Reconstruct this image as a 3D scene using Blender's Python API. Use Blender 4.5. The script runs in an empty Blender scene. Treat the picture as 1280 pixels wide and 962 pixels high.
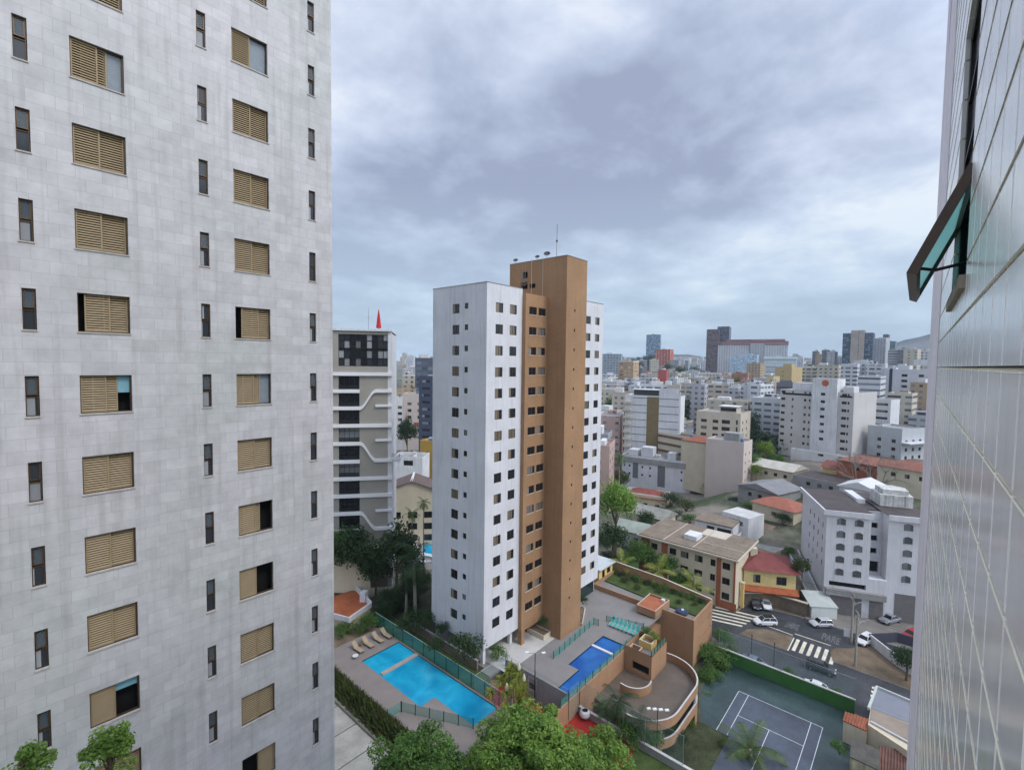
import bpy, math, random
from mathutils import Vector, Matrix
random.seed(7)
R = math.radians
SC = bpy.context.scene
COL = SC.collection
DECK = 42.9            # camera height above the tower's paved deck (z = 0)
ST = -7.1              # street level

# ------------------------------------------------------------------ camera
FPX, PITCH, ROLL, YAW = 592.69, R(2.7833), R(0.7491), R(41.1478)
_c, _s = math.cos, math.sin
_fw = (0.0, _c(PITCH), -_s(PITCH)); _up = (0.0, _s(PITCH), _c(PITCH)); _rt = (1.0, 0.0, 0.0)
_r2 = tuple(_c(ROLL)*_rt[i] + _s(ROLL)*_up[i] for i in range(3))
_u2 = tuple(-_s(ROLL)*_rt[i] + _c(ROLL)*_up[i] for i in range(3))
_A = (_s(YAW), _c(YAW), 0.0); _B = (-_c(YAW), _s(YAW), 0.0)
def _ab(v):
    return Vector((v[0]*_A[0]+v[1]*_A[1], v[0]*_B[0]+v[1]*_B[1], v[2]))
FW, RT, UP = _ab(_fw), _ab(_r2), _ab(_u2)
cam = bpy.data.cameras.new('camera'); cam.sensor_width = 36.0; cam.lens = 36.0*FPX/1280.0
cam.clip_start = 0.05; cam.clip_end = 20000.0
camo = bpy.data.objects.new('camera', cam); COL.objects.link(camo)
camo.matrix_world = Matrix(((RT.x, UP.x, -FW.x, 0), (RT.y, UP.y, -FW.y, 0), (RT.z, UP.z, -FW.z, DECK), (0, 0, 0, 1)))
SC.camera = camo

# ------------------------------------------------------------------ sky, sun, exposure
SUN_EL, SUN_AZ = R(50), R(-78)       # azimuth measured from +x, counter-clockwise
world = bpy.data.worlds.new('World'); SC.world = world; world.use_nodes = True
nt = world.node_tree; nt.nodes.clear()
def N(t, typ, **kw):
    n = t.nodes.new(typ)
    for k, v in kw.items():
        if k.startswith('i_'):
            n.inputs[k[2:].replace('_', ' ')].default_value = v
        else:
            setattr(n, k, v)
    return n
def L(t, a, b): t.links.new(a, b)
def math_(t, op, a, b=None, clamp=False):
    n = N(t, 'ShaderNodeMath', operation=op); n.use_clamp = clamp
    for i, v in enumerate((a, b)):
        if v is None: continue
        if isinstance(v, (int, float)): n.inputs[i].default_value = v
        else: L(t, v, n.inputs[i])
    return n.outputs[0]
def mixc(t, fac, a, b, blend='MIX'):
    n = N(t, 'ShaderNodeMix', data_type='RGBA', blend_type=blend)
    for idx, v in ((0, fac), (6, a), (7, b)):
        if isinstance(v, (int, float)): n.inputs[idx].default_value = v
        elif isinstance(v, tuple): n.inputs[idx].default_value = (*v[:3], 1.0)
        else: L(t, v, n.inputs[idx])
    return n.outputs[2]
def ramp(t, fac, stops, interp='LINEAR'):
    n = N(t, 'ShaderNodeValToRGB'); cr = n.color_ramp; cr.interpolation = interp
    while len(cr.elements) < len(stops): cr.elements.new(0.5)
    for e, (p, c) in zip(cr.elements, stops):
        e.position = p; e.color = (c, c, c, 1) if isinstance(c, (int, float)) else (*c, 1)
    L(t, fac, n.inputs[0]); return n.outputs[0]
sky = N(nt, 'ShaderNodeTexSky', sky_type='NISHITA'); sky.sun_disc = False
sky.sun_elevation = SUN_EL; sky.sun_rotation = math.pi/2 - SUN_AZ
sky.air_density = 1.0; sky.dust_density = 2.0; sky.ozone_density = 2.0
tc = N(nt, 'ShaderNodeTexCoord'); sep = N(nt, 'ShaderNodeSeparateXYZ'); L(nt, tc.outputs['Generated'], sep.inputs[0])
zc = math_(nt, 'MAXIMUM', sep.outputs[2], 0.0)
den = math_(nt, 'ADD', zc, 0.22)
cx = math_(nt, 'DIVIDE', sep.outputs[0], den); cy = math_(nt, 'DIVIDE', sep.outputs[1], den)
cmb = N(nt, 'ShaderNodeCombineXYZ'); L(nt, cx, cmb.inputs[0]); L(nt, cy, cmb.inputs[1])
n1 = N(nt, 'ShaderNodeTexNoise', noise_dimensions='3D'); n1.inputs['Scale'].default_value = 0.62; n1.inputs['Detail'].default_value = 7; n1.inputs['Roughness'].default_value = 0.5; n1.inputs['Distortion'].default_value = 0.12
mp = N(nt, 'ShaderNodeMapping'); mp.inputs['Location'].default_value = (3.1, 1.4, 0.7); L(nt, cmb.outputs[0], mp.inputs[0]); L(nt, mp.outputs[0], n1.inputs['Vector'])
n2 = N(nt, 'ShaderNodeTexNoise'); n2.inputs['Scale'].default_value = 2.6; n2.inputs['Detail'].default_value = 6; n2.inputs['Roughness'].default_value = 0.6; n2.inputs['Distortion'].default_value = 0.15
L(nt, cmb.outputs[0], n2.inputs['Vector'])
cl = math_(nt, 'ADD', math_(nt, 'MULTIPLY', n1.outputs['Fac'], 0.66), math_(nt, 'MULTIPLY', n2.outputs['Fac'], 0.34))
cloud = ramp(nt, cl, [(0.40, (0.335, 0.385, 0.53)), (0.465, (0.475, 0.545, 0.705)), (0.525, (0.64, 0.715, 0.87)), (0.585, (0.86, 0.91, 0.98))])
# towards the horizon the cloud sheet thins into a bluer band
hz = ramp(nt, sep.outputs[2], [(0.0, 1.0), (0.12, 0.85), (0.34, 0.0)])
cloud = mixc(nt, math_(nt, 'MULTIPLY', hz, 0.62), cloud, (0.50, 0.67, 0.80))
# sky made brighter around the unseen sun behind the camera, to light the facades
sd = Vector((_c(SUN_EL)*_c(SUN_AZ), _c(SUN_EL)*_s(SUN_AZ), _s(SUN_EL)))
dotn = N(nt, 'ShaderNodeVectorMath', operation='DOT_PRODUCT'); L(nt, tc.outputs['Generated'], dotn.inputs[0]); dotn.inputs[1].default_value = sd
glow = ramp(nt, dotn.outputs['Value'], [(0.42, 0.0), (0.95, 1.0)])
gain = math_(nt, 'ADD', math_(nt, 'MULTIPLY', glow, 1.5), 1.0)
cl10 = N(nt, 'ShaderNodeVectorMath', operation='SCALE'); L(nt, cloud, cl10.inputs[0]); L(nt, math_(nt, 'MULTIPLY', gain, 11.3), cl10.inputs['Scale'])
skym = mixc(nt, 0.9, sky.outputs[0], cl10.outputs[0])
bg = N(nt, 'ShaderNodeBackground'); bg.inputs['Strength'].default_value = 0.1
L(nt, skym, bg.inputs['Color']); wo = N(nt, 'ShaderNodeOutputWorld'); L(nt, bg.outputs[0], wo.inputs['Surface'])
sun = bpy.data.lights.new('sun', 'SUN'); sun.energy = 1.5; sun.angle = R(12); sun.color = (1.0, 0.95, 0.88)
suno = bpy.data.objects.new('sun', sun); COL.objects.link(suno); suno.location = (0, 0, 200)
suno.rotation_euler = (-sd).to_track_quat('-Z', 'Y').to_euler()
vs = SC.view_settings; vs.view_transform = 'Standard'; vs.look = 'None'; vs.exposure = 0.0; vs.gamma = 1.0
cy_ = SC.cycles; cy_.use_denoising = True; cy_.max_bounces = 6; cy_.diffuse_bounces = 3; cy_.glossy_bounces = 3
cy_.transmission_bounces = 4; cy_.transparent_max_bounces = 6; cy_.volume_bounces = 0; cy_.sample_clamp_indirect = 6
cy_.caustics_reflective = False; cy_.caustics_refractive = False
try: cy_.denoiser = 'OPENIMAGEDENOISE'
except Exception: pass

# ------------------------------------------------------------------ photo measurement helpers (photo is 1280 x 962)
def ray(x, y): return FW + RT*((x-640.0)/FPX) - UP*((y-481.0)/FPX)
def pz(x, y, z):
    d = ray(x, y); t = (z-DECK)/d.z; return (d.x*t, d.y*t, z)
def pd(x, y, D):
    d = ray(x, y); t = D/math.hypot(d.x, d.y); return (d.x*t, d.y*t, DECK+d.z*t)
def pix(p):
    v = Vector(p)-Vector((0, 0, DECK)); z = v.dot(FW)
    return (640+FPX*v.dot(RT)/z, 481-FPX*v.dot(UP)/z)

# ------------------------------------------------------------------ mesh builder
class MB:
    def __init__(s): s.v = []; s.f = []; s.m = []; s.uv = {}
    def face(s, pts, m=0, uv=None):
        b = len(s.v); s.v.extend([tuple(p) for p in pts]); s.f.append(tuple(range(b, b+len(pts)))); s.m.append(m)
        if uv: s.uv[len(s.f)-1] = uv
    def mesh(s, vs, fs, m=0):
        b = len(s.v); s.v.extend([tuple(p) for p in vs])
        for f in fs: s.f.append(tuple(b+i for i in f)); s.m.append(m)
    def box(s, x0, y0, z0, x1, y1, z1, m=0, top=None):
        if x1 < x0: x0, x1 = x1, x0
        if y1 < y0: y0, y1 = y1, y0
        w, d, h = x1-x0, y1-y0, z1-z0
        A = [(x0,y0,z0),(x1,y0,z0),(x1,y1,z0),(x0,y1,z0),(x0,y0,z1),(x1,y0,z1),(x1,y1,z1),(x0,y1,z1)]
        for idx, (u0, u1) in (((0,1,5,4),(0,w)), ((1,2,6,5),(w,w+d)), ((2,3,7,6),(w+d,2*w+d)), ((3,0,4,7),(2*w+d,2*w+2*d))):
            s.face([A[i] for i in idx], m, [(u0,0),(u1,0),(u1,h),(u0,h)])
        s.face([A[i] for i in (4,5,6,7)], m if top is None else top, [(-9,-9)]*4)
        s.face([A[i] for i in (3,2,1,0)], m if top is None else top, [(-9,-9)]*4)
    def obox(s, c, sx, sy, sz, ang, m=0):           # box with its base centre at c, turned by ang about z
        ca, sa = math.cos(ang), math.sin(ang); P = []
        for z in (0, sz):
            for (x, y) in ((-sx/2,-sy/2),(sx/2,-sy/2),(sx/2,sy/2),(-sx/2,sy/2)):
                P.append((c[0]+x*ca-y*sa, c[1]+x*sa+y*ca, c[2]+z))
        s.mesh(P, [(0,1,5,4),(1,2,6,5),(2,3,7,6),(3,0,4,7),(4,5,6,7),(3,2,1,0)], m)
    def prism(s, poly, z0, z1, m=0, mtop=None, mbot=None):
        n = len(poly); dist = 0
        for i in range(n):
            a, b = poly[i], poly[(i+1) % n]; l = math.hypot(b[0]-a[0], b[1]-a[1])
            s.face([(a[0],a[1],z0),(b[0],b[1],z0),(b[0],b[1],z1),(a[0],a[1],z1)], m, [(dist,0),(dist+l,0),(dist+l,z1-z0),(dist,z1-z0)]); dist += l
        s.face([(p[0],p[1],z1) for p in poly], m if mtop is None else mtop, [(-9,-9)]*n)
        s.face([(p[0],p[1],z0) for p in reversed(poly)], m if mtop is None else mtop, [(-9,-9)]*n)
    def tube(s, pts, r, n=6, m=0, cap=True):
        pts = [Vector(p) for p in pts]; rs = r if isinstance(r, (list, tuple)) else [r]*len(pts)
        b = len(s.v)
        for i, p in enumerate(pts):
            d = (pts[min(i+1, len(pts)-1)]-pts[max(i-1, 0)]).normalized()
            up = Vector((0,0,1)) if abs(d.z) < 0.9 else Vector((1,0,0))
            e1 = d.cross(up).normalized(); e2 = d.cross(e1)
            for k in range(n):
                a = 2*math.pi*k/n; q = p + (e1*math.cos(a)+e2*math.sin(a))*rs[i]; s.v.append(tuple(q))
        for i in range(len(pts)-1):
            for k in range(n):
                k2 = (k+1) % n; s.f.append((b+i*n+k, b+i*n+k2, b+(i+1)*n+k2, b+(i+1)*n+k)); s.m.append(m)
        if cap:
            s.f.append(tuple(b+k for k in range(n))); s.m.append(m)
            s.f.append(tuple(b+(len(pts)-1)*n+k for k in reversed(range(n)))); s.m.append(m)
    def lathe(s, prof, c=(0,0,0), n=16, m=0):
        b = len(s.v)
        for (r, z) in prof:
            for k in range(n):
                a = 2*math.pi*k/n; s.v.append((c[0]+r*math.cos(a), c[1]+r*math.sin(a), c[2]+z))
        for i in range(len(prof)-1):
            for k in range(n):
                k2 = (k+1) % n; s.f.append((b+i*n+k, b+i*n+k2, b+(i+1)*n+k2, b+(i+1)*n+k)); s.m.append(m)
    def wall(s, path, h0, h1, t, m=0, mtop=None, closed=False):   # upright wall of thickness t along a plan polyline (left side of the path)
        P = [Vector((p[0], p[1])) for p in path]; n = len(P); off = []
        for i in range(n):
            a = P[i-1] if (i > 0 or closed) else P[i]; b = P[(i+1) % n] if (i < n-1 or closed) else P[i]
            d = (b-a).normalized(); off.append(P[i]+Vector((-d.y, d.x))*t)
        hh0 = h0 if isinstance(h0, (list, tuple)) else [h0]*n; hh1 = h1 if isinstance(h1, (list, tuple)) else [h1]*n
        rng = range(n if closed else n-1)
        for i in rng:
            j = (i+1) % n
            a, b, c, d = P[i], P[j], off[j], off[i]
            s.face([(a.x,a.y,hh0[i]),(b.x,b.y,hh0[j]),(b.x,b.y,hh1[j]),(a.x,a.y,hh1[i])], m)
            s.face([(d.x,d.y,hh0[i]),(c.x,c.y,hh0[j]),(c.x,c.y,hh1[j]),(d.x,d.y,hh1[i])], m)
            s.face([(a.x,a.y,hh1[i]),(b.x,b.y,hh1[j]),(c.x,c.y,hh1[j]),(d.x,d.y,hh1[i])], m if mtop is None else mtop)
        if not closed:
            for i in (0, n-1):
                a, d = P[i], off[i]
                s.face([(a.x,a.y,hh0[i]),(d.x,d.y,hh0[i]),(d.x,d.y,hh1[i]),(a.x,a.y,hh1[i])], m)
    def grid(s, O, U, Nn, ul, z0, z1, ops, depth=0.15, m=0, mr=None):
        """wall face with real openings: O origin (z ignored), U along, Nn outward; ops = (u0, u1, za, zb)"""
        us = sorted({0.0, ul, *[round(o[0], 4) for o in ops], *[round(o[1], 4) for o in ops]})
        zs = sorted({z0, z1, *[round(o[2], 4) for o in ops], *[round(o[3], 4) for o in ops]})
        P = lambda u, z, d=0.0: (O[0]+U[0]*u-Nn[0]*d, O[1]+U[1]*u-Nn[1]*d, z)
        iu = {u: i for i, u in enumerate(us)}; iz = {z: i for i, z in enumerate(zs)}
        hole = set()
        for o in ops:
            for i in range(iu[round(o[0], 4)], iu[round(o[1], 4)]):
                for j in range(iz[round(o[2], 4)], iz[round(o[3], 4)]): hole.add((i, j))
        base = len(s.v)
        nz = len(zs)
        for u in us:
            for z in zs: s.v.append(P(u, z))
        for i in range(len(us)-1):
            for j in range(nz-1):
                if (i, j) not in hole:
                    s.f.append((base+i*nz+j, base+(i+1)*nz+j, base+(i+1)*nz+j+1, base+i*nz+j+1)); s.m.append(m)
        mr = m if mr is None else mr
        for (u0, u1, a, b) in ops:
            s.face([P(u0,a),P(u1,a),P(u1,a,depth),P(u0,a,depth)], mr); s.face([P(u0,b),P(u1,b),P(u1,b,depth),P(u0,b,depth)], mr)
            s.face([P(u0,a),P(u0,b),P(u0,b,depth),P(u0,a,depth)], mr); s.face([P(u1,a),P(u1,b),P(u1,b,depth),P(u1,a,depth)], mr)
    def build(s, name, mats, parent=None, world=True, smooth=False):
        me = bpy.data.meshes.new(name)
        vs_ = s.v
        if parent is not None and world:
            l, r = parent.get('_l', (0, 0, 0)), parent.get('_r', 0.0)
            ca, sa = math.cos(-r), math.sin(-r)
            vs_ = [((x-l[0])*ca-(y-l[1])*sa, (x-l[0])*sa+(y-l[1])*ca, z-l[2]) for x, y, z in vs_]
        me.from_pydata(vs_, [], s.f)
        mats = mats if isinstance(mats, (list, tuple)) else [mats]
        for m in mats: me.materials.append(m)
        if len(mats) > 1: me.polygons.foreach_set('material_index', s.m)
        if s.uv:
            ul = me.uv_layers.new(name='m'); 
            for fi, uv in s.uv.items():
                st = me.polygons[fi].loop_start
                for k, c in enumerate(uv): ul.data[st+k].uv = c
        if smooth: me.polygons.foreach_set('use_smooth', [True]*len(s.f))
        me.update()
        o = bpy.data.objects.new(name, me); COL.objects.link(o)
        if parent is not None: o.parent = parent
        return o

def tag(o, label=None, cat=None, group=None, kind=None):
    if label: o['label'] = label
    if cat: o['category'] = cat
    if group: o['group'] = group
    if kind: o['kind'] = kind
    return o
def thing(name, label, cat, loc=(0,0,0), rot=0.0, group=None, scale=None):
    o = bpy.data.objects.new(name, None); COL.objects.link(o); o.empty_display_size = 0.3
    o.location = loc; o.rotation_euler = (0, 0, rot); o['_l'] = tuple(loc); o['_r'] = rot
    if scale: o.scale = (scale,)*3 if isinstance(scale, (int, float)) else scale
    return tag(o, label, cat, group)
def child(mb, name, mats, parent, world=False, smooth=False): return mb.build(name, mats, parent, world, smooth)
def put(src, parent, loc, rotz=0.0, scale=None):     # copy of a part (and its sub-parts) under a thing
    o = src.copy(); COL.objects.link(o); o.parent = parent; o.location = loc; o.rotation_euler = (0, 0, rotz)
    if scale: o.scale = scale
    for ch in src.children:
        c = ch.copy(); COL.objects.link(c); c.parent = o
    return o
def dup(root, loc, rot, label=None, group=None, scale=None):
    r = root.copy(); COL.objects.link(r); r.location = loc; r.rotation_euler = (0, 0, rot); r['_l'] = tuple(loc); r['_r'] = rot
    if label: r['label'] = label
    if group: r['group'] = group
    if scale: r.scale = (scale,)*3 if isinstance(scale, (int, float)) else scale
    for ch in root.children:
        c = ch.copy(); COL.objects.link(c); c.parent = r
        for g in ch.children:
            d = g.copy(); COL.objects.link(d); d.parent = c
    return r
def kill(root):                                        # remove a prototype after it has been copied
    for ch in list(root.children):
        for g in list(ch.children): bpy.data.objects.remove(g)
        bpy.data.objects.remove(ch)
    bpy.data.objects.remove(root)

# ------------------------------------------------------------------ materials
def _new(name):
    m = bpy.data.materials.new(name); m.use_nodes = True; t = m.node_tree
    return m, t, t.nodes['Principled BSDF']
def M(name, col, rough=0.8, var=0.12, scale=0.6, metal=0.0, spec=0.3, streak=0.0, bump=0.0, coat=0.0, fine=0.0):
    m, t, p = _new(name)
    p.inputs['Roughness'].default_value = rough; p.inputs['Metallic'].default_value = metal
    p.inputs['Specular IOR Level'].default_value = spec
    if coat: p.inputs['Coat Weight'].default_value = coat; p.inputs['Coat Roughness'].default_value = 0.06
    tcn = N(t, 'ShaderNodeTexCoord'); c = None
    if var or streak or bump or fine:
        nz = N(t, 'ShaderNodeTexNoise'); nz.inputs['Scale'].default_value = scale; nz.inputs['Detail'].default_value = 5; nz.inputs['Roughness'].default_value = 0.65
        L(t, tcn.outputs['Object'], nz.inputs['Vector'])
        f = ramp(t, nz.outputs['Fac'], [(0.3, 1.0-var), (0.7, 1.0+var*0.6)])
        c = mixc(t, 1.0, col, f, 'MULTIPLY')
        if fine:
            nf = N(t, 'ShaderNodeTexNoise'); nf.inputs['Scale'].default_value = scale*14; nf.inputs['Detail'].default_value = 3
            L(t, tcn.outputs['Object'], nf.inputs['Vector'])
            c = mixc(t, 1.0, c, ramp(t, nf.outputs['Fac'], [(0.35, 1.0-fine), (0.65, 1.0+fine)]), 'MULTIPLY')
        if streak:
            mpn = N(t, 'ShaderNodeMapping'); mpn.inputs['Scale'].default_value = (1.6, 1.6, 0.07); L(t, tcn.outputs['Object'], mpn.inputs[0])
            ns = N(t, 'ShaderNodeTexNoise'); ns.inputs['Scale'].default_value = 1.3; ns.inputs['Detail'].default_value = 5; ns.inputs['Roughness'].default_value = 0.7
            L(t, mpn.outputs[0], ns.inputs['Vector'])
            c = mixc(t, math_(t, 'MULTIPLY', ramp(t, ns.outputs['Fac'], [(0.5, 0.0), (0.72, 1.0)]), streak), c, (0.10, 0.095, 0.085))
        L(t, c, p.inputs['Base Color'])
        if bump:
            b = N(t, 'ShaderNodeBump'); b.inputs['Strength'].default_value = bump; b.inputs['Distance'].default_value = 0.05
            n3 = N(t, 'ShaderNodeTexNoise'); n3.inputs['Scale'].default_value = scale*8; n3.inputs['Detail'].default_value = 4
            L(t, tcn.outputs['Object'], n3.inputs['Vector']); L(t, n3.outputs['Fac'], b.inputs['Height']); L(t, b.outputs[0], p.inputs['Normal'])
    else: p.inputs['Base Color'].default_value = (*col, 1)
    return m
def leafmat(name, dark, light, trans=0.3, rough=0.55):
    m, t, p = _new(name)
    g = N(t, 'ShaderNodeNewGeometry')
    nz = N(t, 'ShaderNodeTexNoise'); nz.inputs['Scale'].default_value = 0.55; nz.inputs['Detail'].default_value = 2
    tcn = N(t, 'ShaderNodeTexCoord'); L(t, tcn.outputs['Object'], nz.inputs['Vector'])
    f = math_(t, 'ADD', math_(t, 'MULTIPLY', g.outputs['Random Per Island'], 0.6), math_(t, 'MULTIPLY', ramp(t, nz.outputs['Fac'], [(0.38, 0.0), (0.62, 1.0)]), 0.4))
    c = mixc(t, f, dark, light)
    L(t, c, p.inputs['Base Color']); p.inputs['Roughness'].default_value = rough; p.inputs['Specular IOR Level'].default_value = 0.25
    tr = N(t, 'ShaderNodeBsdfTranslucent'); L(t, mixc(t, 1.0, c, (1.0, 1.15, 0.6), 'MULTIPLY'), tr.inputs['Color'])
    mx = N(t, 'ShaderNodeMixShader'); mx.inputs[0].default_value = trans
    L(t, p.outputs[0], mx.inputs[1]); L(t, tr.outputs[0], mx.inputs[2]); L(t, mx.outputs[0], t.nodes['Material Output'].inputs['Surface'])
    return m
def panemat(name, blind=(0.24, 0.19, 0.13), amount=0.5, glass=(0.012, 0.014, 0.018)):
    """window pane: dark room behind glass, with a blind or curtain drawn part of the way (varies per window)"""
    m, t, p = _new(name)
    oi = N(t, 'ShaderNodeObjectInfo'); tcn = N(t, 'ShaderNodeTexCoord'); sp = N(t, 'ShaderNodeSeparateXYZ'); L(t, tcn.outputs['Generated'], sp.inputs[0])
    r1 = oi.outputs['Random']
    wn = N(t, 'ShaderNodeTexWhiteNoise', noise_dimensions='1D'); L(t, math_(t, 'MULTIPLY', r1, 91.7), wn.inputs['W'])
    cover = math_(t, 'LESS_THAN', sp.outputs[0], math_(t, 'MULTIPLY', wn.outputs['Value'], 1.0))
    has = math_(t, 'LESS_THAN', r1, amount)
    c = mixc(t, math_(t, 'MULTIPLY', cover, has), glass, mixc(t, wn.outputs['Value'], blind, tuple(x*0.55 for x in blind)))
    L(t, c, p.inputs['Base Color']); p.inputs['Roughness'].default_value = 0.12; p.inputs['Specular IOR Level'].default_value = 0.5
    return m
def facade(name, wall, pu=3.2, pv=3.0, wu=(0.25, 0.75), wv=(0.35, 0.8), win=(0.05, 0.055, 0.065), roof=None, band=None, rough=0.75):
    """distant facade: rows of windows laid out in metres over the wall"""
    m, t, p = _new(name)
    uv = N(t, 'ShaderNodeUVMap'); uv.uv_map = 'm'; sp = N(t, 'ShaderNodeSeparateXYZ'); L(t, uv.outputs[0], sp.inputs[0])
    fu = math_(t, 'FRACT', math_(t, 'DIVIDE', sp.outputs[0], pu)); fv = math_(t, 'FRACT', math_(t, 'DIVIDE', sp.outputs[1], pv))
    mk = math_(t, 'MULTIPLY', math_(t, 'MULTIPLY', math_(t, 'GREATER_THAN', fu, wu[0]), math_(t, 'LESS_THAN', fu, wu[1])),
               math_(t, 'MULTIPLY', math_(t, 'GREATER_THAN', fv, wv[0]), math_(t, 'LESS_THAN', fv, wv[1])))
    side = math_(t, 'GREATER_THAN', sp.outputs[0], -1.0)
    mk = math_(t, 'MULTIPLY', mk, side)
    cell = N(t, 'ShaderNodeCombineXYZ'); L(t, math_(t, 'FLOOR', math_(t, 'DIVIDE', sp.outputs[0], pu)), cell.inputs[0]); L(t, math_(t, 'FLOOR', math_(t, 'DIVIDE', sp.outputs[1], pv)), cell.inputs[1])
    wn = N(t, 'ShaderNodeTexWhiteNoise', noise_dimensions='3D'); L(t, cell.outputs[0], wn.inputs['Vector'])
    wc = mixc(t, wn.outputs['Value'], win, tuple(min(1, x*4+0.04) for x in win))
    tcn = N(t, 'ShaderNodeTexCoord'); nz = N(t, 'ShaderNodeTexNoise'); nz.inputs['Scale'].default_value = 0.12; nz.inputs['Detail'].default_value = 5; L(t, tcn.outputs['Object'], nz.inputs['Vector'])
    w = mixc(t, 1.0, wall, ramp(t, nz.outputs['Fac'], [(0.3, 0.8), (0.7, 1.06)]), 'MULTIPLY')
    if band: w = mixc(t, math_(t, 'MULTIPLY', math_(t, 'LESS_THAN', fv, 0.16), side), w, band)
    w = mixc(t, side, roof or tuple(x*0.55 for x in wall), w)
    L(t, mixc(t, mk, w, wc), p.inputs['Base Color'])
    L(t, math_(t, 'SUBTRACT', rough, math_(t, 'MULTIPLY', mk, rough-0.15)), p.inputs['Roughness']); p.inputs['Specular IOR Level'].default_value = 0.3
    return m
def glassmat(name, col=(0.10, 0.42, 0.36), alpha=0.55, rough=0.05):
    m, t, p = _new(name)
    p.inputs['Base Color'].default_value = (*col, 1); p.inputs['Roughness'].default_value = rough; p.inputs['Specular IOR Level'].default_value = 0.5
    p.inputs['Alpha'].default_value = alpha
    return m
def watermat(name, deep, pale, scale=0.35):
    m, t, p = _new(name)
    tcn = N(t, 'ShaderNodeTexCoord'); nz = N(t, 'ShaderNodeTexNoise'); nz.inputs['Scale'].default_value = scale; nz.inputs['Detail'].default_value = 4; nz.inputs['Distortion'].default_value = 0.6
    L(t, tcn.outputs['Object'], nz.inputs['Vector']); L(t, mixc(t, ramp(t, nz.outputs['Fac'], [(0.35, 0.0), (0.68, 1.0)]), deep, pale), p.inputs['Base Color'])
    p.inputs['Roughness'].default_value = 0.07; p.inputs['Specular IOR Level'].default_value = 0.35
    n3 = N(t, 'ShaderNodeTexNoise'); n3.inputs['Scale'].default_value = 2.2; n3.inputs['Detail'].default_value = 4; L(t, tcn.outputs['Object'], n3.inputs['Vector'])
    b = N(t, 'ShaderNodeBump'); b.inputs['Strength'].default_value = 0.25; b.inputs['Distance'].default_value = 0.05; L(t, n3.outputs['Fac'], b.inputs['Height']); L(t, b.outputs[0], p.inputs['Normal'])
    return m
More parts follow.
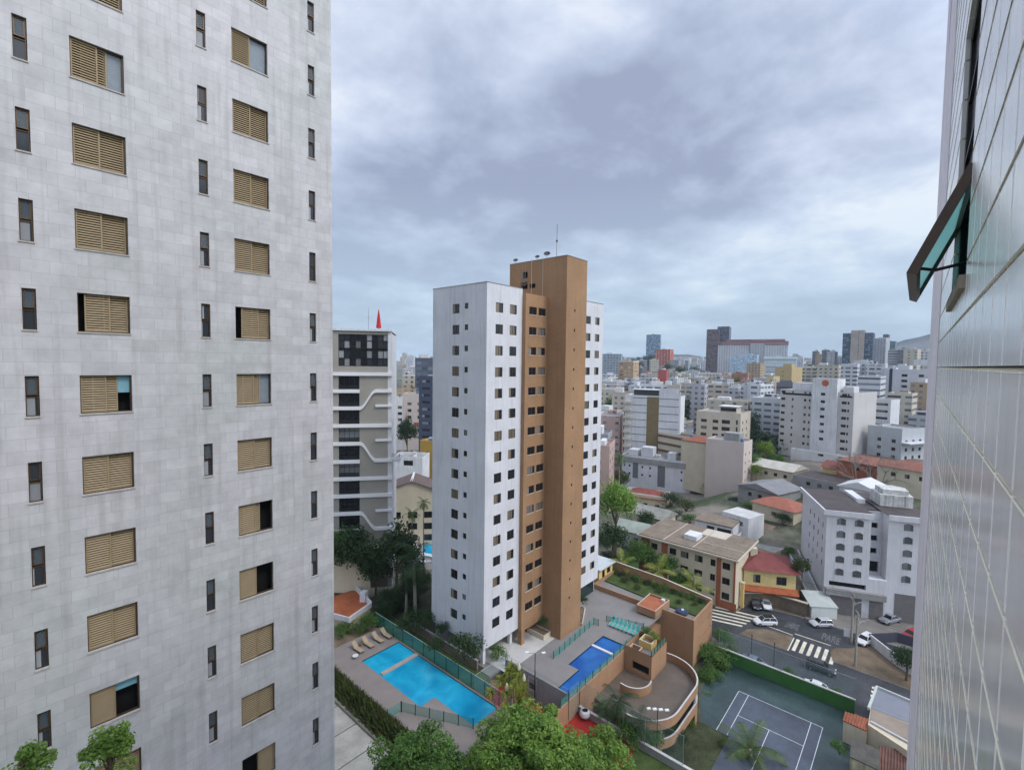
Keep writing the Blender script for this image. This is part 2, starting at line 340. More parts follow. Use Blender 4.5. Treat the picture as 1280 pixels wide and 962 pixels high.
def brickmat(name, c1, c2, mortar, bw, bh, axes='xz', msize=0.012, rough=0.5, spec=0.4, offset=0.5, streak=0.0, vary=0.16, bumpy=0.0, coat=0.0):
    """stone slabs / tiles in metres over a flat wall"""
    m, t, p = _new(name)
    tcn = N(t, 'ShaderNodeTexCoord'); sp = N(t, 'ShaderNodeSeparateXYZ'); L(t, tcn.outputs['Object'], sp.inputs[0])
    ix = {'x': 0, 'y': 1, 'z': 2}
    cb = N(t, 'ShaderNodeCombineXYZ'); L(t, sp.outputs[ix[axes[0]]], cb.inputs[0]); L(t, sp.outputs[ix[axes[1]]], cb.inputs[1])
    br = N(t, 'ShaderNodeTexBrick'); br.offset = offset; br.squash = 1.0
    L(t, cb.outputs[0], br.inputs['Vector']); br.inputs['Scale'].default_value = 1.0
    br.inputs['Brick Width'].default_value = bw; br.inputs['Row Height'].default_value = bh; br.inputs['Mortar Size'].default_value = msize; br.inputs['Mortar Smooth'].default_value = 0.1; br.inputs['Bias'].default_value = 0.0
    br.inputs['Color1'].default_value = (*c1, 1); br.inputs['Color2'].default_value = (*c2, 1); br.inputs['Mortar'].default_value = (*mortar, 1)
    nz = N(t, 'ShaderNodeTexNoise'); nz.inputs['Scale'].default_value = 1.4; nz.inputs['Detail'].default_value = 6; nz.inputs['Roughness'].default_value = 0.65; L(t, tcn.outputs['Object'], nz.inputs['Vector'])
    c = mixc(t, 1.0, br.outputs['Color'], ramp(t, nz.outputs['Fac'], [(0.28, 1.0-vary), (0.72, 1.0+vary*0.5)]), 'MULTIPLY')
    nb = N(t, 'ShaderNodeTexNoise'); nb.inputs['Scale'].default_value = 0.22; nb.inputs['Detail'].default_value = 4; L(t, tcn.outputs['Object'], nb.inputs['Vector'])
    c = mixc(t, 1.0, c, ramp(t, nb.outputs['Fac'], [(0.35, (0.9, 0.93, 0.92)), (0.65, (1.03, 1.0, 1.03))]), 'MULTIPLY')
    if streak:
        mpn = N(t, 'ShaderNodeMapping'); mpn.inputs['Scale'].default_value = (2.2, 2.2, 0.12); L(t, tcn.outputs['Object'], mpn.inputs[0])
        ns = N(t, 'ShaderNodeTexNoise'); ns.inputs['Scale'].default_value = 1.2; ns.inputs['Detail'].default_value = 5; L(t, mpn.outputs[0], ns.inputs['Vector'])
        c = mixc(t, math_(t, 'MULTIPLY', ramp(t, ns.outputs['Fac'], [(0.52, 0.0), (0.75, 1.0)]), streak), c, (0.22, 0.21, 0.2))
    L(t, c, p.inputs['Base Color']); p.inputs['Roughness'].default_value = rough; p.inputs['Specular IOR Level'].default_value = spec
    if coat:
        inv = math_(t, 'SUBTRACT', 1.0, br.outputs['Fac']); L(t, math_(t, 'MULTIPLY', inv, coat), p.inputs['Coat Weight']); p.inputs['Coat Roughness'].default_value = 0.1
        L(t, math_(t, 'ADD', math_(t, 'MULTIPLY', br.outputs['Fac'], 0.7), rough), p.inputs['Roughness'])
        nw_ = N(t, 'ShaderNodeTexNoise'); nw_.inputs['Scale'].default_value = 1.1; nw_.inputs['Detail'].default_value = 3; L(t, tcn.outputs['Object'], nw_.inputs['Vector'])
        bw_ = N(t, 'ShaderNodeBump'); bw_.inputs['Strength'].default_value = 0.12; bw_.inputs['Distance'].default_value = 0.06; L(t, nw_.outputs['Fac'], bw_.inputs['Height']); L(t, bw_.outputs[0], p.inputs['Normal'])
    if bumpy:
        b = N(t, 'ShaderNodeBump'); b.inputs['Strength'].default_value = bumpy; b.inputs['Distance'].default_value = 0.02; b.invert = True
        L(t, br.outputs['Fac'], b.inputs['Height']); L(t, b.outputs[0], p.inputs['Normal'])
    return m

white = M('white_paint', (0.62, 0.62, 0.65), 0.7, 0.11, 0.22, streak=0.24, fine=.02)
white2 = M('white_render', (0.66, 0.665, 0.685), 0.75, 0.14, 0.25, streak=0.32)
oldwhite = M('stained_white', (0.58, 0.58, 0.56), 0.85, 0.3, 0.8, streak=0.75)
cream = M('cream_render', (0.60, 0.53, 0.40), 0.8, 0.10, 0.3, streak=0.12)
beige = M('beige_render', (0.55, 0.49, 0.41), 0.8, 0.10, 0.3, streak=0.15)
greige = M('grey_beige_render', (0.335, 0.315, 0.275), 0.8, 0.08, 0.3, streak=0.06)
pinkish = M('pale_pink_render', (0.56, 0.48, 0.44), 0.8, 0.08, 0.2, streak=0.10)
ochre = M('ochre_render', (0.335, 0.196, 0.105), 0.8, 0.16, 0.18, streak=0.22, fine=0.04)
ochre2 = M('ochre_garden_wall', (0.345, 0.20, 0.115), 0.8, 0.14, 0.3, streak=0.16, fine=0.04)
yellow = M('yellow_render', (0.66, 0.48, 0.19), 0.8, 0.10, 0.3, streak=0.15)
brickred = M('brick_red', (0.36, 0.12, 0.06), 0.8, 0.2, 0.8)
terracotta = M('terracotta_tiles', (0.30, 0.105, 0.06), 0.75, 0.35, 1.2, fine=0.2)
darkred = M('dark_red_roof', (0.20, 0.05, 0.045), 0.6, 0.25, 0.7, fine=0.12)
fibre = M('fibre_cement_roof', (0.22, 0.175, 0.135), 0.85, 0.3, 0.5, fine=0.15)
darkroof = M('dark_roof_sheet', (0.085, 0.07, 0.07), 0.8, 0.3, 0.5, fine=0.15)
greyroof = M('grey_metal_roof', (0.20, 0.21, 0.25), 0.5, 0.15, 0.4, spec=0.4)
concrete = M('concrete', (0.30, 0.295, 0.29), 0.85, 0.18, 0.5, streak=0.15, fine=0.05)
paleconc = M('pale_concrete', (0.50, 0.49, 0.475), 0.85, 0.14, 0.5, fine=0.05)
paving = M('grey_paving', (0.215, 0.205, 0.20), 0.7, 0.12, 0.35, fine=0.05)
wetpave = M('wet_ramp_floor', (0.125, 0.10, 0.08), 0.45, 0.25, 0.4, fine=0.06)
asphalt = M('asphalt', (0.055, 0.058, 0.066), 0.5, 0.4, 0.3, fine=0.2)
pavement = M('pavement', (0.20, 0.185, 0.17), 0.85, 0.22, 0.4, fine=0.1)
dirt = M('bare_earth', (0.165, 0.125, 0.085), 0.95, 0.35, 0.5, fine=0.2)
wornpaint = M('worn_road_paint', (0.19, 0.188, 0.185), 0.75, 0.5, 1.6, fine=0.35)
roadpaint = M('road_paint', (0.66, 0.62, 0.50), 0.7, 0.25, 1.5, fine=0.15)
courtpaint = M('court_line_paint', (0.62, 0.66, 0.70), 0.6, 0.12, 1.5)
grass = M('lawn', (0.055, 0.085, 0.022), 0.95, 0.45, 0.8, fine=0.3)
bronze = M('bronze_aluminium', (0.10, 0.065, 0.04), 0.45, 0.1, 2.0, metal=0.4)
shutterm = M('louvre_shutter', (0.30, 0.225, 0.125), 0.55, 0.12, 1.5, spec=0.4)
black = M('black_metal', (0.012, 0.012, 0.014), 0.4, 0.0)
rubber = M('tyre_rubber', (0.015, 0.015, 0.016), 0.8, 0.0)
steel = M('grey_steel', (0.33, 0.34, 0.36), 0.45, 0.1, 2.0, metal=0.6)
polem = M('concrete_pole', (0.33, 0.31, 0.28), 0.85, 0.2, 1.5)
dark = M('dark_interior', (0.010, 0.010, 0.011), 0.9, 0.0)
bark = M('bark', (0.12, 0.09, 0.065), 0.95, 0.35, 2.0)
palebark = M('pale_bark', (0.25, 0.22, 0.18), 0.95, 0.3, 2.0)
pane = panemat('pane_with_blind', (0.25, 0.20, 0.14), 0.75)
pane_dark = panemat('pane_dark', (0.22, 0.21, 0.20), 0.25)
pane_pale = panemat('pane_pale', (0.42, 0.43, 0.45), 0.7, (0.03, 0.035, 0.04))
clear = glassmat('clear_pane', (0.16, 0.2, 0.23), 0.45)
tealglass = glassmat('teal_fence_glass', (0.05, 0.30, 0.26), 0.5)
tealwall = glassmat('teal_screen_glass', (0.04, 0.30, 0.38), 0.62)
netting = glassmat('sports_netting', (0.25, 0.42, 0.42), 0.16, 0.9)
# ================================================================== GROUND
def sm(a, b, x):
    t = max(0.0, min(1.0, (x-a)/(b-a))); return t*t*(3-2*t)
ANCH = []
for (x_, y_, D_, h_) in ((990,590,176,5),(992,640,140,5.5),(1078,592,178,5),(1128,588,172,4.4),(1165,592,160,4.2),(1064,607,166,3.2),(1098,616,142,4),(972,618,152,3.5),(936,648,128,3.5),(832,622,166,3.6),(864,578,183,10.6),(1128,536,226,10),(1075,573,212,3),(830,650,128,3.2),(805,668,118,3)):
    p_ = pd(x_, y_, D_); ANCH.append((p_[0]+4, p_[1]+5, p_[2]-h_-.15, 11.0))
for (x_, y_) in ((100,30),(104,38),(108,22),(112,10),(116,3),(122,4),(112,30),(118,36),(108,44),(124,14)): ANCH.append((x_, y_, ST-.03, 7.0))
for (x_, y_) in ((757,612),(764,590),(770,566),(776,548)): p_ = pz(x_, y_, ST); ANCH.append((p_[0], p_[1], ST-.1, 12.0))
def terrain(x, y):
    z = _terrain(x, y)
    if 100 < math.hypot(x, y) < 280:
        ws, zs_ = 0.12, 0.12*z
        for (ax, ay, az_, r_) in ANCH:
            w = math.exp(-((x-ax)**2+(y-ay)**2)/(2*r_*r_)); ws += w; zs_ += w*az_
        k = max(sm(110, 124, x), sm(38, 50, y)); z = zs_/ws*k + (ST-.08)*(1-k)
    return z
def _terrain(x, y):
    d = math.hypot(x, y); az = math.degrees(math.atan2(y, x))
    z = ST
    z += 13.0*math.exp(-((x-262)/75.0)**2-((y-22)/62.0)**2)*sm(135, 200, d)
    z += sm(150, 260, d)*sm(78, 60, az)*0.0
    z -= 8.0*sm(300, 600, d)
    z += 46.0*sm(1100, 3200, d) + 8*math.sin(az*0.21+d*0.0021)*sm(900, 2000, d)
    return z
m, t, p = _new('city_ground')
tcn = N(t, 'ShaderNodeTexCoord')
vz = N(t, 'ShaderNodeTexVoronoi'); vz.inputs['Scale'].default_value = 0.03; L(t, tcn.outputs['Object'], vz.inputs['Vector'])
nz = N(t, 'ShaderNodeTexNoise'); nz.inputs['Scale'].default_value = 0.05; nz.inputs['Detail'].default_value = 8; nz.inputs['Roughness'].default_value = 0.7; L(t, tcn.outputs['Object'], nz.inputs['Vector'])
base = mixc(t, ramp(t, nz.outputs['Fac'], [(0.42, 0.0), (0.56, 1.0)]), (0.04, 0.06, 0.025), (0.17, 0.15, 0.125))
vb = N(t, 'ShaderNodeRGBToBW'); L(t, vz.outputs['Color'], vb.inputs[0])
L(t, mixc(t, 1.0, base, ramp(t, vb.outputs[0], [(0.2, 0.75), (0.8, 1.25)]), 'MULTIPLY'), p.inputs['Base Color']); p.inputs['Roughness'].default_value = 0.95
cityground = m
b = MB(); NA = 240; rad = [0.0, 20, 60, 95, 105, 112, 119, 126, 133, 140, 147, 154, 161, 168, 176, 185, 200, 215, 230, 250, 270, 300, 340, 400, 470, 560, 680, 820, 1000, 1250, 1550, 1900, 2400, 3000, 3800, 4600]
vs = []; fs = []
for r_ in rad:
    for k in range(NA):
        a = 2*math.pi*k/NA; x, y = r_*math.cos(a), r_*math.sin(a); vs.append((x, y, terrain(x, y)))
for i in range(len(rad)-1):
    for k in range(NA):
        k2 = (k+1) % NA; fs.append((i*NA+k, i*NA+k2, (i+1)*NA+k2, (i+1)*NA+k))
b.mesh(vs, fs); g = b.build('ground', cityground); tag(g, kind='structure')

def sheet(name, poly, z, mat, kind='structure'):
    b = MB(); b.face([(p[0], p[1], z) for p in poly]); o = b.build(name, mat); return tag(o, kind=kind)
def slab(name, poly, z0, z1, mat, mtop=None):
    b = MB(); b.prism(poly, z0, z1, 0, 1 if mtop else None); o = b.build(name, [mat, mtop] if mtop else mat); return tag(o, kind='structure')

# --- the tower's paved deck on top of its garage, and the neighbour's pool terrace
deckpoly = [(45.6, 32.6), (77.2, 32.6), (77.2, 27.4), (86.0, 27.4), (86.0, 74), (45.6, 74)]
# holes for pool are avoided by building the deck as strips round the pool
POOL2 = dict(x0=49.4, x1=64.6, y0=33.05, y1=36.7)
b = MB()
def strip(x0, y0, x1, y1, z=0.0): b.box(x0, y0, -0.35, x1, y1, z)
strip(64.6, 32.6, 77.2, 36.7); strip(48.9, 36.7, 77.2, 43.2); strip(45.6, 43.2, 77.2, 74); strip(77.2, 27.4, 86.0, 74)
strip(48.9, 34.95, 55.0, 36.7); strip(48.9, 32.6, 49.4, 34.95); strip(49.4, 32.6, 64.6, 33.05)
o = b.build('deck', paving); tag(o, kind='structure')
b = MB(); b.box(48.92, 32.62, ST-0.05, 77.18, 43.19, -1.75, 0); b.box(45.62, 43.21, ST-0.05, 77.18, 73.9, -1.75, 0); b.box(77.22, 27.42, ST-0.05, 85.98, 73.9, -0.355, 0)
o = b.build('terrace', ochre2); tag(o, kind='structure')
bluewater = watermat('deep_blue_pool', (0.006, 0.075, 0.30), (0.012, 0.14, 0.43))
turq = watermat('turquoise_pool', (0.008, 0.25, 0.45), (0.02, 0.38, 0.58))
b = MB(); z = -0.16
b.face([(49.4,33.05,z),(64.6,33.05,z),(64.6,36.7,z),(55.0,36.7,z),(55.0,34.95,z),(49.4,34.95,z)])
o = b.build('water', bluewater); tag(o, kind='structure')
bluetile = M('blue_pool_tile', (0.01, 0.03, 0.16), 0.3, 0.2, 3.0)
b = MB()
b.wall([(49.4,33.05),(64.6,33.05),(64.6,36.7),(55.0,36.7),(55.0,34.95),(49.4,34.95)], -1.2, -0.01, -0.03, closed=True)
o = b.build('pool_rim', bluetile); tag(o, kind='structure')
b = MB(); b.box(61.15, 33.06, -0.5, 61.6, 36.69, 0.03); o = b.build('pool_divider', M('pale_stone', (0.62,0.62,0.66),0.6,0.1,1.0)); tag(o, kind='structure')

# left pool terrace
b = MB()
def s2(x0, y0, x1, y1): b.box(x0, y0, -0.4, x1, y1, 0.0)
s2(31.6, 59.0, 42.3, 64.6); s2(31.6, 38.0, 35.7, 59.0); s2(35.7, 38.0, 37.95, 45.6); s2(42.0, 38.0, 42.3, 59.0); s2(37.95, 38.0, 42.0, 38.4); s2(31.6, 35.5, 42.3, 38.0)
o = b.build('pool_terrace', M('stone_pool_deck', (0.225, 0.195, 0.18), 0.75, 0.12, 0.5, fine=0.05)); tag(o, kind='structure')
b = MB(); z = -0.12
b.face([(35.7,45.6,z),(37.95,45.6,z),(37.95,38.4,z),(42.0,38.4,z),(42.0,59.0,z),(35.7,59.0,z)])
o = b.build('water', turq); tag(o, kind='structure')
b = MB(); b.wall([(35.7,45.6),(37.95,45.6),(37.95,38.4),(42.0,38.4),(42.0,59.0),(35.7,59.0)], -1.2, -0.01, -0.03, closed=True)
o = b.build('pool_rim', bluetile); tag(o, kind='structure')
b = MB(); b.box(36.0, 54.15, -0.5, 41.99, 54.85, 0.02); o = b.build('pool_divider', M('stone_divider', (0.36,0.31,0.28),0.75,0.15,1.0)); tag(o, kind='structure')
b = MB(); b.box(12.0, 23.6, ST-.05, 31.58, 88, -0.45); b.box(31.6, 35.5, ST-.05, 42.28, 64.6, -0.9); b.box(31.6, 64.7, ST-.05, 45.5, 88, -0.45)
o = b.build('terrace', dirt); tag(o, kind='structure')
# garden strip between the pool screen and the tower
b = MB(); b.box(42.45, 43.15, ST-.05, 45.58, 70, -0.12, 0); o = b.build('garden_bed', grass); tag(o, kind='structure')
# front path with big slabs beside the left apartment block
b = MB(); b.box(14.0, 26.0, -0.44, 29.0, 75, -0.06); o = b.build('path', M('dark_path_joint', (0.10,0.10,0.09), 0.9, 0.3, 0.6)); tag(o, kind='structure')  # dark bed that shows between the slabs
b = MB()
for k in range(9):
    y0 = 27.4+k*4.35
    b.box(23.8, y0, -0.2, 28.9, y0+4.2, -0.02); b.box(18.5, y0, -0.2, 23.66, y0+4.2, -0.02)
o = b.build('path_paving', M('path_slabs', (0.33,0.32,0.29), 0.85, 0.25, 0.5, fine=0.08)); tag(o, kind='structure')
b = MB(); b.box(29.05, 38, -0.4, 29.35, 75, 0.22); o = b.build('path_kerb', M('kerb_stone', (0.34,0.30,0.25),0.85,0.2,0.7)); tag(o, kind='structure')
b = MB(); b.box(29.36, 40.5, -0.44, 31.58, 75, -0.1); o = b.build('garden_bed', grass); tag(o, kind='structure')
b = MB(); b.box(30.6, 26.0, ST-.05, 36.0, 35.4, -2.6); o = b.build('garden_bed', grass); tag(o, kind='structure')

# --- tennis court and sports court
CZ = ST+0.05
wetgreen = M('court_surround', (0.036, 0.062, 0.064), 0.3, 0.5, 0.22, spec=0.5, fine=0.12)
wetblue = M('court_surface', (0.066, 0.080, 0.108), 0.32, 0.4, 0.2, spec=0.5, fine=0.1)
sheet('court_surround', [(46, 3.5), (82.4, 3.5), (82.4, 24.2), (72.5, 24.2), (66, 21.8), (46, 21.8)], CZ, wetgreen)
sheet('tennis_court', [(52.6, 8.75), (76.4, 8.75), (76.4, 19.7), (52.6, 19.7)], CZ+0.004, wetblue)
b = MB(); zc_ = CZ+0.008
def line(x0, y0, x1, y1): b.face([(x0,y0,zc_),(x1,y0,zc_),(x1,y1,zc_),(x0,y1,zc_)])
w = 0.07
line(76.4-w, 8.75, 76.4, 19.7); line(52.6, 8.75, 52.6+w, 19.7)
for y in (8.75, 19.7-w): line(52.6+w, y, 76.4-w, y+w)
for y in (10.12, 18.33-w): line(52.6+w, y, 76.4-w, y+w)
line(70.9-w, 10.12+w, 70.9, 18.33-w); line(58.1, 10.12+w, 58.1+w, 18.33-w); line(58.1+w, 14.2, 70.9-w, 14.2+w); line(64.5, 19.7, 64.5+w, 22.4)
o = b.build('court_lines', courtpaint); tag(o, kind='structure')
redcourt = M('red_sports_floor', (0.33, 0.022, 0.018), 0.65, 0.3, 0.5, fine=0.12)
b = MB(); b.prism([(42.4,24.0),(50.88,24.0),(50.88,32.2),(48.88,32.2),(48.88,43.1),(42.4,43.1)], ST-.05, -2.5); o = b.build('sports_court', redcourt); tag(o, kind='structure')

b = MB(); b.box(42.4, 15.0, ST-.05, 50.88, 23.98, -2.55); o = b.build('garden_bed', grass); tag(o, kind='structure')
sheet('garden_bed', [(51.0, 18.0), (66, 18.0), (66, 22.0), (72.4, 24.3), (82.3, 24.9), (86, 27.3), (51.0, 32.5)], CZ+0.012, M('garden_soil', (0.05,0.06,0.028), .95, .5, .5, fine=.3))
b = MB(); b.box(45.62, 45, -.3, 46.3, 74, 0.05); b.box(46.3, 56.7, -.3, 60, 74, .05); o = b.build('garden_bed', M('dark_soil', (0.05,0.05,0.03), .95, .5, .5, fine=.3)); tag(o, kind='structure')  # dark soil beds along and behind the tower
# --- streets
sz = ST+0.03
sheet('road', [(82.9, -14), (108.5, -14), (108.5, 5), (107.6, 16), (106.0, 26), (101.0, 36), (86.2, 36), (86.2, 24.8), (82.9, 24.8)], sz, asphalt)
def island(name, poly, h=0.12, mt=dirt):
    b = MB(); b.prism(poly, ST, ST+h, 0, 1); o = b.build(name, [paleconc, mt]); return tag(o, kind='structure')
island('traffic_island', [(92.9, 24.2), (93.2, 16.6), (98.7, 16.6), (98.0, 21.0), (95.5, 23.6)])
island('verge', [(95.0, 9.9), (97.6, 10.7), (99.6, 10.3), (101.6, 8.0), (104.8, 6.0), (104.2, 1.0), (104.0, -14), (94.0, -14), (94.6, 0)])
island('pavement', [(108.5, -14), (119, -14), (119, 5), (114.0, 15.2), (108.6, 16.4), (107.6, 16)], 0.14, pavement)
island('pavement', [(99.2, 36.0), (101.1, 27.0), (106.0, 26.2), (107.7, 17.0), (115.0, 17.2), (118, 27), (118, 44), (99.2, 44)], 0.10, dirt)
island('pavement', [(86.2, 24.8), (88.0, 24.8), (88.6, 36), (92.0, 44), (86.2, 44)], 0.14, pavement)
b = MB(); zr = sz+0.004
def bar(x0, y0, x1, y1): b.face([(x0,y0,zr),(x1,y0,zr),(x1,y1,zr),(x0,y1,zr)])
for k in range(6): bar(93.9, 15.35-k*1.1, 98.4, 15.9-k*1.1)
bar(93.3, 16.25, 98.5, 16.45)
for k in range(5):
    y0 = 31.4-k*0.25; x0 = 94.0+k*1.45
    b.face([(x0, 31.2-k*.1, zr), (x0+0.55, 31.2-k*.1, zr), (x0+2.4, 24.6-k*.35, zr), (x0+1.85, 24.6-k*.35, zr)])
def seg(x0, y0, x1, y1, w):
    dx, dy = x1-x0, y1-y0; l = math.hypot(dx, dy); nx, ny = -dy/l*w/2, dx/l*w/2
    b.face([(x0+nx,y0+ny,zr),(x1+nx,y1+ny,zr),(x1-nx,y1-ny,zr),(x0-nx,y0-ny,zr)])
seg(99.6, 21.8, 99.3, 16.7, 0.2); seg(100.1, 16.5, 100.2, 10.9, 0.2)
for k in range(3): bar(88.7+k*1.2, 3.2, 89.3+k*1.2, 4.4)
o = b.build('road_markings', roadpaint); tag(o, kind='structure')
def road_text(word, x, y, h, w, flip=False):
    cu = bpy.data.curves.new('road_text', 'FONT'); cu.body = word; cu.size = 1.0; cu.align_x = 'CENTER'; cu.align_y = 'CENTER'
    to = bpy.data.objects.new('road_text', cu); COL.objects.link(to); bpy.context.view_layer.update()
    me = bpy.data.meshes.new_from_object(to.evaluated_get(bpy.context.evaluated_depsgraph_get())); bpy.data.objects.remove(to)
    xs = [v.co.x for v in me.vertices]; ys = [v.co.y for v in me.vertices]; sx, sy = w/(max(xs)-min(xs)), h/(max(ys)-min(ys))
    for v in me.vertices: v.co = (x-v.co.x*sx, y-v.co.y*sy, zr) if flip else (x+v.co.y*sy, y-v.co.x*sx, zr)
    me.materials.clear(); me.materials.append(wornpaint); o = bpy.data.objects.new('road_marking', me); COL.objects.link(o); tag(o, kind='structure')
road_text('PARE', 102.8, 17.6, 2.2, 2.4, True); road_text('PARE', 102.6, 11.2, 2.6, 2.7)
# streets further off, draped on the ground
def street(name, pts, w, mat=asphalt, dz=0.35):
    b = MB(); P = [Vector(p[:2]) for p in pts]
    # resample
    Q = []
    for i in range(len(P)-1):
        n = max(1, int((P[i+1]-P[i]).length/6))
        for k in range(n): Q.append(P[i].lerp(P[i+1], k/n))
    Q.append(P[-1]); ed = []
    for i, q in enumerate(Q):
        d = (Q[min(i+1, len(Q)-1)]-Q[max(i-1, 0)]).normalized(); nn_ = Vector((-d.y, d.x))*w/2
        ed.append((q+nn_, q-nn_))
    for i in range(len(Q)-1):
        (a, b_), (c, d) = ed[i], ed[i+1]
        zz = lambda v: terrain(v.x, v.y)+dz
        b.face([(a.x,a.y,zz(a)),(b_.x,b_.y,zz(b_)),(d.x,d.y,zz(d)),(c.x,c.y,zz(c))])
    o = b.build(name, mat); return tag(o, kind='structure')
street('road', [pz(742,640,ST), pz(757,612,ST), pz(764,590,ST), pz(770,566,ST), pz(776,548,ST), pz(782,532,ST), pz(788, 515, ST)], 8.5, M('wet_asphalt', (0.11, 0.125, 0.16), 0.35, 0.2, 0.2, spec=0.5))
street('road', [pz(936, 640, ST), pz(945,612,ST), pz(958,598,ST), pz(975,588,ST)], 8.0)
street('road', [pz(930,600,ST), pz(948,575,ST), pz(956,556,ST), pz(962,540,ST)], 8.0)

# far hills
def ridge(name, pts, D, zb, mat, depth=500):
    b = MB(); T = [pd(x, y, D) for x, y in pts]; n = len(T)
    rows = 7; V = []
    for j in range(rows):
        f = j/(rows-1)
        for (x, y, z) in T:
            s_ = 1-f*0.28; V.append((x*s_, y*s_, zb+(z-zb)*(1-f)**1.25 + 6*math.sin(x*.013+j*2.1)*f*(1-f)))
    for j in range(rows):
        pass
    back = []
    for (x, y, z) in T: back.append((x*1.25, y*1.25, zb))
    V2 = V+back; F = []
    for j in range(rows-1):
        for i in range(n-1): F.append((j*n+i, j*n+i+1, (j+1)*n+i+1, (j+1)*n+i))
    for i in range(n-1): F.append((i, i+1, rows*n+i+1, rows*n+i))
    b.mesh(V2, F); o = b.build(name, mat, smooth=True); return tag(o, kind='structure')
hillm = M('wooded_hill', (0.035, 0.05, 0.03), 0.95, 0.5, 0.02, fine=0.3)
hillm2 = M('built_up_hill', (0.13, 0.12, 0.115), 0.95, 0.6, 0.03, fine=0.5)
ridge('hill', [(1030,452),(1070,446),(1100,437),(1116,430),(1130,425),(1150,421),(1168,416),(1190,409),(1230,402),(1300,408),(1400,420),(1500,446)], 3300, 0, hillm2)
ridge('hill', [(735,452),(755,447),(775,446),(800,447),(820,449),(838,443),(860,443),(880,446),(910,445),(950,447),(1000,447),(1060,449)], 3000, 0, hillm2)
ridge('hill', [(778,458),(790,453),(802,449),(814,447),(822,449),(834,455),(846,458),(862,460),(880,462)], 1150, -14, hillm)
# ================================================================== WINDOW KIT
def win_mesh(w, h, kind='slide', fr=0.05):
    """frame (and bars) of a window, local x along wall, y inward, z up from the opening's lower-left corner"""
    b = MB(); y0, y1 = 0.05, 0.10
    b.box(0, y0, 0, w, y1, fr); b.box(0, y0, h-fr, w, y1, h); b.box(0, y0, fr, fr, y1, h-fr); b.box(w-fr, y0, fr, w, y1, h-fr)
    if kind == 'slide': b.box(w/2-fr/2, y0, fr, w/2+fr/2, y1, h-fr)
    if kind == 'grid':
        for k in (1, 2): b.box(w*k/3-.02, y0, fr, w*k/3+.02, y1, h-fr)
        b.box(fr, y0+.005, h*.62-.02, w-fr, y1-.005, h*.62+.02)
    if kind == 'sash': b.box(fr, y0+.005, h*.5-fr/2, w-fr, y1-.005, h*.5+fr/2)
    return b
def pane_mesh(w, h, y=0.085):
    b = MB(); b.face([(0.03, y, 0.03), (w-0.03, y, 0.03), (w-0.03, y, h-0.03), (0.03, y, h-0.03)]); return b
class Kit:
    """makes one window part with its pane, then copies it"""
    cache = {}
    def __init__(s, w, h, kind, frame, pane_m, name='window', sub=True, fr=0.05):
        s.a = (w, h, kind, frame, pane_m, name, sub, fr); s.first = None
    def add(s, parent, loc, rot):
        if s.first is None:
            w, h, kind, frame, pm, name, sub, fr = s.a
            if sub:
                o = win_mesh(w, h, kind, fr).build(name, frame, parent, False)
                pane_mesh(w, h).build('pane', pm, o, False)
            else:
                b = win_mesh(w, h, kind, fr); b.m = [0]*len(b.f); q = pane_mesh(w, h); b.mesh(q.v, q.f, 1)
                o = b.build(name, [frame, pm], parent, False)
            o.location = loc; o.rotation_euler = (0, 0, rot); s.first = o
            return o
        return put(s.first, parent, loc, rot)
def face_windows(parent, face, ox, oy, ops, kits, z0=0.0):
    """face 'S' (looks to -y, x runs right) or 'W' (looks to -x, y runs left); local coords"""
    for (u0, u1, za, zb), k in zip(ops, kits):
        if face == 'S': k.add(parent, (ox+u0, oy, za), 0.0)
        else: k.add(parent, (ox, oy+u1, za), -math.pi/2)

# ================================================================== OWN BUILDING (tiled wall at the right edge)
tiles = brickmat('glazed_tile', (0.86,0.85,0.81), (0.77,0.76,0.725), (1.0,0.98,0.93), 0.58, 40.0, 'xz', 0.028, 0.2, 0.4, 0.0, vary=0.14, coat=0.15, streak=0.25)
tile_edge = M('tile_edge', (0.88, 0.82, 0.62), 0.6, 0.15, 1.0, streak=0.2)
lilac = M('lilac_render', (0.84, 0.78, 0.82), 0.6, 0.12, 0.4, streak=0.2)
OW_R = R(0.7); OD = 0.33
own = thing('apartment_building', 'pale glazed tile facade seen edge-on at arm\'s length along the right edge', 'apartment building', (0, 0, 0), OW_R)
own['_l'] = (0, 0, 0)
b = MB()
# courses of slabs with sunk joints: each course is a thin box, 16 mm gaps between
S0, S1 = -4.0, 13.6
zj = [DECK + 0.53*k for k in range(-95, 28)]
op_s0, op_s1, op_z0, op_z1 = 6.5, 9.2, DECK+0.92, DECK+4.5
J = 0.013
def course(s0, s1, za, zb):
    b.box(s0, -OD-0.05, za+J, s1, -OD, zb-J)
for za, zb in zip(zj[:-1], zj[1:]):
    if zb <= op_z0 or za >= op_z1: course(S0, S1, za, zb)
    else:
        course(S0, op_s0, za, zb); course(op_s1, S1, za, zb)
        if za < op_z0: course(op_s0, op_s1, za, op_z0-0.02)
        if zb > op_z1: course(op_s0, op_s1, op_z1+0.02, zb)
b.build('tile_courses', tiles, own, False)
b = MB()      # pale strips that line the joints (the chamfered lower edge of every joint)
for z in zj:
    for (s0, s1) in (((S0, op_s0-.01), (op_s1+.01, S1)) if op_z0 < z < op_z1 else ((S0, S1),)):
        b.face([(s0,-OD-0.03,z+J*.2),(s1,-OD-0.03,z+J*.2),(s1,-OD+0.005,z-J*1.6),(s0,-OD+0.005,z-J*1.6)])
b.build('joint_filler', tile_edge, own, False)
b = MB()      # body of the building, with the window opening left open
zt = zj[-1]
b.box(S0, -14, 0, op_s0, -OD-0.052, zt); b.box(op_s1, -14, 0, 23.0, -OD-0.052, zt)
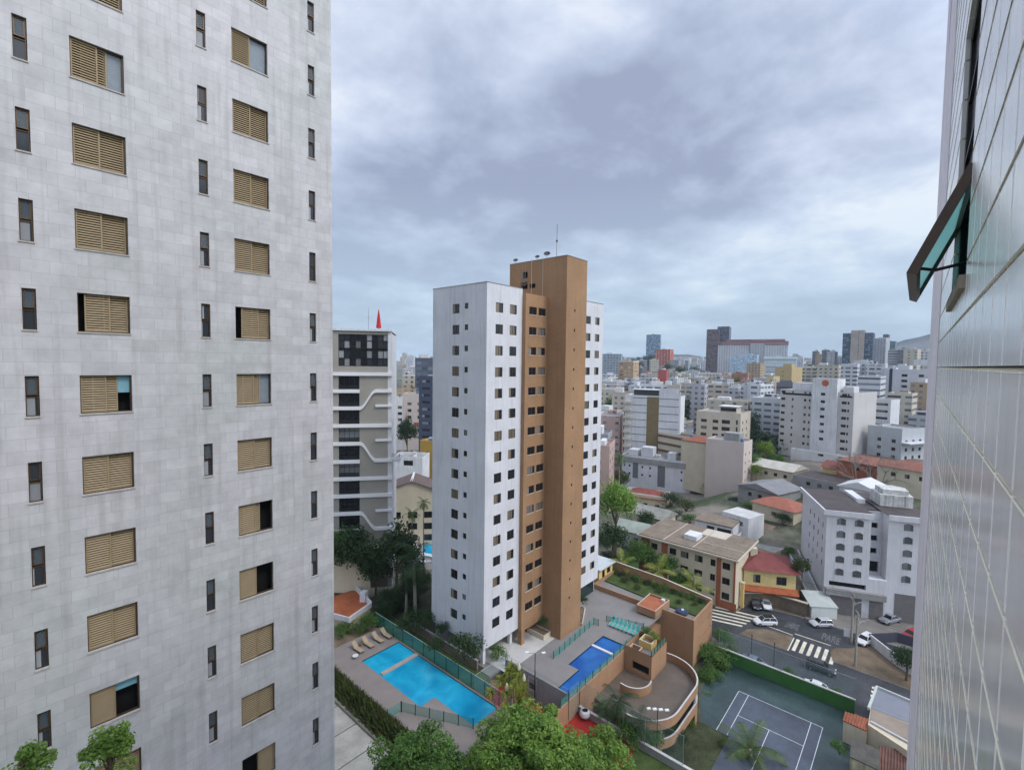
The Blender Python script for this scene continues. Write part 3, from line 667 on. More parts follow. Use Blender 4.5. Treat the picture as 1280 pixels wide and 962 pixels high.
b.box(op_s0, -14, 0, op_s1, -OD-0.052, op_z0); b.box(op_s0, -14, op_z1, op_s1, -OD-0.052, zt); b.box(op_s0, -14, op_z0, op_s1, -1.6, op_z1)
b.build('wall', concrete, own, False)
b = MB(); far_ops = [(18.3-13.62, 19.35-13.62, DECK+9.2-3*k*1.0, DECK+12.2-3*k) for k in (0,)]
b.grid((13.62, -OD+0.012, 0), (1, 0), (0, 1), 23.0-13.62, 0, zt, far_ops, 0.05); b.box(22.9, -14, 0, 23.02, -OD+0.01, zt); b.face([(13.62,-OD-.05,0),(13.62,-OD+.012,0),(13.62,-OD+.012,zt),(13.62,-OD-.05,zt)])
b.build('end_bay', lilac, own, False)
b = MB(); b.box(op_s0+.002, -OD-.10, op_z0-.13, op_s1-.002, -OD+.05, op_z0+.002); b.build('sill', M('worn_sill', (0.36,0.30,0.24),0.8,0.3,3.0), own, False)
wf = MB()
wf.box(op_s0, -OD-.12, op_z0, op_s0+.05, -OD-.06, op_z1); wf.box(op_s1-.05, -OD-.12, op_z0, op_s1, -OD-.06, op_z1)
for z in (op_z0, op_z0+1.06, op_z0+1.9, op_z0+2.7, op_z1-.05): wf.box(op_s0+.05, -OD-.12, z, op_s1-.05, -OD-.06, z+.05)
wfo = wf.build('window', black, own, False)
b = MB(); b.face([(op_s0+.05,-OD-.09,op_z0+1.12),(op_s1-.05,-OD-.09,op_z0+1.12),(op_s1-.05,-OD-.09,op_z1-.05),(op_s0+.05,-OD-.09,op_z1-.05)]); b.build('pane', pane_dark, wfo, False)
# sash pushed open at the bottom, hinged at its top edge
hz0 = Vector((0, -OD-0.02, op_z0+1.07)); lo = Vector((0, -OD+0.415, op_z0+0.05))
dv = (lo-hz0); nv = Vector((0, dv.z, -dv.y)).normalized()*0.045
def sash_bar(b, s0, s1, f0, f1, m=0, k=1.0):
    a0 = hz0+dv*f0; a1 = hz0+dv*f1; P = []
    for s_ in (s0, s1):
        for q in (a0-nv*k, a1-nv*k, a1+nv*k, a0+nv*k): P.append((s_, q.y, q.z))
    b.mesh(P, [(0,1,2,3),(4,5,6,7),(0,1,5,4),(1,2,6,5),(2,3,7,6),(3,0,4,7)], m)
b = MB(); sash_bar(b, op_s0, op_s0+.06, 0, 1); sash_bar(b, op_s1-.06, op_s1, 0, 1); sash_bar(b, op_s0+.06, op_s1-.06, 0, .05); sash_bar(b, op_s0+.06, op_s1-.06, .93, 1)
sash = b.build('sash', M('dark_bronze_frame', (0.10, 0.075, 0.06), 0.45, 0.15, 4.0, metal=0.3), own, False)
gm, gt, gp = _new('greenish_frosted_pane'); gp.inputs['Base Color'].default_value = (0.25, 0.58, 0.52, 1); gp.inputs['Roughness'].default_value = .2
gtr = N(gt, 'ShaderNodeBsdfTranslucent'); gtr.inputs['Color'].default_value = (0.35, 0.80, 0.72, 1); gmx = N(gt, 'ShaderNodeMixShader'); gmx.inputs[0].default_value = .7
L(gt, gp.outputs[0], gmx.inputs[1]); L(gt, gtr.outputs[0], gmx.inputs[2]); L(gt, gmx.outputs[0], gt.nodes['Material Output'].inputs['Surface'])
b = MB(); g0, g1 = hz0+dv*.05, hz0+dv*.93; b.face([(op_s0+.06,g0.y,g0.z),(op_s1-.06,g0.y,g0.z),(op_s1-.06,g1.y,g1.z),(op_s0+.06,g1.y,g1.z)]); b.build('pane', gm, sash, False)
b = MB(); q0 = hz0+dv*.93; b.tube([(op_s0+.12, q0.y-.02, q0.z), (op_s0+.15, q0.y-.16, q0.z-.03), (op_s0+.2, -OD-.06, op_z0+.16)], 0.018, 6); b.build('stay_arm', black, sash, False)

# ================================================================== LEFT APARTMENT BLOCK (marble slabs)
LBY = 23.246; LBX = 12.426
marble = brickmat('marble_slab', (0.565,0.557,0.55), (0.50,0.493,0.487), (0.42,0.41,0.40), 0.74, 0.44, 'xz', 0.008, 0.5, 0.3, 0.37, streak=0.4, vary=0.18)
lb = thing('apartment_building', 'tall grey marble apartment block with louvred windows filling the left of the view', 'apartment building', (0, LBY, 0))
COLS = {'n1': (1.23, 1.58), 'w1': (2.63, 4.14), 'n3': (6.53, 6.87), 'w2': (7.85, 9.34), 'n4': (11.22, 11.55)}
ZT0, ZB0 = DECK+2.30, DECK+0.89
LTOP = DECK+26.0
rows = list(range(-7, 11)); ops = []; meta = []
for r_ in rows:
    for k, (u0, u1) in COLS.items():
        zt_, zb_ = round(ZT0-3*r_, 4), round(ZB0-3*r_, 4)
        ops.append((u0+8, u1+8, zb_, zt_)); meta.append((k, r_))
b = MB(); b.grid((-8, LBY, 0), (1, 0), (0, -1), LBX+8, -0.45, LTOP, ops, 0.24)
b.box(LBX-0.02, LBY+0.001, -0.45, LBX, LBY+15, LTOP); b.box(-8, LBY+0.6, LTOP-.5, LBX-.03, LBY+15, LTOP-.3); b.box(-8, LBY+14.8, -.45, LBX-.03, LBY+15, LTOP-.5)
b.build('wall', marble, lb)
b = MB(); b.box(-7.9, LBY+0.55, -0.4, LBX-0.2, LBY+0.6, LTOP-.6); b.build('inner_wall', dark, lb)
# shutter leaf: frame and angled slats
def leaf_mb(w, h):
    b = MB(); f = 0.045
    b.box(0, 0, 0, f, .04, h); b.box(w-f, 0, 0, w, .04, h); b.box(f, 0, 0, w-f, .04, f); b.box(f, 0, h-f, w-f, .04, h)
    n = 14; st = (h-2*f)/n
    for k in range(n):
        z = f+k*st; P = []
        for x in (f, w-f): P += [(x, .002, z+.010), (x, .008, z+.004), (x, .038, z+st*.62), (x, .030, z+st*.62+.006)]
        b.mesh(P, [(0,1,5,4),(1,2,6,5),(2,3,7,6),(3,0,4,7),(0,1,2,3),(4,5,6,7)])
    return b
WW, WH = 1.50, 1.41
proto_leaf = None; frame_proto = None; narrow_proto = None; sill_w = None
# opening state of every wide window seen in the photo: list of (leaf x, depth) plus glass
state = {('w1', -3): 'left_glass', ('w1', 0): 'gapL', ('w1', 1): 'blindR', ('w1', 5): 'openR_blind', ('w2', -4): 'half_glass', ('w2', 0): 'gapL2', ('w2', 1): 'left_glass',
         ('w2', 3): 'left_dark', ('w2', 4): 'half_dark', ('w2', 7): 'right_dark', ('w2', -7): 'half_glass', ('w1', -5): 'left_glass', ('w2', 9): 'half_dark'}
curtain = M('net_curtain', (0.42, 0.46, 0.50), 0.8, 0.12, 4.0); blue_blind = M('blue_blind', (0.20, 0.40, 0.48), 0.7, 0.1, 5.0)
roomglass = glassmat('window_glass', (0.22, 0.27, 0.31), 0.5, 0.06)
def wide_frame():
    b = MB(); y0, y1 = .09, .22; f = .035
    b.box(0, y0, 0, WW, y1, f); b.box(0, y0, WH-f, WW, y1, WH); b.box(0, y0, f, f, y1, WH-f); b.box(WW-f, y0, f, WW, y1, WH-f); return b
def sillm(w):
    b = MB(); b.box(-.03, -.035, -.05, w+.03, .09, -.003); return b
sill_mat = M('stained_sill', (0.44, 0.40, 0.36), 0.8, 0.25, 3.0)
LW = (WW-.07)/2+.02; lm_ = leaf_mb(LW, WH-.075)
fr_me = leaf_me = None
def lbadd(name, mb, mat, parent, loc):
    o = mb.build(name, mat, parent, False); o.location = loc; return o
prot = {}
def share(key, name, mbf, mat, parent, loc):
    if key not in prot: prot[key] = lbadd(name, mbf(), mat, parent, loc); return prot[key]
    o = prot[key].copy(); COL.objects.link(o); o.parent = parent; o.location = loc; return o
def panel(x0, x1, z0, z1, y): 
    b = MB(); b.face([(x0,y,z0),(x1,y,z0),(x1,y,z1),(x0,y,z1)]); return b
for (u0, u1, zb_, zt_), (k, r_) in zip(ops, meta):
    x0 = u0-8
    if k[0] == 'w':
        wdw = share('wf', 'window', wide_frame, bronze, lb, (x0, 0, zb_))
        s_ = state.get((k, r_), 'closed'); z = .038
        pos = {'closed': (.03, .05+WW-LW-.08), 'left_glass': (.03, .30), 'half_glass': (.03, .06), 'gapL': (.20, WW-LW-.03), 'gapL2': (.27, WW-LW-.03), 'blindR': (.03, .36),
               'openR_blind': (.03, .05), 'left_dark': (.03, .24), 'half_dark': (.03, .06), 'right_dark': (WW-LW-.03, WW-LW-.05)}[s_]
        share('leaf', 'shutter', lambda: lm_, shutterm, wdw, (pos[0], .10, z)); share('leaf', 'shutter', None, shutterm, wdw, (pos[1], .155, z))
        if s_ in ('left_glass', 'half_glass'):
            lbadd('pane', panel(pos[1]+LW, WW-.035, .035, WH-.035, .19), roomglass, wdw, (0,0,0)); lbadd('curtain', panel(pos[1]+LW-.1, WW-.035, .02, WH-.02, .232), curtain, wdw, (0,0,0))
        if s_ == 'blindR': lbadd('blind', panel(pos[1]+LW-.02, WW-.035, WH*.52, WH-.04, .20), blue_blind, wdw, (0,0,0))
        if s_ == 'openR_blind': lbadd('blind', panel(pos[1]+LW-.02, WW-.035, WH*.72, WH-.04, .20), blue_blind, wdw, (0,0,0))
        share('sw', 'sill', lambda: sillm(WW), sill_mat, wdw, (0, 0, 0))
    else:
        nw = 0.335
        def nf():
            b = MB(); y0, y1 = .08, .15; f = .032
            b.box(0, y0, 0, nw, y1, f); b.box(0, y0, WH-f, nw, y1, WH); b.box(0, y0, f, f, y1, WH-f); b.box(nw-f, y0, f, nw, y1, WH-f); b.box(f, y0, WH*.47, nw-f, y1, WH*.47+.04); return b
        wdw = share('nf', 'narrow_window', nf, bronze, lb, (x0, 0, zb_))
        share('np', 'pane', lambda: panel(.033, nw-.033, .033, WH*.47, .12), pane_pale, wdw, (0, 0, 0))
        rr = random.random()
        def tilt(ang):
            b = MB(); h = WH*.47-.03; dy, dz = -math.sin(ang)*h, -math.cos(ang)*h; zt2 = WH-.035; f = .03
            P = lambda x, t_, o=0: (x, .10+dy*t_+o, zt2+dz*t_)
            for (xa, xb, ta, tb) in ((.033,.033+f,0,1),(nw-.033-f,nw-.033,0,1),(.033+f,nw-.033-f,0,.06),(.033+f,nw-.033-f,.94,1)):
                b.mesh([P(xa,ta),P(xb,ta),P(xb,tb),P(xa,tb),P(xa,ta,.03),P(xb,ta,.03),P(xb,tb,.03),P(xa,tb,.03)], [(0,1,2,3),(4,5,6,7),(0,1,5,4),(1,2,6,5),(2,3,7,6),(3,0,4,7)], 0)
            b.face([P(.033+f,.06,.015),P(nw-.033-f,.06,.015),P(nw-.033-f,.94,.015),P(.033+f,.94,.015)], 1); return b
        if rr < 0.45: share('t1', 'sash', lambda: tilt(R(6.5)), [bronze, clear], wdw, (0,0,0))
        elif rr < .7: share('t2', 'sash', lambda: tilt(R(3)), [bronze, clear], wdw, (0,0,0))
        else: share('t3', 'sash', lambda: tilt(R(0.5)), [bronze, pane_pale], wdw, (0,0,0))
        share('sn', 'sill', lambda: sillm(nw), sill_mat, wdw, (0,0,0))

# ================================================================== CENTRAL TOWER (white and ochre)
tw = thing('apartment_tower', 'white residential tower with an ochre core and a mast, behind the two pools', 'apartment tower', (61.75, 51, 0))
XW0, XW1, XE0, XE1 = 46.4, 53.9, 69.6, 77.1; YF, YB, YR = 45.25, 56.6, 44.6
ZB_, ZR_ = 2.4, 53.65
rowz = [(round(51.12-3*k, 3), round(49.76-3*k, 3)) for k in range(16)]   # (top, bottom)
bw = MB()
opsL = []
for zt_, zb_ in rowz:
    opsL += [(YB-52.2+0, YB-50.72, zb_, zt_), (YB-49.62, YB-48.9, zb_+.55, zt_)]
# left face runs towards the camera: u from back corner to front corner
bw.grid((XW0, YB, 0), (0, -1), (-1, 0), YB-YF, ZB_, ZR_, opsL, 0.16)
opsR = []
for zt_, zb_ in rowz: opsR += [(48.16-XW0, 49.70-XW0, zb_, zt_), (51.12-XW0, 52.64-XW0, zb_, zt_)]
bw.grid((XW0, YF, 0), (1, 0), (0, -1), XW1-XW0, ZB_, ZR_, opsR, 0.16)
bw.box(XW0+.002, YB-.02, ZB_, XW1, YB, ZR_); bw.box(XW0+.18, YF+.18, ZB_, XW1, YB-.02, ZB_+.3); bw.box(XW0+.2, YF+.2, ZR_-.9, XW1, YB-.1, ZR_-.6)
opsE = []
for zt_, zb_ in rowz: opsE += [(71.30-XE0, 72.81-XE0, zb_, zt_), (74.29-XE0, 75.80-XE0, zb_, zt_)]
bw.grid((XE0, YF, 0), (1, 0), (0, -1), XE1-XE0, ZB_, ZR_, opsE, 0.16)
bw.box(XE1-.02, YF+.001, ZB_, XE1, YB, ZR_); bw.box(XE0, YB-.02, ZB_, XE1-.03, YB, ZR_); bw.box(XE0, YF+.18, ZB_, XE1-.2, YB-.02, ZB_+.3); bw.box(XE0, YF+.2, ZR_-.9, XE1-.1, YB-.1, ZR_-.6)
bw.build('white_wall', white, tw)
bo = MB(); opsO = []
for zt_, zb_ in rowz: opsO += [(54.72-XW1, 56.50-XW1, zb_+.2, zt_), (56.95-XW1, 58.72-XW1, zb_+.2, zt_)]
CX0, CX1, CY0, CY1, CZ1 = 59.07, 64.62, 41.0, 52.4, 58.85
bo.grid((XW1, YR, 0), (1, 0), (0, -1), CX0-XW1, 2.05, 53.0, opsO, 0.16)
bo.box(XW1-.003, YR+.001, 2.05, XW1+.4, YF+.5, 53.0); bo.box(XW1+.02, YR+.18, 52.2, CX0, YB-.5, 52.6); bo.box(XW1+.02, YR+.18, 2.06, CX0-.01, YB, 2.3)
bo.box(CX1, YR, 2.05, XE0, YR+.3, 53.0); bo.box(XW1, YR-.05, 0, XW1+.75, YR+.7, 2.05)
slits = [(61.18-CX0+.0, 61.50-CX0, round(zb_+.9, 3), round(zt_-.05, 3)) for zt_, zb_ in rowz]
bo.grid((CX0, CY0, 0), (1, 0), (0, -1), CX1-CX0, 0, CZ1, slits, 0.2)
vents = [(CY1-49.9, CY1-48.6, 54.6, 55.3), (CY1-48.2, CY1-47.0, 54.6, 55.3), (CY1-49.6, CY1-48.6, 56.3, 57.3)]
bo.grid((CX0, CY1, 0), (0, -1), (-1, 0), CY1-CY0, 0, CZ1, vents, 0.2)
bo.box(CX1-.02, CY0+.001, 0, CX1, CY1, CZ1); bo.box(CX0+.001, CY1-.02, 0, CX1-.03, CY1, CZ1); bo.box(CX0+.2, CY0+.2, CZ1-.5, CX1-.1, CY1-.1, CZ1-.3)
bo.build('ochre_wall', ochre, tw)
cop = MB()
def coping(x0, y0, x1, y1, z): 
    cop.box(x0-.05, y0-.05, z+.002, x1+.05, y0+.15, z+.08); cop.box(x0-.05, y0+.15, z+.002, x0+.15, y1+.05, z+.08); cop.box(x1-.15, y0+.15, z+.002, x1+.05, y1+.05, z+.08); cop.box(x0+.15, y1-.15, z+.002, x1-.15, y1+.05, z+.08)
coping(XW0, YF, XW1, YB, ZR_); coping(XE0, YF, XE1, YB, ZR_); coping(CX0, CY0, CX1, CY1, CZ1)
cop.build('coping', M('grey_coping', (0.23, 0.22, 0.22), 0.8, 0.2, 1.0), tw)
b = MB()
for (x0, x1) in ((XW0+.6, XW1-.3), (XE0+.3, XE1-.6)): b.box(x0, YF+.6, ZB_+.4, x1, YF+.65, ZR_-1); b.box(x0, YF+.66, ZB_+.4, x0+.05, YB-.6, ZR_-1)
b.box(XW1+.5, YR+.5, 2.4, CX0-.05, YR+.55, 52); b.box(CX0+.4, CY0+.5, 1, CX1-.4, CY0+.55, 58); b.box(CX0+.4, CY0+.6, 1, CX0+.45, CY1-.5, 58)
b.build('inner_wall', dark, tw)
KW = Kit(1.5, 1.36, 'slide', bronze, pane, 'window'); KS = Kit(.72, .81, 'plain', bronze, pane_dark, 'bathroom_window', fr=.06)
KO = Kit(1.77, 1.16, 'slide', bronze, panemat('kitchen_pane', (0.27,0.25,0.23), 0.6), 'kitchen_window'); KT = Kit(.32, .41, 'plain', black, pane_dark, 'slit_window', sub=False, fr=.04)
lx, ly = 61.75, 51
for zt_, zb_ in rowz:
    KW.add(tw, (XW0-lx, 52.2-ly, zb_), -math.pi/2); KS.add(tw, (XW0-lx, 49.62-ly, zb_+.55), -math.pi/2)
    for x in (48.18, 51.13, 71.305, 74.295): KW.add(tw, (x-lx, YF-ly, zb_), 0)
    for x in (54.725, 56.95): KO.add(tw, (x-lx, YR-ly, zb_+.2), 0)
    KT.add(tw, (61.18-lx, CY0-ly, zb_+.9), 0)
b = MB()
for zt_, zb_ in rowz:
    for x in (54.7, 56.93): b.box(x, YR-.06, zb_+.13, x+1.82, YR-.002, zb_+.197)
b.build('sill_course', M('pale_sill', (0.62,0.56,0.45),0.7,0.1,1.0), tw)
# ground storey: pillars, set-back dark glazing, planter
for (x, y) in ((47.0,45.9),(53.2,46.3),(47.0,55.8),(53.2,55.8),(70.3,46.0),(76.4,46.0),(76.4,55.8),(58.0,46.5)):
    b = MB(); b.box(x-.25, y-.25, 0.0, x+.25, y+.25, 2.39); b.build('pillar', white2, tw)
b = MB(); b.box(48.4, 48.2, 0, 58.9, 55, 2.38); b.box(64.7, 48.0, 0, 75.5, 55, 2.38); b.build('lobby_wall', M('grey_lobby', (0.28,0.27,0.27),0.8,0.15,0.5), tw)
b = MB(); b.box(71.0, 45.5, 0.05, 76.1, 45.56, 2.36); b.build('lobby_glazing', glassmat('dark_glazing', (0.012,0.03,0.035), 0.92), tw)
b = MB(); b.wall([(57.2,42.8),(59.0,42.8),(59.0,46.2),(57.2,46.2)], 0, 0.75, 0.15, 0, 1, closed=True); b.box(57.36,42.96,.02,58.84,46.04,.6,2); b.build('planter', [cream, paleconc, dirt], tw)
b = MB(); b.box(47.6, 41.9, 0.0, 58.9, 47.9, 0.012); o = b.build('pavement', paleconc); tag(o, kind='structure')
b = MB(); b.tube([(CX0-.06, 47.75, 51.6), (CX0-.06, 47.75, CZ1+.3)], .05, 6); b.tube([(CX0-.06, 45.5, 51.6), (CX0-.06, 45.5, CZ1)], .035, 6); b.build('drainpipe', M('pale_pipe', (0.55,0.5,0.42),0.6,0.1,1), tw)
b = MB()
for y in (48.9, 49.5):
    b.tube([(CX0-.25, y, 55.0), (CX0-.25, y, 58.2)], .03, 5)
for k in range(9): b.tube([(CX0-.25, 48.9, 55.1+k*.36), (CX0-.25, 49.5, 55.1+k*.36)], .02, 5)
b.box(CX0-.6, 48.6, 55.6, CX0-.002, 49.9, 55.66); b.build('ladder', steel, tw)

def dish(y, x, s_, label):
    t_ = thing('satellite_dish', label, 'satellite dish', (x, y, CZ1+.083))
    b = MB(); b.tube([(0,0,0),(0,0,.55*s_)], .03, 6); b.build('mount', steel, t_, False)
    b = MB(); prof = [(0.02*s_, 0), (.2*s_, .02*s_), (.38*s_, .08*s_), (.5*s_, .16*s_)]; b.lathe(prof, n=14)
    o = b.build('reflector', M('dish_grey_%d' % int(s_*100), (0.05,0.055,0.065), 0.6, 0.1, 2), t_, False, True); o.location = (-.05, -.05, .6*s_); o.rotation_euler = (R(48), 0, R(-60)); return t_
dish(51.4, CX0+.25, 0.8, 'dark dish at the far left end of the ochre core roof'); dish(46.9, CX0+.25, 0.75, 'middle dark dish on the ochre core roof edge'); dish(45.0, CX0+.25, 1.05, 'largest dark dish, nearest the mast on the ochre core roof')
t_ = thing('antenna_mast', 'thin tall mast standing on the ochre core roof of the central tower', 'antenna', (CX0+.45, 43.3, CZ1+.083))
b = MB(); b.tube([(0,0,0),(0,0,2.4)], .06, 6); b.build('base_tube', steel, t_, False)
b = MB(); b.tube([(0,0,2.4),(0,0,5.0)], .035, 5); b.box(-.09,-.09,2.3,.09,.09,2.6); b.build('rod', black, t_, False)

# ================================================================== MODERN BLOCK (white S-curve bands)
mc = pd(490, 440, 92.1); MYAW = math.atan2(pd(416.5,465,93.4)[1]-mc[1], pd(416.5,465,93.4)[0]-mc[0])-math.pi/2
mb_ = thing('apartment_building', 'grey modern block with white curved bands and a glazed penthouse, behind the dark trees', 'apartment building', (mc[0], mc[1], -0.5), MYAW)
ZM = DECK+0.5            # local z of camera height
def mpt(x, y):           # photo pixel on the front plane -> (u along the front, local z)
    d = ray(x, y); nrm = Vector((-math.cos(MYAW), -math.sin(MYAW), 0)); o_ = Vector((mc[0], mc[1], 0))
    t = (o_.dot(nrm))/(d.dot(nrm)); P = d*t; v = Vector((P.x, P.y, 0))-o_
    return (v.x*-math.sin(MYAW)+v.y*math.cos(MYAW), P.z+ZM)
ztop = mpt(490, 414.5)[1]; zpent = mpt(490, 466)[1]
FLEN, SLEN = 16.0, 14.0
uL0, uL1 = mpt(449.3, 500)[0], mpt(423.2, 500)[0]
# storey lines from the photo: top of each white band at the left edge
bandpix = [465, 486.5, 508, 530, 552.5, 575, 596.5, 618, 640, 661.5]
bz = [mpt(420, y)[1] for y in bandpix]
b = MB(); lops = []
for k in range(9): lops.append((uL0, uL1, round(bz[k+1]+.02, 3), round(bz[k]-.72, 3)))
lops.append((uL0, uL1, round(bz[9]-3.0, 3), round(bz[9]-.72, 3)))
pu0, pu1 = mpt(486, 440)[0], uL1
pz0, pz1 = mpt(486, 458)[1], mpt(486, 418.5)[1]
pz0b = mpt(430, 463)[1]
lops.append((pu0+.0, pu1, round(pz0, 3), round(pz1, 3)))
b.grid((0, 0, 0), (0, 1), (-1, 0), FLEN, 0, ztop, lops, 0.9)
b.box(.92, .02, 0, SLEN, FLEN, ztop-.6, 0)
b.build('front_wall', greige, mb_, False)
b = MB(); b.grid((0, 0, 0), (1, 0), (0, -1), SLEN, 0, mpt(490, 417)[1], [(1.0+3.4*k, 1.9+3.4*k, 6.5+3*j, 7.9+3*j) for k in range(2) for j in range(9)], .15); b.box(-.35, -.012, ztop+.001, SLEN+.2, FLEN, ztop+.35)
b.box(-.02, -.005, 0, 0.0, .75, ztop-.05)
b.build('side_wall', white2, mb_, False)
KM = Kit(.9, 1.4, 'slide', black, pane_dark, 'window', sub=False)
for k in range(2):
    for j in range(9): KM.add(mb_, (1.0+3.4*k, 0, 6.5+3*j), 0)
b = MB()
def bandpoly(b, path, h=.62, out=.38):
    for (a, c) in zip(path[:-1], path[1:]):
        (u0, z0), (u1, z1) = a, c
        P = []
        for x in (-out, .02):
            P += [(x, u0, z0-h), (x, u1, z1-h), (x, u1, z1), (x, u0, z0)]
        b.mesh(P, [(0,1,2,3),(4,5,6,7),(0,1,5,4),(2,3,7,6),(3,0,4,7),(1,2,6,5)])
def curve(u0, z0, u1, z1, n=10):
    out = []
    for k in range(n+1):
        f = k/n; out.append((u0+(u1-u0)*f, z0+(z1-z0)*(f*f*(3-2*f))))
    return out
um = mpt(449, 500)[0]-.1
ends = {}
full = lambda z, zr=None: [(FLEN, z), (0, z if zr is None else zr)]
def scurve(zl, zr, ua, ub): return [(FLEN, zl), (ua, zl)] + curve(ua, zl, ub, zr)[1:] + [(0, zr)]
ua, ub = mpt(450,500)[0], mpt(470,500)[0]
bandpoly(b, full(bz[0])); bandpoly(b, [(FLEN, bz[1]), (um, bz[1])]); bandpoly(b, scurve(bz[2], bz[1]+.05, ua, ub)); bandpoly(b, full(bz[3])); bandpoly(b, scurve(bz[4], bz[5]+.15, ua, ub))
bandpoly(b, [(FLEN, bz[5]), (um, bz[5])]); bandpoly(b, full(bz[6])); bandpoly(b, full(bz[7])); bandpoly(b, scurve(bz[8], bz[9]+.2, ua, ub)); bandpoly(b, [(FLEN, bz[9]), (um, bz[9])])
zl_ = bz[9]-3.0; bandpoly(b, [(um+.2, zl_-.15), (-2.6, zl_+.1)], .6, .9)
for zz_ in (bz[2]+.35, bz[4]+.5, bz[8]+.25): bandpoly(b, [(mpt(468,500)[0]-.2, zz_), (0, zz_)], .42, .3)
b.build('curved_bands', M('bright_white_band', (0.78,0.78,0.79), .7, .06, .3), mb_, False)
def loggia_part(z0, z1):
    b = MB(); 
    for k in range(5): u = uL0+(uL1-uL0)*k/4; b.box(.42, u-.03, z0, .48, u+.03, z1)
    b.box(.40, uL0, z1-.7, .47, uL1, z1-.62); return b
darkglass = panemat('loggia_glass', (0.30,0.31,0.33), 0.35)
for k in range(9):
    z0, z1 = bz[k+1]+.02, bz[k]-.72
    b = loggia_part(z0, z1); o = b.build('loggia', black, mb_, False)
    q = MB(); q.face([(.5,uL0,z0),(.5,uL1,z0),(.5,uL1,z1),(.5,uL0,z1)]); q.build('pane', darkglass, o, False)
    q = MB(); q.face([(.06,uL0,z0),(.06,uL1,z0),(.06,uL1,z0+.75),(.06,uL0,z0+.75)]); q.box(.03,uL0,z0+.75,.09,uL1,z0+.8); q.build('railing', glassmat('loggia_rail_%d' % k, (0.02,0.022,0.025), 0.8), o, False)
b = MB()
n = 9
for k in range(n+1): u = pu0+(pu1-pu0)*k/n; b.box(.18, u-.06, pz0, .3, u+.06, pz1)
for f in (0, .25, .5, .56, .8, 1): z = pz0+(pz1-pz0)*f; b.box(.17, pu0, z-.07, .31, pu1, z+.07)
o = b.build('penthouse_glazing', black, mb_, False)
for k in range(n):
    for j, (f0, f1) in enumerate(((0,.25),(.25,.5),(.56,.8),(.8,1))):
        u0, u1 = pu0+(pu1-pu0)*k/n, pu0+(pu1-pu0)*(k+1)/n
        q = MB(); q.face([(.25,u0,pz0+(pz1-pz0)*f0),(.25,u1,pz0+(pz1-pz0)*f0),(.25,u1,pz0+(pz1-pz0)*f1),(.25,u0,pz0+(pz1-pz0)*f1)]); q.build('pane', pane_pale if (k in (0,1,3,7,8) ) else pane_dark, o, False)
b = MB()    # terrace at the right end, with a glass railing
b.box(-.5, -3.2, zl_-.55, 3.5, 0, zl_-.05); b.build('terrace', white2, mb_, False)
b = MB(); b.wall([(-.4,-.05),(-.4,-3.1),(3.3,-3.1)], zl_-.04, zl_+1.0, .04); b.build('railing', tealglass, mb_, False)
b = MB(); b.box(-.3, -1.5, bz[5]-.55, 2.5, 0, bz[5]+.02); o = b.build('balcony', white2, mb_, False)
b = MB()
for k in range(6): b.box(-.2,-.05-.27*k,bz[5]+.02,-.16,-.01-.27*k,bz[5]+1.0)
for zz_ in (.35,.68,1.0): b.box(-.2,-1.4,bz[5]+zz_-.04,-.16,0,bz[5]+zz_); b.box(-.15,-1.4,bz[5]+zz_-.04,2.3,-1.36,bz[5]+zz_)
b.build('railing', black, o, False)
# closed red parasol and mast on its roof
ur, zr_ = mpt(474.5, 412)
def mworld(x, u, z): return (mc[0]+x*math.cos(MYAW)-u*math.sin(MYAW), mc[1]+x*math.sin(MYAW)+u*math.cos(MYAW), z-.5)
t_ = thing('parasol', 'closed red parasol standing on the roof of the modern block', 'parasol', mworld(1.5, ur+.3, ztop+.352))
b = MB(); b.tube([(0,0,0),(0,0,3.9)], .04, 6); b.build('pole', steel, t_, False)
b = MB(); b.lathe([(.42,.35),(.5,.5),(.4,1.2),(.3,2.2),(.16,3.2),(.06,3.8)], n=9); b.build('canopy', M('red_canvas', (0.50,0.03,0.03),0.8,0.2,3.0), t_, False)
t_ = thing('antenna_mast', 'thin grey mast on the modern block roof beside the closed red parasol', 'antenna', mworld(1.3, mpt(461,412)[0]+.2, ztop+.352))
b = MB(); b.tube([(0,0,0),(0,0,3.2),(0,0,4.3)], [.05,.04,.015], 5); b.build('rod', steel, t_, False); b = MB(); b.box(-.3,-.02,2.2,.3,.02,2.26); b.build('crossbar', steel, t_, False)
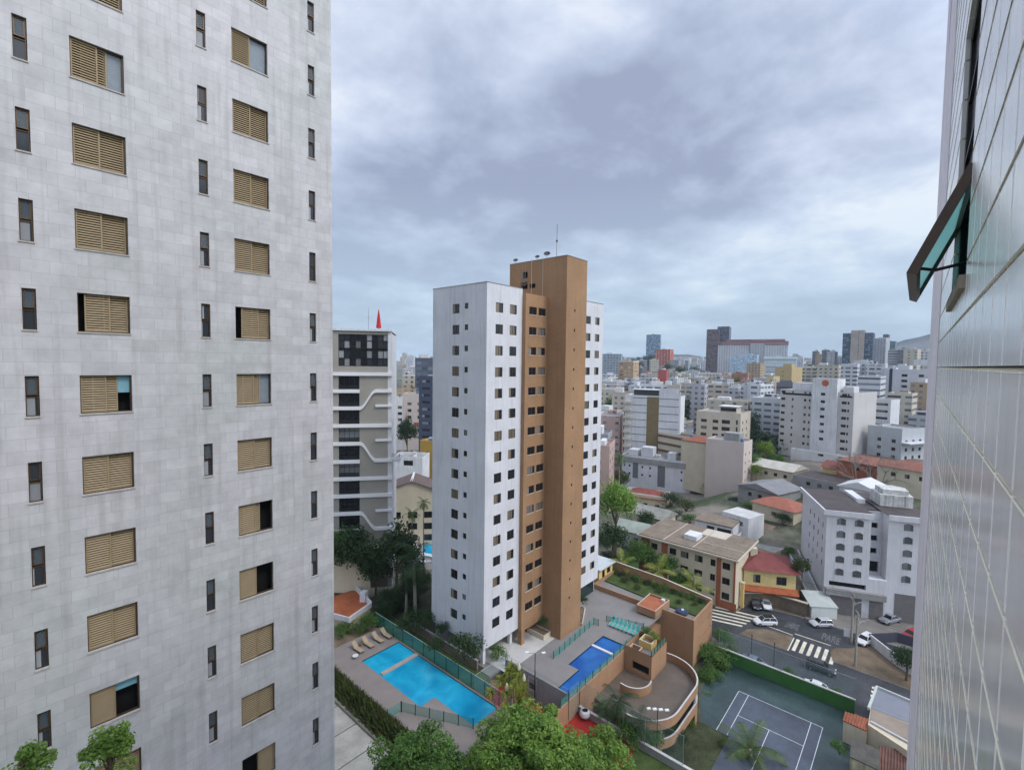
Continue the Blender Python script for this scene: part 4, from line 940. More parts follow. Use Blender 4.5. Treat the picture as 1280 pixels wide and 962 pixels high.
# ================================================================== GENERIC BUILDING
def block(label, loc, yaw, lx, ly, z0, h, wallm, roofm=concrete, S=None, W=None, cat='apartment building', name='apartment_building', group=None, parapet=0.7, win=None, depth=.14, extra=None, frame=bronze, pm=None, sub=False):
    """S / W: dict(cols=[(u0, width)], n=storeys, base=sill of the lowest row, pitch=storey height, wh=window height)"""
    t_ = thing(name, label, cat, (loc[0], loc[1], z0), yaw, group)
    b = MB(); pm = pm or pane
    kits = {}
    for face, spec, ln in (('S', S, lx), ('W', W, ly)):
        ops = []
        if spec:
            for (u, w_, *oth) in spec['cols']:
                wh = oth[0] if oth else spec['wh']; dz = oth[1] if len(oth) > 1 else 0
                for k in range(spec['n']):
                    za = spec['base']+dz+k*spec['pitch']; 
                    if za+wh < h-.3: ops.append((round(u,3), round(u+w_,3), round(za,3), round(za+wh,3)))
        if face == 'S': b.grid((0,0,0), (1,0), (0,-1), lx, -3, h, ops, depth)
        else: b.grid((0,0,0), (0,1), (-1,0), ly, -3, h, ops, depth)
        for (u0, u1, za, zb) in ops:
            key = (round(u1-u0,2), round(zb-za,2))
            if key not in kits: kits[key] = Kit(key[0], key[1], 'slide' if key[0] > .9 else 'plain', frame, pm, 'window', sub)
            if face == 'S': kits[key].add(t_, (u0, 0, za), 0)
            else: kits[key].add(t_, (0, u1, za), -math.pi/2)
    b.box(lx-.02, .001, -3, lx, ly, h); b.box(.001, ly-.02, -3, lx-.03, ly, h)
    b.box(0.0, .16, h-.001, .18, ly, h+.001) ; b.box(0, 0, h-.001, lx, .16, h+.001)
    b.build('wall', wallm, t_, False)
    b = MB(); b.box(.17, .17, h-parapet-.2, lx-.05, ly-.05, h-parapet); b.box(.5, .5, -2.5, lx-.5, ly-.5, h-parapet-.5); b.build('roof', roofm, t_, False)
    b = MB(); b.wall([(.17,.17),(lx-.05,.17),(lx-.05,ly-.05),(.17,ly-.05)], h-parapet, h-.002, -.01, closed=True); b.build('parapet', wallm, t_, False)
    if extra: extra(t_)
    rg = random.Random(int(lx*100+ly*37+h*11))
    if parapet > .25 and lx > 6 and ly > 6:
        for k in range(rg.randint(1, 3)):
            x, y = rg.uniform(1.2, lx-2.2), rg.uniform(1.2, ly-2.2); b = MB(); zr = h-parapet
            if rg.random() < .5: b.lathe([(.02,0),(.75,0),(.85,.9),(.8,1.3),(.3,1.5),(.02,1.5)], (x, y, zr+.01), 12); b.build('water_tank', M_TANK[rg.randint(0, 1)], t_, False)
            else: b.box(x, y, zr+.01, x+rg.uniform(.9,1.9), y+rg.uniform(.8,2.0), zr+rg.uniform(.7,1.5)); b.build('roof_box', [concrete, oldwhite][rg.randint(0, 1)], t_, False)
        b = MB(); x, y = rg.uniform(1, lx-1), rg.uniform(1, ly-1); b.tube([(x,y,h-parapet),(x,y,h+rg.uniform(1.8,3.4))], .04, 4); b.box(x-.5,y-.02,h+1.2,x+.5,y+.02,h+1.25); b.build('antenna', steel, t_, False)
    return t_
M_TANK = [M('tank_blue', (0.08,0.16,0.30), .6, .1, 1), M('tank_grey', (0.36,0.37,0.38), .7, .15, 1)]
def ebox(name, x0, y0, z0, x1, y1, z1, mt):
    def f(t_):
        b = MB(); b.box(x0, y0, z0, x1, y1, z1); b.build(name, mt, t_, False)
    return f
def multi(*fs):
    def f(t_):
        for q in fs: q(t_)
    return f
def hip(name, x0, y0, x1, y1, z, rise, mt, over=.5, gable=False):
    def f(t_):
        b = MB(); X0, Y0, X1, Y1 = x0-over, y0-over, x1+over, y1+over
        if (X1-X0) >= (Y1-Y0):
            k = 0 if gable else (Y1-Y0)/2; ym = (Y0+Y1)/2; a, c = (X0+k, ym, z+rise), (X1-k, ym, z+rise)
            q = [(X0,Y0,z),(X1,Y0,z),(X1,Y1,z),(X0,Y1,z)]
            b.face([q[0],q[1],c,a]); b.face([q[2],q[3],a,c]); b.face([q[1],q[2],c]); b.face([q[3],q[0],a])
        else:
            k = 0 if gable else (X1-X0)/2; xm = (X0+X1)/2; a, c = (xm, Y0+k, z+rise), (xm, Y1-k, z+rise)
            q = [(X0,Y0,z),(X1,Y0,z),(X1,Y1,z),(X0,Y1,z)]
            b.face([q[1],q[2],c,a]); b.face([q[3],q[0],a,c]); b.face([q[0],q[1],a]); b.face([q[2],q[3],c])
        b.face([(X0,Y0,z-.02),(X1,Y0,z-.02),(X1,Y1,z-.02),(X0,Y1,z-.02)])
        b.build(name, mt, t_, False)
    return f
def cols(u0, w_, step, n): return [(u0+step*k, w_) for k in range(n)]

# ---------------------------------------------------------------- garage front, ramp, stair tower (all ochre)
gw = thing('parapet_wall', 'long ochre wall with teal glass rail beside the deep blue pool', 'wall', (57, 32.4, ST))
b = MB(); b.box(45.6, 32.3, ST, 66.0, 32.58, 0.12); b.build('wall', ochre2, gw)
def glass_rail(parent, p0, p1, z, h=1.0, step=1.5, name='rail'):
    b = MB(); d = Vector((p1[0]-p0[0], p1[1]-p0[1], 0)); l = d.length; d.normalize(); nn_ = Vector((-d.y, d.x, 0))*.012
    a, c = Vector((*p0, 0)), Vector((*p1, 0)); 
    b.face([(a.x,a.y,z+.08),(c.x,c.y,z+.08),(c.x,c.y,z+h),(a.x,a.y,z+h)])
    b.build('glass_panel', tealglass, parent)
    n = max(1, int(l/step)); pr_ = None
    for k in range(n+1):
        q = a+d*l*k/n; b = MB(); b.box(q.x-.035, q.y-.035, z, q.x+.035, q.y+.035, z+h+.06); b.build('post', black, parent)
glass_rail(gw, (47.0, 32.44), (66.0, 32.44), 0.12, 1.0, 1.9)
def fence(name, label, runs, z, h, step, cat='fence', glass=tealglass, rail=False, base=None):
    c = runs[0][0]; t_ = thing(name, label, cat, (c[0], c[1], z))
    for (p0, p1) in runs: glass_rail(t_, p0, p1, z, h, step)
    if rail:
        for (p0, p1) in runs:
            b = MB(); b.tube([(p0[0],p0[1],z+h+.03),(p1[0],p1[1],z+h+.03)], .03, 5); b.build('rail', M('pale_green_rail', (0.45,0.55,0.5),0.5,0.05,1), t_)
    return t_
fence('glass_fence', 'green glass fence along the ochre tower side of the deep blue pool', [((54.6, 39.0), (66.4, 39.5)), ((66.4, 39.5), (66.5, 38.7))], 0.0, 1.1, 1.45)
fence('glass_fence', 'short green glass fence beside the row of turquoise deck chairs', [((68.6, 38.4), (70.6, 32.75))], 0.0, 1.0, 1.1)
fence('glass_screen', 'long tall teal glass screen edging the turquoise pool', [((42.38, 36.0), (42.38, 66.0))], 0.0, 1.95, 2.4, 'screen', tealwall, True)
fence('glass_fence', 'green glass fence panels below the turquoise pool, half hidden by foliage', [((31.7, 46.8), (33.6, 46.7)), ((33.6, 46.6), (37.6, 38.2))], 0.0, 1.3, 1.6)

st_ = thing('stair_tower', 'square ochre stair tower with a planted top inside the curved ramp', 'stair tower', (66, 29.4, ST))
b = MB(); x0, x1, y0, y1, zt2 = 63.3, 68.5, 28.0, 32.28, 0.85
b.grid((x0, y1, 0), (0,-1), (-1,0), y1-y0, ST, zt2, [(1.2, 3.9, -2.2, -0.9), (1.2, 3.9, -4.6, -3.4)], .5)
b.grid((x0, y0, 0), (1,0), (0,-1), x1-x0, ST, zt2, [], .3)
b.box(x1-.02, y0+.001, ST, x1, y1, zt2); b.box(x0+.25, y0+.25, -.5, x1-.03, y1, -.25, 1)
b.wall([(x0+.2,y0+.2),(x1-.05,y0+.2),(x1-.05,y1),(x0+.2,y1)], -.25, zt2-.002, -.01, closed=True)
b.build('wall', [ochre2, paving], st_); b = MB(); b.box(x0+.55, y0+.6, ST+.2, x0+.6, y1-.1, -.6); b.build('inner_wall', dark, st_)
b = MB(); b.wall([(66.2,29.4),(68.2,29.4),(68.2,31.4),(66.2,31.4)], -.24, .9, .2, 0, 1, closed=True); b.box(66.4,29.6,-.2,68,31.2,.5,2); b.build('planter', [yellow, cream, dirt], st_)
b = MB(); b.wall([(63.7,30.4),(65.4,30.4),(65.4,32.0),(63.7,32.0)], -.24, .35, .15, 0, 1, closed=True); b.build('stair_well', [ochre2, cream], st_)
glass_rail(st_, (x0+.1, y0+.1), (x1-.1, y0+.1), zt2, .75, 1.0)

rp = thing('garage_ramp', 'curved two-level ochre car ramp at the corner of the tennis court', 'ramp', (62, 27, ST))
def arc(cx_, cy_, r, a0, a1, n): return [(cx_+r*math.cos(R(a0+(a1-a0)*k/n)), cy_+r*math.sin(R(a0+(a1-a0)*k/n))) for k in range(n+1)]
outer = arc(58.6, 27.0, 4.9, 178, 270, 10)+arc(64.6, 27.3, 5.2, 270, 372, 14)
b = MB(); b.wall(outer, -2.75, -1.55, .22, 0, 1)
b.build('upper_parapet', [ochre2, paleconc], rp)
b = MB(); b.wall(outer[:20], -5.3, -4.05, .22, 0, 1); b.build('lower_parapet', [ochre2, paleconc], rp)
b = MB(); inn = [(p[0]+(62-p[0])*.02, p[1]+(28-p[1])*.02) for p in outer]
b.prism(inn+[(69.6, 32.29), (55.0, 32.29)], -2.95, -2.75); b.build('upper_floor', [wetpave], rp)
b = MB(); b.prism([(p[0]+(62-p[0])*.08, p[1]+(28-p[1])*.08) for p in outer]+[(69.3, 32.2), (54.4, 32.2)], -5.5, -5.3); b.build('lower_floor', wetpave, rp)
b = MB(); b.wall(outer[11:24], ST, -5.3, .22); b.build('base_wall', ochre2, rp)
b = MB(); b.wall(arc(61.0, 29.7, 2.6, 165, 290, 12), -2.74, -1.55, .2, 0, 1); b.build('inner_parapet', [ochre2, paleconc], rp)
for p in (outer[12], outer[16], outer[20], outer[6]):
    b = MB(); b.tube([(p[0]+(62-p[0])*.05, p[1]+(28-p[1])*.05, ST), (p[0]+(62-p[0])*.05, p[1]+(28-p[1])*.05, -2.9)], .22, 8); b.build('column', concrete, rp)

eb = thing('garage_block', 'large plain ochre block with narrow slots overlooking the crossing street', 'building', (81.5, 33, ST))
b = MB(); x0, x1, y0, y1, zt2 = 77.15, 86.15, 27.05, 46.2, 0.9
b.grid((x0, y1, 0), (0,-1), (-1,0), y1-y0, ST, zt2, [], .3); b.grid((x0, y0, 0), (1,0), (0,-1), x1-x0, ST, zt2, [(3.6, 8.4, -1.3, -1.0), (3.6, 8.4, -3.6, -3.3), (3.6, 8.4, -5.9, -5.6)], .4)
b.box(x1-.25, y0+.3, ST, x1, y1, zt2); b.wall([(x0+.25,y0+.3),(x1-.26,y0+.3),(x1-.26,y1),(x0+.25,y1)], .02, zt2-.002, -.01); b.face([(x0,y0,zt2),(x1,y0,zt2),(x1,y0+.28,zt2),(x0,y0+.28,zt2)])
b.face([(x0,y0+.285,zt2),(x0+.24,y0+.285,zt2),(x0+.24,y1,zt2),(x0,y1,zt2)])
b.build('wall', ochre2, eb); b = MB(); b.box(x0+.6, y0+.6, ST, x1-.6, y0+.65, .0); b.build('inner_wall', dark, eb)
b = MB(); b.prism([(80.3,27.4),(86,27.4),(86,46.5),(81.2,46.0),(80.3,36.3)], 0.005, .22); o = b.build('lawn', grass); tag(o, kind='structure')
lh = thing('lift_house', 'low ochre box with a sunken red roof on the grey deck', 'roof house', (77.2, 34.2, 0))
b = MB(); P = [(74.6, 32.6), (80.0, 32.4), (80.0, 36.1), (74.6, 36.0)]
b.prism(P, 0.225, 1.1); b.wall(P, 1.101, 1.45, .2, 0, 1, closed=True); b.build('wall', [ochre2, M('pink_coping',(0.55,0.40,0.33),0.8,0.1,1)], lh)
b = MB(); b.face([(74.82,32.82,1.13),(79.78,32.62,1.13),(79.78,35.88,1.13),(74.82,35.78,1.13)]); b.build('roof', brickred, lh)
b = MB(); b.box(79.0, 33.0, 1.14, 79.6, 33.6, 1.5); b.build('vent', white, lh)
gwl = thing('garden_wall', 'ochre garden wall behind the lawn with coconut palms over it', 'wall', (86, 45, 0))
b = MB(); b.wall([(86.3, 27.2), (86.3, 36.5), (86.3, 47.0), (83.6, 52.5), (80.0, 56.0)], -1, [1.0, 2.0, 2.3, 2.3, 2.3], .25, 0, 0); b.build('wall', ochre2, gwl); b = MB(); b.wall([(86.28, 27.2), (86.28, 36.5), (86.28, 47.0), (83.58, 52.5)], [1.003, 2.003, 2.303, 2.303], [1.1, 2.1, 2.4, 2.4], .3); b.build('coping', beige, gwl)
kk = thing('kiosk', 'yellow kiosk with a pale roof beside the far foot of the central tower', 'kiosk', (82, 48, 0))
b = MB(); b.grid((79.6,46.4,0),(1,0),(0,-1),5.2,0,2.7,[(1.2,2.2,.05,2.2),(3.0,4.4,.9,2.1)],.15); b.box(79.62,46.42,0,79.64,51,2.7); b.build('wall', yellow, kk)
b = MB(); b.box(79.0,45.8,2.71,85.2,51.4,2.95); b.build('roof', M('pale_sheet_roof',(0.50,0.54,0.56),0.5,0.15,.8), kk)
b = MB(); b.box(79.9,46.9,0.02,84.6,46.95,2.68); b.build('door', bronze, kk)
lw = thing('planter', 'low stone-edged planting strip at the foot of the ochre tower core', 'planter', (67.5, 43.5, 0))
b = MB(); b.wall([(64.7,40.6),(69.4,43.0),(69.4,45.0),(64.7,44.6)], 0, .4, .15, 0, 1, closed=True); b.build('edge', [cream, paleconc], lw); b = MB(); b.face([(64.8,40.9,.3),(69.2,43.1,.3),(69.2,44.9,.3),(64.8,44.5,.3)]); b.build('soil', dirt, lw)

# green wall between the court and the street
gr = thing('court_wall', 'long green painted wall behind the tennis court baseline', 'wall', (82.6, 14, ST))
greenp = M('green_wall_paint', (0.045, 0.16, 0.035), 0.7, 0.25, 0.3, streak=0.25)
b = MB(); b.box(82.3, 5.8, ST, 82.55, 24.8, ST+2.15); b.build('wall', greenp, gr)
b = MB(); b.box(82.27, 5.75, ST+2.152, 82.58, 24.85, ST+2.28); b.build('coping', paleconc, gr)
def netfence(label, pts, z0, h, step, posth=None):
    t_ = thing('net_fence', label, 'fence', (pts[0][0], pts[0][1], z0)); b = MB()
    for (a, c) in zip(pts[:-1], pts[1:]): b.face([(a[0],a[1],z0),(c[0],c[1],z0),(c[0],c[1],z0+h),(a[0],a[1],z0+h)])
    b.build('net', netting, t_)
    for (a, c) in zip(pts[:-1], pts[1:]):
        l = math.hypot(c[0]-a[0], c[1]-a[1]); n = max(1, int(l/step))
        for k in range(n+1):
            q = (a[0]+(c[0]-a[0])*k/n, a[1]+(c[1]-a[1])*k/n); b = MB(); b.tube([(q[0],q[1],z0),(q[0],q[1],z0+h+.1)], .045, 5); b.build('post', steel, t_)
    b = MB(); b.tube([(p[0],p[1],z0+h) for p in pts], .025, 4); b.build('top_wire', steel, t_)
netfence('pale netting above the green court wall along the parked cars', [(82.42, 24.6), (82.42, 5.9)], ST+2.29, 3.0, 3.1)
netfence('tall netting round the red sports court by the deep blue pool', [(42.5, 43.0), (48.6, 43.0), (48.6, 32.3), (51.0, 32.2), (51.0, 18.6)], -2.25, 4.0, 3.6)
# grey wall along the red court
cw = thing('court_wall', 'pale concrete wall between the red court and the palms by the ramp', 'wall', (51, 25, ST))
b = MB(); b.box(50.9, 17.5, ST, 51.15, 32.25, -1.7); b.build('wall', concrete, cw); b = MB(); b.box(50.85, 17.4, -1.698, 51.2, 32.27, -1.6); b.build('coping', paleconc, cw)
bs = thing('court_wall', 'grey end wall of the deck with a white framed window above the red court', 'wall', (48.8, 38, -2.5))
b = MB(); b.grid((48.7,43.1,0),(0,-1),(-1,0),10.4,-2.5,1.0,[(4.2,5.6,-1.2,.5)],.1); b.box(48.72,32.7,-.3,48.88,43.1,.98); b.build('wall', concrete, bs)
b = MB(); b.box(48.68,37.5,-1.2,48.74,38.9,-1.12); b.box(48.68,37.5,.42,48.74,38.9,.5); b.box(48.68,37.5,-1.12,48.74,37.58,.42); b.box(48.68,38.82,-1.12,48.74,38.9,.42); o = b.build('window', white, bs); b = MB(); b.face([(48.76,37.55,-1.15),(48.76,38.85,-1.15),(48.76,38.85,.45),(48.76,37.55,.45)]); b.build('pane', pane_pale, o)

# floodlights
def flood(label, x, y, z0, h, n, ang):
    t_ = thing('floodlight', label, 'floodlight', (x, y, z0)); b = MB(); b.tube([(0,0,0),(0,0,h)], [.07,.05], 6); b.build('pole', black, t_, False)
    b = MB(); b.tube([(-1.1*math.cos(ang),-1.1*math.sin(ang),h),(1.1*math.cos(ang),1.1*math.sin(ang),h)], .035, 5); b.build('crossarm', steel, t_, False)
    for k in range(n):
        f = -1+2*k/(n-1); b = MB(); b.obox((1.1*f*math.cos(ang), 1.1*f*math.sin(ang), h+.03), .5, .28, .14, ang+.3); b.build('lamp_head', M('lamp_white_%d'%k, (0.72,0.72,0.72),0.5,0.0), t_, False)
fx = pz(668, 880, -2.45); flood('two-headed floodlight on a black pole by the glass fence and deep blue pool', fx[0], fx[1], -2.45, 7.0, 2, R(-50))
fx = pz(820, 960, ST); flood('four-headed floodlight in front of the curved ochre ramp', fx[0], fx[1], ST, 7.5, 4, R(-55))
# ---------------------------------------------------------------- buildings round the street
# cream three-storey L-shaped block
P0 = (100.6, 27.3); zc0 = ST+.1; H = 10.55
t_ = thing('apartment_building', 'low cream block with brick-red bays and a brown sheet roof, behind the ochre garage block', 'apartment building', (P0[0], P0[1], zc0), 0)
b = MB(); ly_ = 20.6
wc = [(1.1,1.5),(4.0,1.0),(6.6,1.7),(9.6,1.7),(12.3,1.5),(16.6,1.5)]
ops = [(u, u+w_, 1.9+k*3.1, 3.3+k*3.1) for (u, w_) in wc for k in range(3)]
b.grid((0,0,0),(0,1),(-1,0),ly_,0,H,[tuple(round(v,3) for v in o) for o in ops],.15)
b.grid((0,0,0),(1,0),(0,-1),14,0,H,[],.15); b.box(13.98,.001,0,14,ly_,H); b.box(0,ly_-.02,0,13.9,ly_,H)
b.build('wall', cream, t_, False)
kc = {}
for (u, w_) in wc:
    kc[w_] = kc.get(w_) or Kit(w_, 1.4, 'slide', bronze, pane_dark, 'window', sub=True)
    for k in range(3): kc[w_].add(t_, (0, u+w_, round(1.9+k*3.1,3)), -math.pi/2)
for (u0, u1) in ((2.85,3.7),(12.0-.0+2.2,15.6),(18.4,20.5),(.05,.35)):
    b = MB(); b.box(-.12, u0, 0, -.003, u1, H-.35); b.build('brick_bay', brickred, t_, False)
b = MB(); b.box(-.02,-.3,0,-.003,2.8,1.6); b.build('plinth', brickred, t_, False)
b = MB(); b.box(-.9,-.7,H,14.3,ly_+.6,H+.3); b.build('eaves', beige, t_, False)
b = MB(); b.prism([(-.6,-.4),(13.8,-.4),(13.8,4.6),(9.0,4.8),(9.0,10.5),(14,10.6),(14,ly_+.3),(-.6,ly_+.3)], H+.31, H+.5); b.build('roof', fibre, t_, False)
b = MB(); b.box(3.4,9.2,H+.51,7.0,12.0,H+1.5); b.build('roof_box', white2, t_, False)
b = MB()
for (x0,y0,x1,y1) in ((-.6,8.5,13.8,8.65),(-.6,15.0,13.8,15.15),(4,-.4,4.15,8)): b.box(x0,y0,H+.505,x1,y1,H+.58)
b.build('roof_ridge', beige, t_, False)

# white terrace house behind it
q = pz(914.5, 654.7, 6.9); q = (112.2, 32.3)
def terr(t_):
    b = MB(); b.box(6.0, .6, 9.2, 13.2, 9.6, 9.5); b.build('loft_roof', fibre, t_, False)
    b = MB(); b.grid((6.2,9.4,0),(0,-1),(-1,0),8.8,6.3,9.2,[(2.8,4.6,6.4,8.6),(5.2,8.4,6.4,8.6)],.2); b.grid((6.2,.6,0),(1,0),(0,-1),6.9,6.3,9.2,[],.1); b.box(12.9,.7,6.3,13.1,9.4,9.2); b.build('loft_wall', white2, t_, False)
    b = MB(); b.face([(6.36,.7,6.4),(6.36,9.3,6.4),(6.36,9.3,8.8),(6.36,.7,8.8)]); b.build('loft_glazing', pane_dark, t_, False)
    b = MB(); b.wall([(.3,9.6),(.3,5.5),(2.0,5.5)], 6.31, 7.2, .2); b.build('terrace_wall', M('blue_terrace_paint',(0.25,0.42,0.55),0.8,0.1,.5), t_, False)
    b = MB(); b.box(.2,.2,6.27,6.1,9.6,6.30); b.build('terrace_floor', M('blue_terrace_floor',(0.10,0.16,0.19),0.6,0.2,.5), t_, False)
block('white two-storey house with a blue roof terrace, behind the cream block', q, R(2), 14, 10.2, ST+2, 6.9, white2, concrete, dict(cols=[(1.5,.7),(3.6,.7),(6.2,.9),(9.2,.7),(11,.8)], n=2, base=1.2, pitch=2.7, wh=1.4), dict(cols=[(1.0,.6,.6,1.2),(4.6,1.5),(8.2,.7)], n=2, base=1.2, pitch=2.7, wh=1.3), cat='house', name='terrace_house', extra=terr, pm=pane_dark)
# yellow house with a red roof
q0 = pz(935, 740, -4.6); q1 = pz(994, 747, -4.6); yyaw = math.atan2(q0[1]-q1[1], q0[0]-q1[0])-math.pi/2
def yel(t_):
    hip('roof', 0, 0, 8.6, 9.8, 3.9, 2.3, darkred, .8)(t_)
    b = MB(); b.box(3.6,6.4,4.4,5.0,7.8,6.9); b.build('chimney', cream, t_, False)
    b = MB(); b.box(-1.2,-.2,-.5,-.003,10.0,-.02); b.face([(-1.5,-.3,-.2),(-1.5,10.2,-.2),(0,10.2,.5),(0,-.3,.5)]); b.build('porch_roof', M('orange_tiles',(0.36,0.10,0.04),0.75,0.3,1.0,fine=.2), t_, False)
    b = MB(); b.face([(.35,.2,.1),(.35,9.6,.1),(.35,9.6,3.4),(.35,.2,3.4)]); b.build('inner_wall', dark, t_, False)
block('yellow house with a dark red hipped roof and arched windows', (q1[0], q1[1]), yyaw, 8.6, 9.8, -3.4, 3.9, M('lemon_render',(0.68,0.56,0.26),0.8,0.12,.4,streak=.15), concrete, dict(cols=[(2,1.0),(5,1.0)], n=1, base=1.2, pitch=3, wh=1.5), dict(cols=[(1.7,1.9),(6.6,1.4)], n=1, base=1.1, pitch=3, wh=1.7), cat='house', name='house', extra=yel, parapet=.1, pm=pane_dark)
b = MB(); b.prism([(q1[0]-.3,q1[1]-.3),(q1[0]+10,q1[1]-.3),(q0[0]+10,q0[1]+.3),(q0[0]-.3,q0[1]+.3)], ST, -3.45); b.build('house_base', dirt)['kind'] = 'structure'
rw = thing('retaining_wall', 'stained retaining wall with a ledge between the yellow house and the parked cars', 'wall', (107.5, 22, ST))
b = MB(); b.wall([(q1[0]-1.6,q1[1]-2.5),(q1[0]-1.6,q1[1]+4),(q0[0]-1.4,q0[1]+.5)], ST+.1, -4.4, -.3); b.build('wall', M('mossy_wall',(0.17,0.135,0.10),0.9,0.4,.7,streak=.5), rw)
b = MB(); b.wall([(q1[0]-1.9,q1[1]-2.5),(q1[0]-1.9,q1[1]+4),(q0[0]-1.7,q0[1]+.5)], -4.39, -4.2, -.6); b.build('coping', cream, rw)
yc = thing('gate_pillar', 'tall yellow pillar between the cream block and the parked cars', 'pillar', (103.5, 26.6, ST))
b = MB(); b.box(103.2,26.4,ST+.1,103.9,27.0,ST+5.2); b.build('shaft', yellow, yc); b = MB(); b.box(103.1,26.3,ST+5.203,104,27.1,ST+5.4); b.build('cap', cream, yc)
# white apartment block with arched windows
dyaw = math.atan2(22.17-13.95, 129.46-112.89)*0.86
dz = ST+.1; DH = 42.9-29.1-dz
def arch_windows(t_, face, us, base, n, pitch, w_=1.45, h_=1.35):
    for u in us:
        for k in range(n):
            z = base+k*pitch
            if ('arch', w_) not in prot:
                b = MB(); f = .07
                b.box(0,-.04,0,f,.02,h_*.8); b.box(w_-f,-.04,0,w_,.02,h_*.8); b.box(f,-.04,0,w_-f,.02,f)
                pts = [(w_*j/8, h_*.8+.28*math.sin(math.pi*j/8)) for j in range(9)]
                for (a, c) in zip(pts[:-1], pts[1:]):
                    b.mesh([(a[0],-.04,a[1]-f),(c[0],-.04,c[1]-f),(c[0],-.04,c[1]),(a[0],-.04,a[1]),(a[0],.02,a[1]-f),(c[0],.02,c[1]-f),(c[0],.02,c[1]),(a[0],.02,a[1])], [(0,1,2,3),(0,1,5,4),(2,3,7,6)])
                for j in range(1, 6): b.box(w_*j/6-.02, -.03, f, w_*j/6+.02, -.005, h_*.86)
                b.box(f, -.03, h_*.45, w_-f, -.006, h_*.45+.05)
                o = b.build('window', M('arched_frame',(0.13,0.125,0.13),0.5,0.05,1), t_, False)
                q = MB(); q.face([(.02,.012,.02),(w_-.02,.012,.02)]+[(x,.012,z2-.03) for x, z2 in reversed(pts)]); q.build('pane', panemat('arched_pane',(0.34,0.35,0.38),.85,(0.10,0.105,0.115)), o, False); prot[('arch', w_)] = o
                o.location = (u, -.022, z) if face == 'S' else (-.022, u+w_, z); o.rotation_euler = (0,0,0 if face == 'S' else -math.pi/2)
            else: put(prot[('arch', w_)], t_, (u, -.022, z) if face == 'S' else (-.022, u+w_, z), 0 if face == 'S' else -math.pi/2)
DX, DY = 112.95, 13.95
wapt = thing('apartment_building', 'white apartment block with arched windows and a dark roof, behind the street with utility pole', 'apartment building', (DX, DY, dz), dyaw)
b = MB()
# local: x back along the long side, y to the left (towards the house); front spans y<0 to the right
nar = [(1.9+3.1*k, 2.5+3.1*k, round(8.9+2.6*j,2), round(10.0+2.6*j,2)) for k in range(4) for j in range(4)]
b.grid((0,0,0),(1,0),(0,1),18.2,0,DH,nar,.2)          # long left side, looks to +y
b.grid((0,0,0),(0,-1),(-1,0),7.6,0,DH,[(0.9,7.2,5.6,6.6)],.6)   # front wing 1
b.box(0.02,-7.6,7.9,7,-7.58,DH)                        # return into the recess
b.grid((3.4,-7.6,0),(0,-1),(-1,0),3.0,8.0,DH,[(.3,2.3,round(12.1+2.6*k,2),round(13.2+2.6*k,2)) for k in range(3)]+[(.1,2.7,8.3,10.5)],.5)
b.grid((0.6,-10.6,0),(0,-1),(-1,0),7.4,0,DH,[],.4)     # front wing 2
b.box(.62,-10.62,8.02,3.4,-10.6,DH); b.box(0.0,-10.6,0,3.4,-7.6,8.0); b.box(.62,-18,0,18,-17.98,DH); b.box(18,-18,0,18.2,0,DH)
b.build('wall', white, wapt, False)
for k in range(4):
    for j in range(4):
        if ('nar',) not in prot:
            wb = win_mesh(.6,1.1,'plain'); o = wb.build('window', bronze, wapt, False); pane_mesh(.6,1.1).build('pane', pane_pale, o, False); prot[('nar',)] = o; o.location = (2.5+3.1*k, 0, 8.9+2.6*j); o.rotation_euler = (0,0,math.pi)
        else: put(prot[('nar',)], wapt, (2.5+3.1*k, 0, 8.9+2.6*j), math.pi)
arch_windows(wapt, 'W', (-3.3, -6.3), 8.0, 5, 2.56); arch_windows(wapt, 'W', (-14.6, -17.6), 8.0, 5, 2.56)
for o in list(wapt.children):
    if o.name.startswith('window') and o.location.y < -10: o.location.x = .6-.022
b = MB(); b.face([(.7,-.5,5.5),(.7,-7.4,5.5),(.7,-7.4,6.7),(.7,-.5,6.7)]); b.face([(4.1,-7.7,5),(4.1,-10.5,5),(4.1,-10.5,DH),(4.1,-7.7,DH)]); b.box(.4,-.4,3,17.8,-.45,DH-1); b.build('inner_wall', dark, wapt, False)
b = MB(); b.face([(-.15,.15,DH+.05),(18.3,.15,DH+.05),(18.3,-7.8,DH+.25),(-.15,-7.8,DH+.25)]); b.face([(.5,-10.4,DH+.05),(18.3,-10.4,DH+.05),(18.3,-18.1,DH+.2),(.5,-18.1,DH+.2)]); b.face([(3.3,-7.8,DH-.2),(18.3,-7.8,DH-.2),(18.3,-10.4,DH-.2),(3.3,-10.4,DH-.2)]); b.build('roof', darkroof, wapt, False)
b = MB(); b.wall([(18.35,.3),(-.3,.3),(-.3,-7.7)], DH-.75, DH+.28, -.35); b.wall([(.3,-10.5),(.3,-18.1)], DH-.75, DH+.28, -.35); b.build('eaves', white, wapt, False)
b = MB(); b.box(-.9,-.2,4.1,-.003,-10.4,5.3); b.build('canopy', concrete, wapt, False)
b = MB(); gdm = M('grey_garage_door',(0.17,0.16,0.16),0.6,0.15,1.5)
b.box(-.05,-1.2,0.05,-.003,-6.6,3.9); b.build('garage_door', gdm, wapt, False); b = MB(); b.box(-.07,-7.9,.05,-.003,-10.2,3.9); b.build('garage_door', gdm, wapt, False); b = MB(); b.box(.55,-12.2,.05,.598,-17.0,5.6); b.build('garage_door', gdm, wapt, False)
b = MB()
P = [(7.2,-11.4),(12.5,-11.4),(13.2,-15.5),(11,-17.6),(7,-17)]
b.prism(P, DH+.22, DH+2.6); b.prism([(x*.78+9.8*.22,y*.78-14.4*.22) for x, y in P], DH+2.602, DH+3.6); b.build('water_tank', oldwhite, wapt, False)
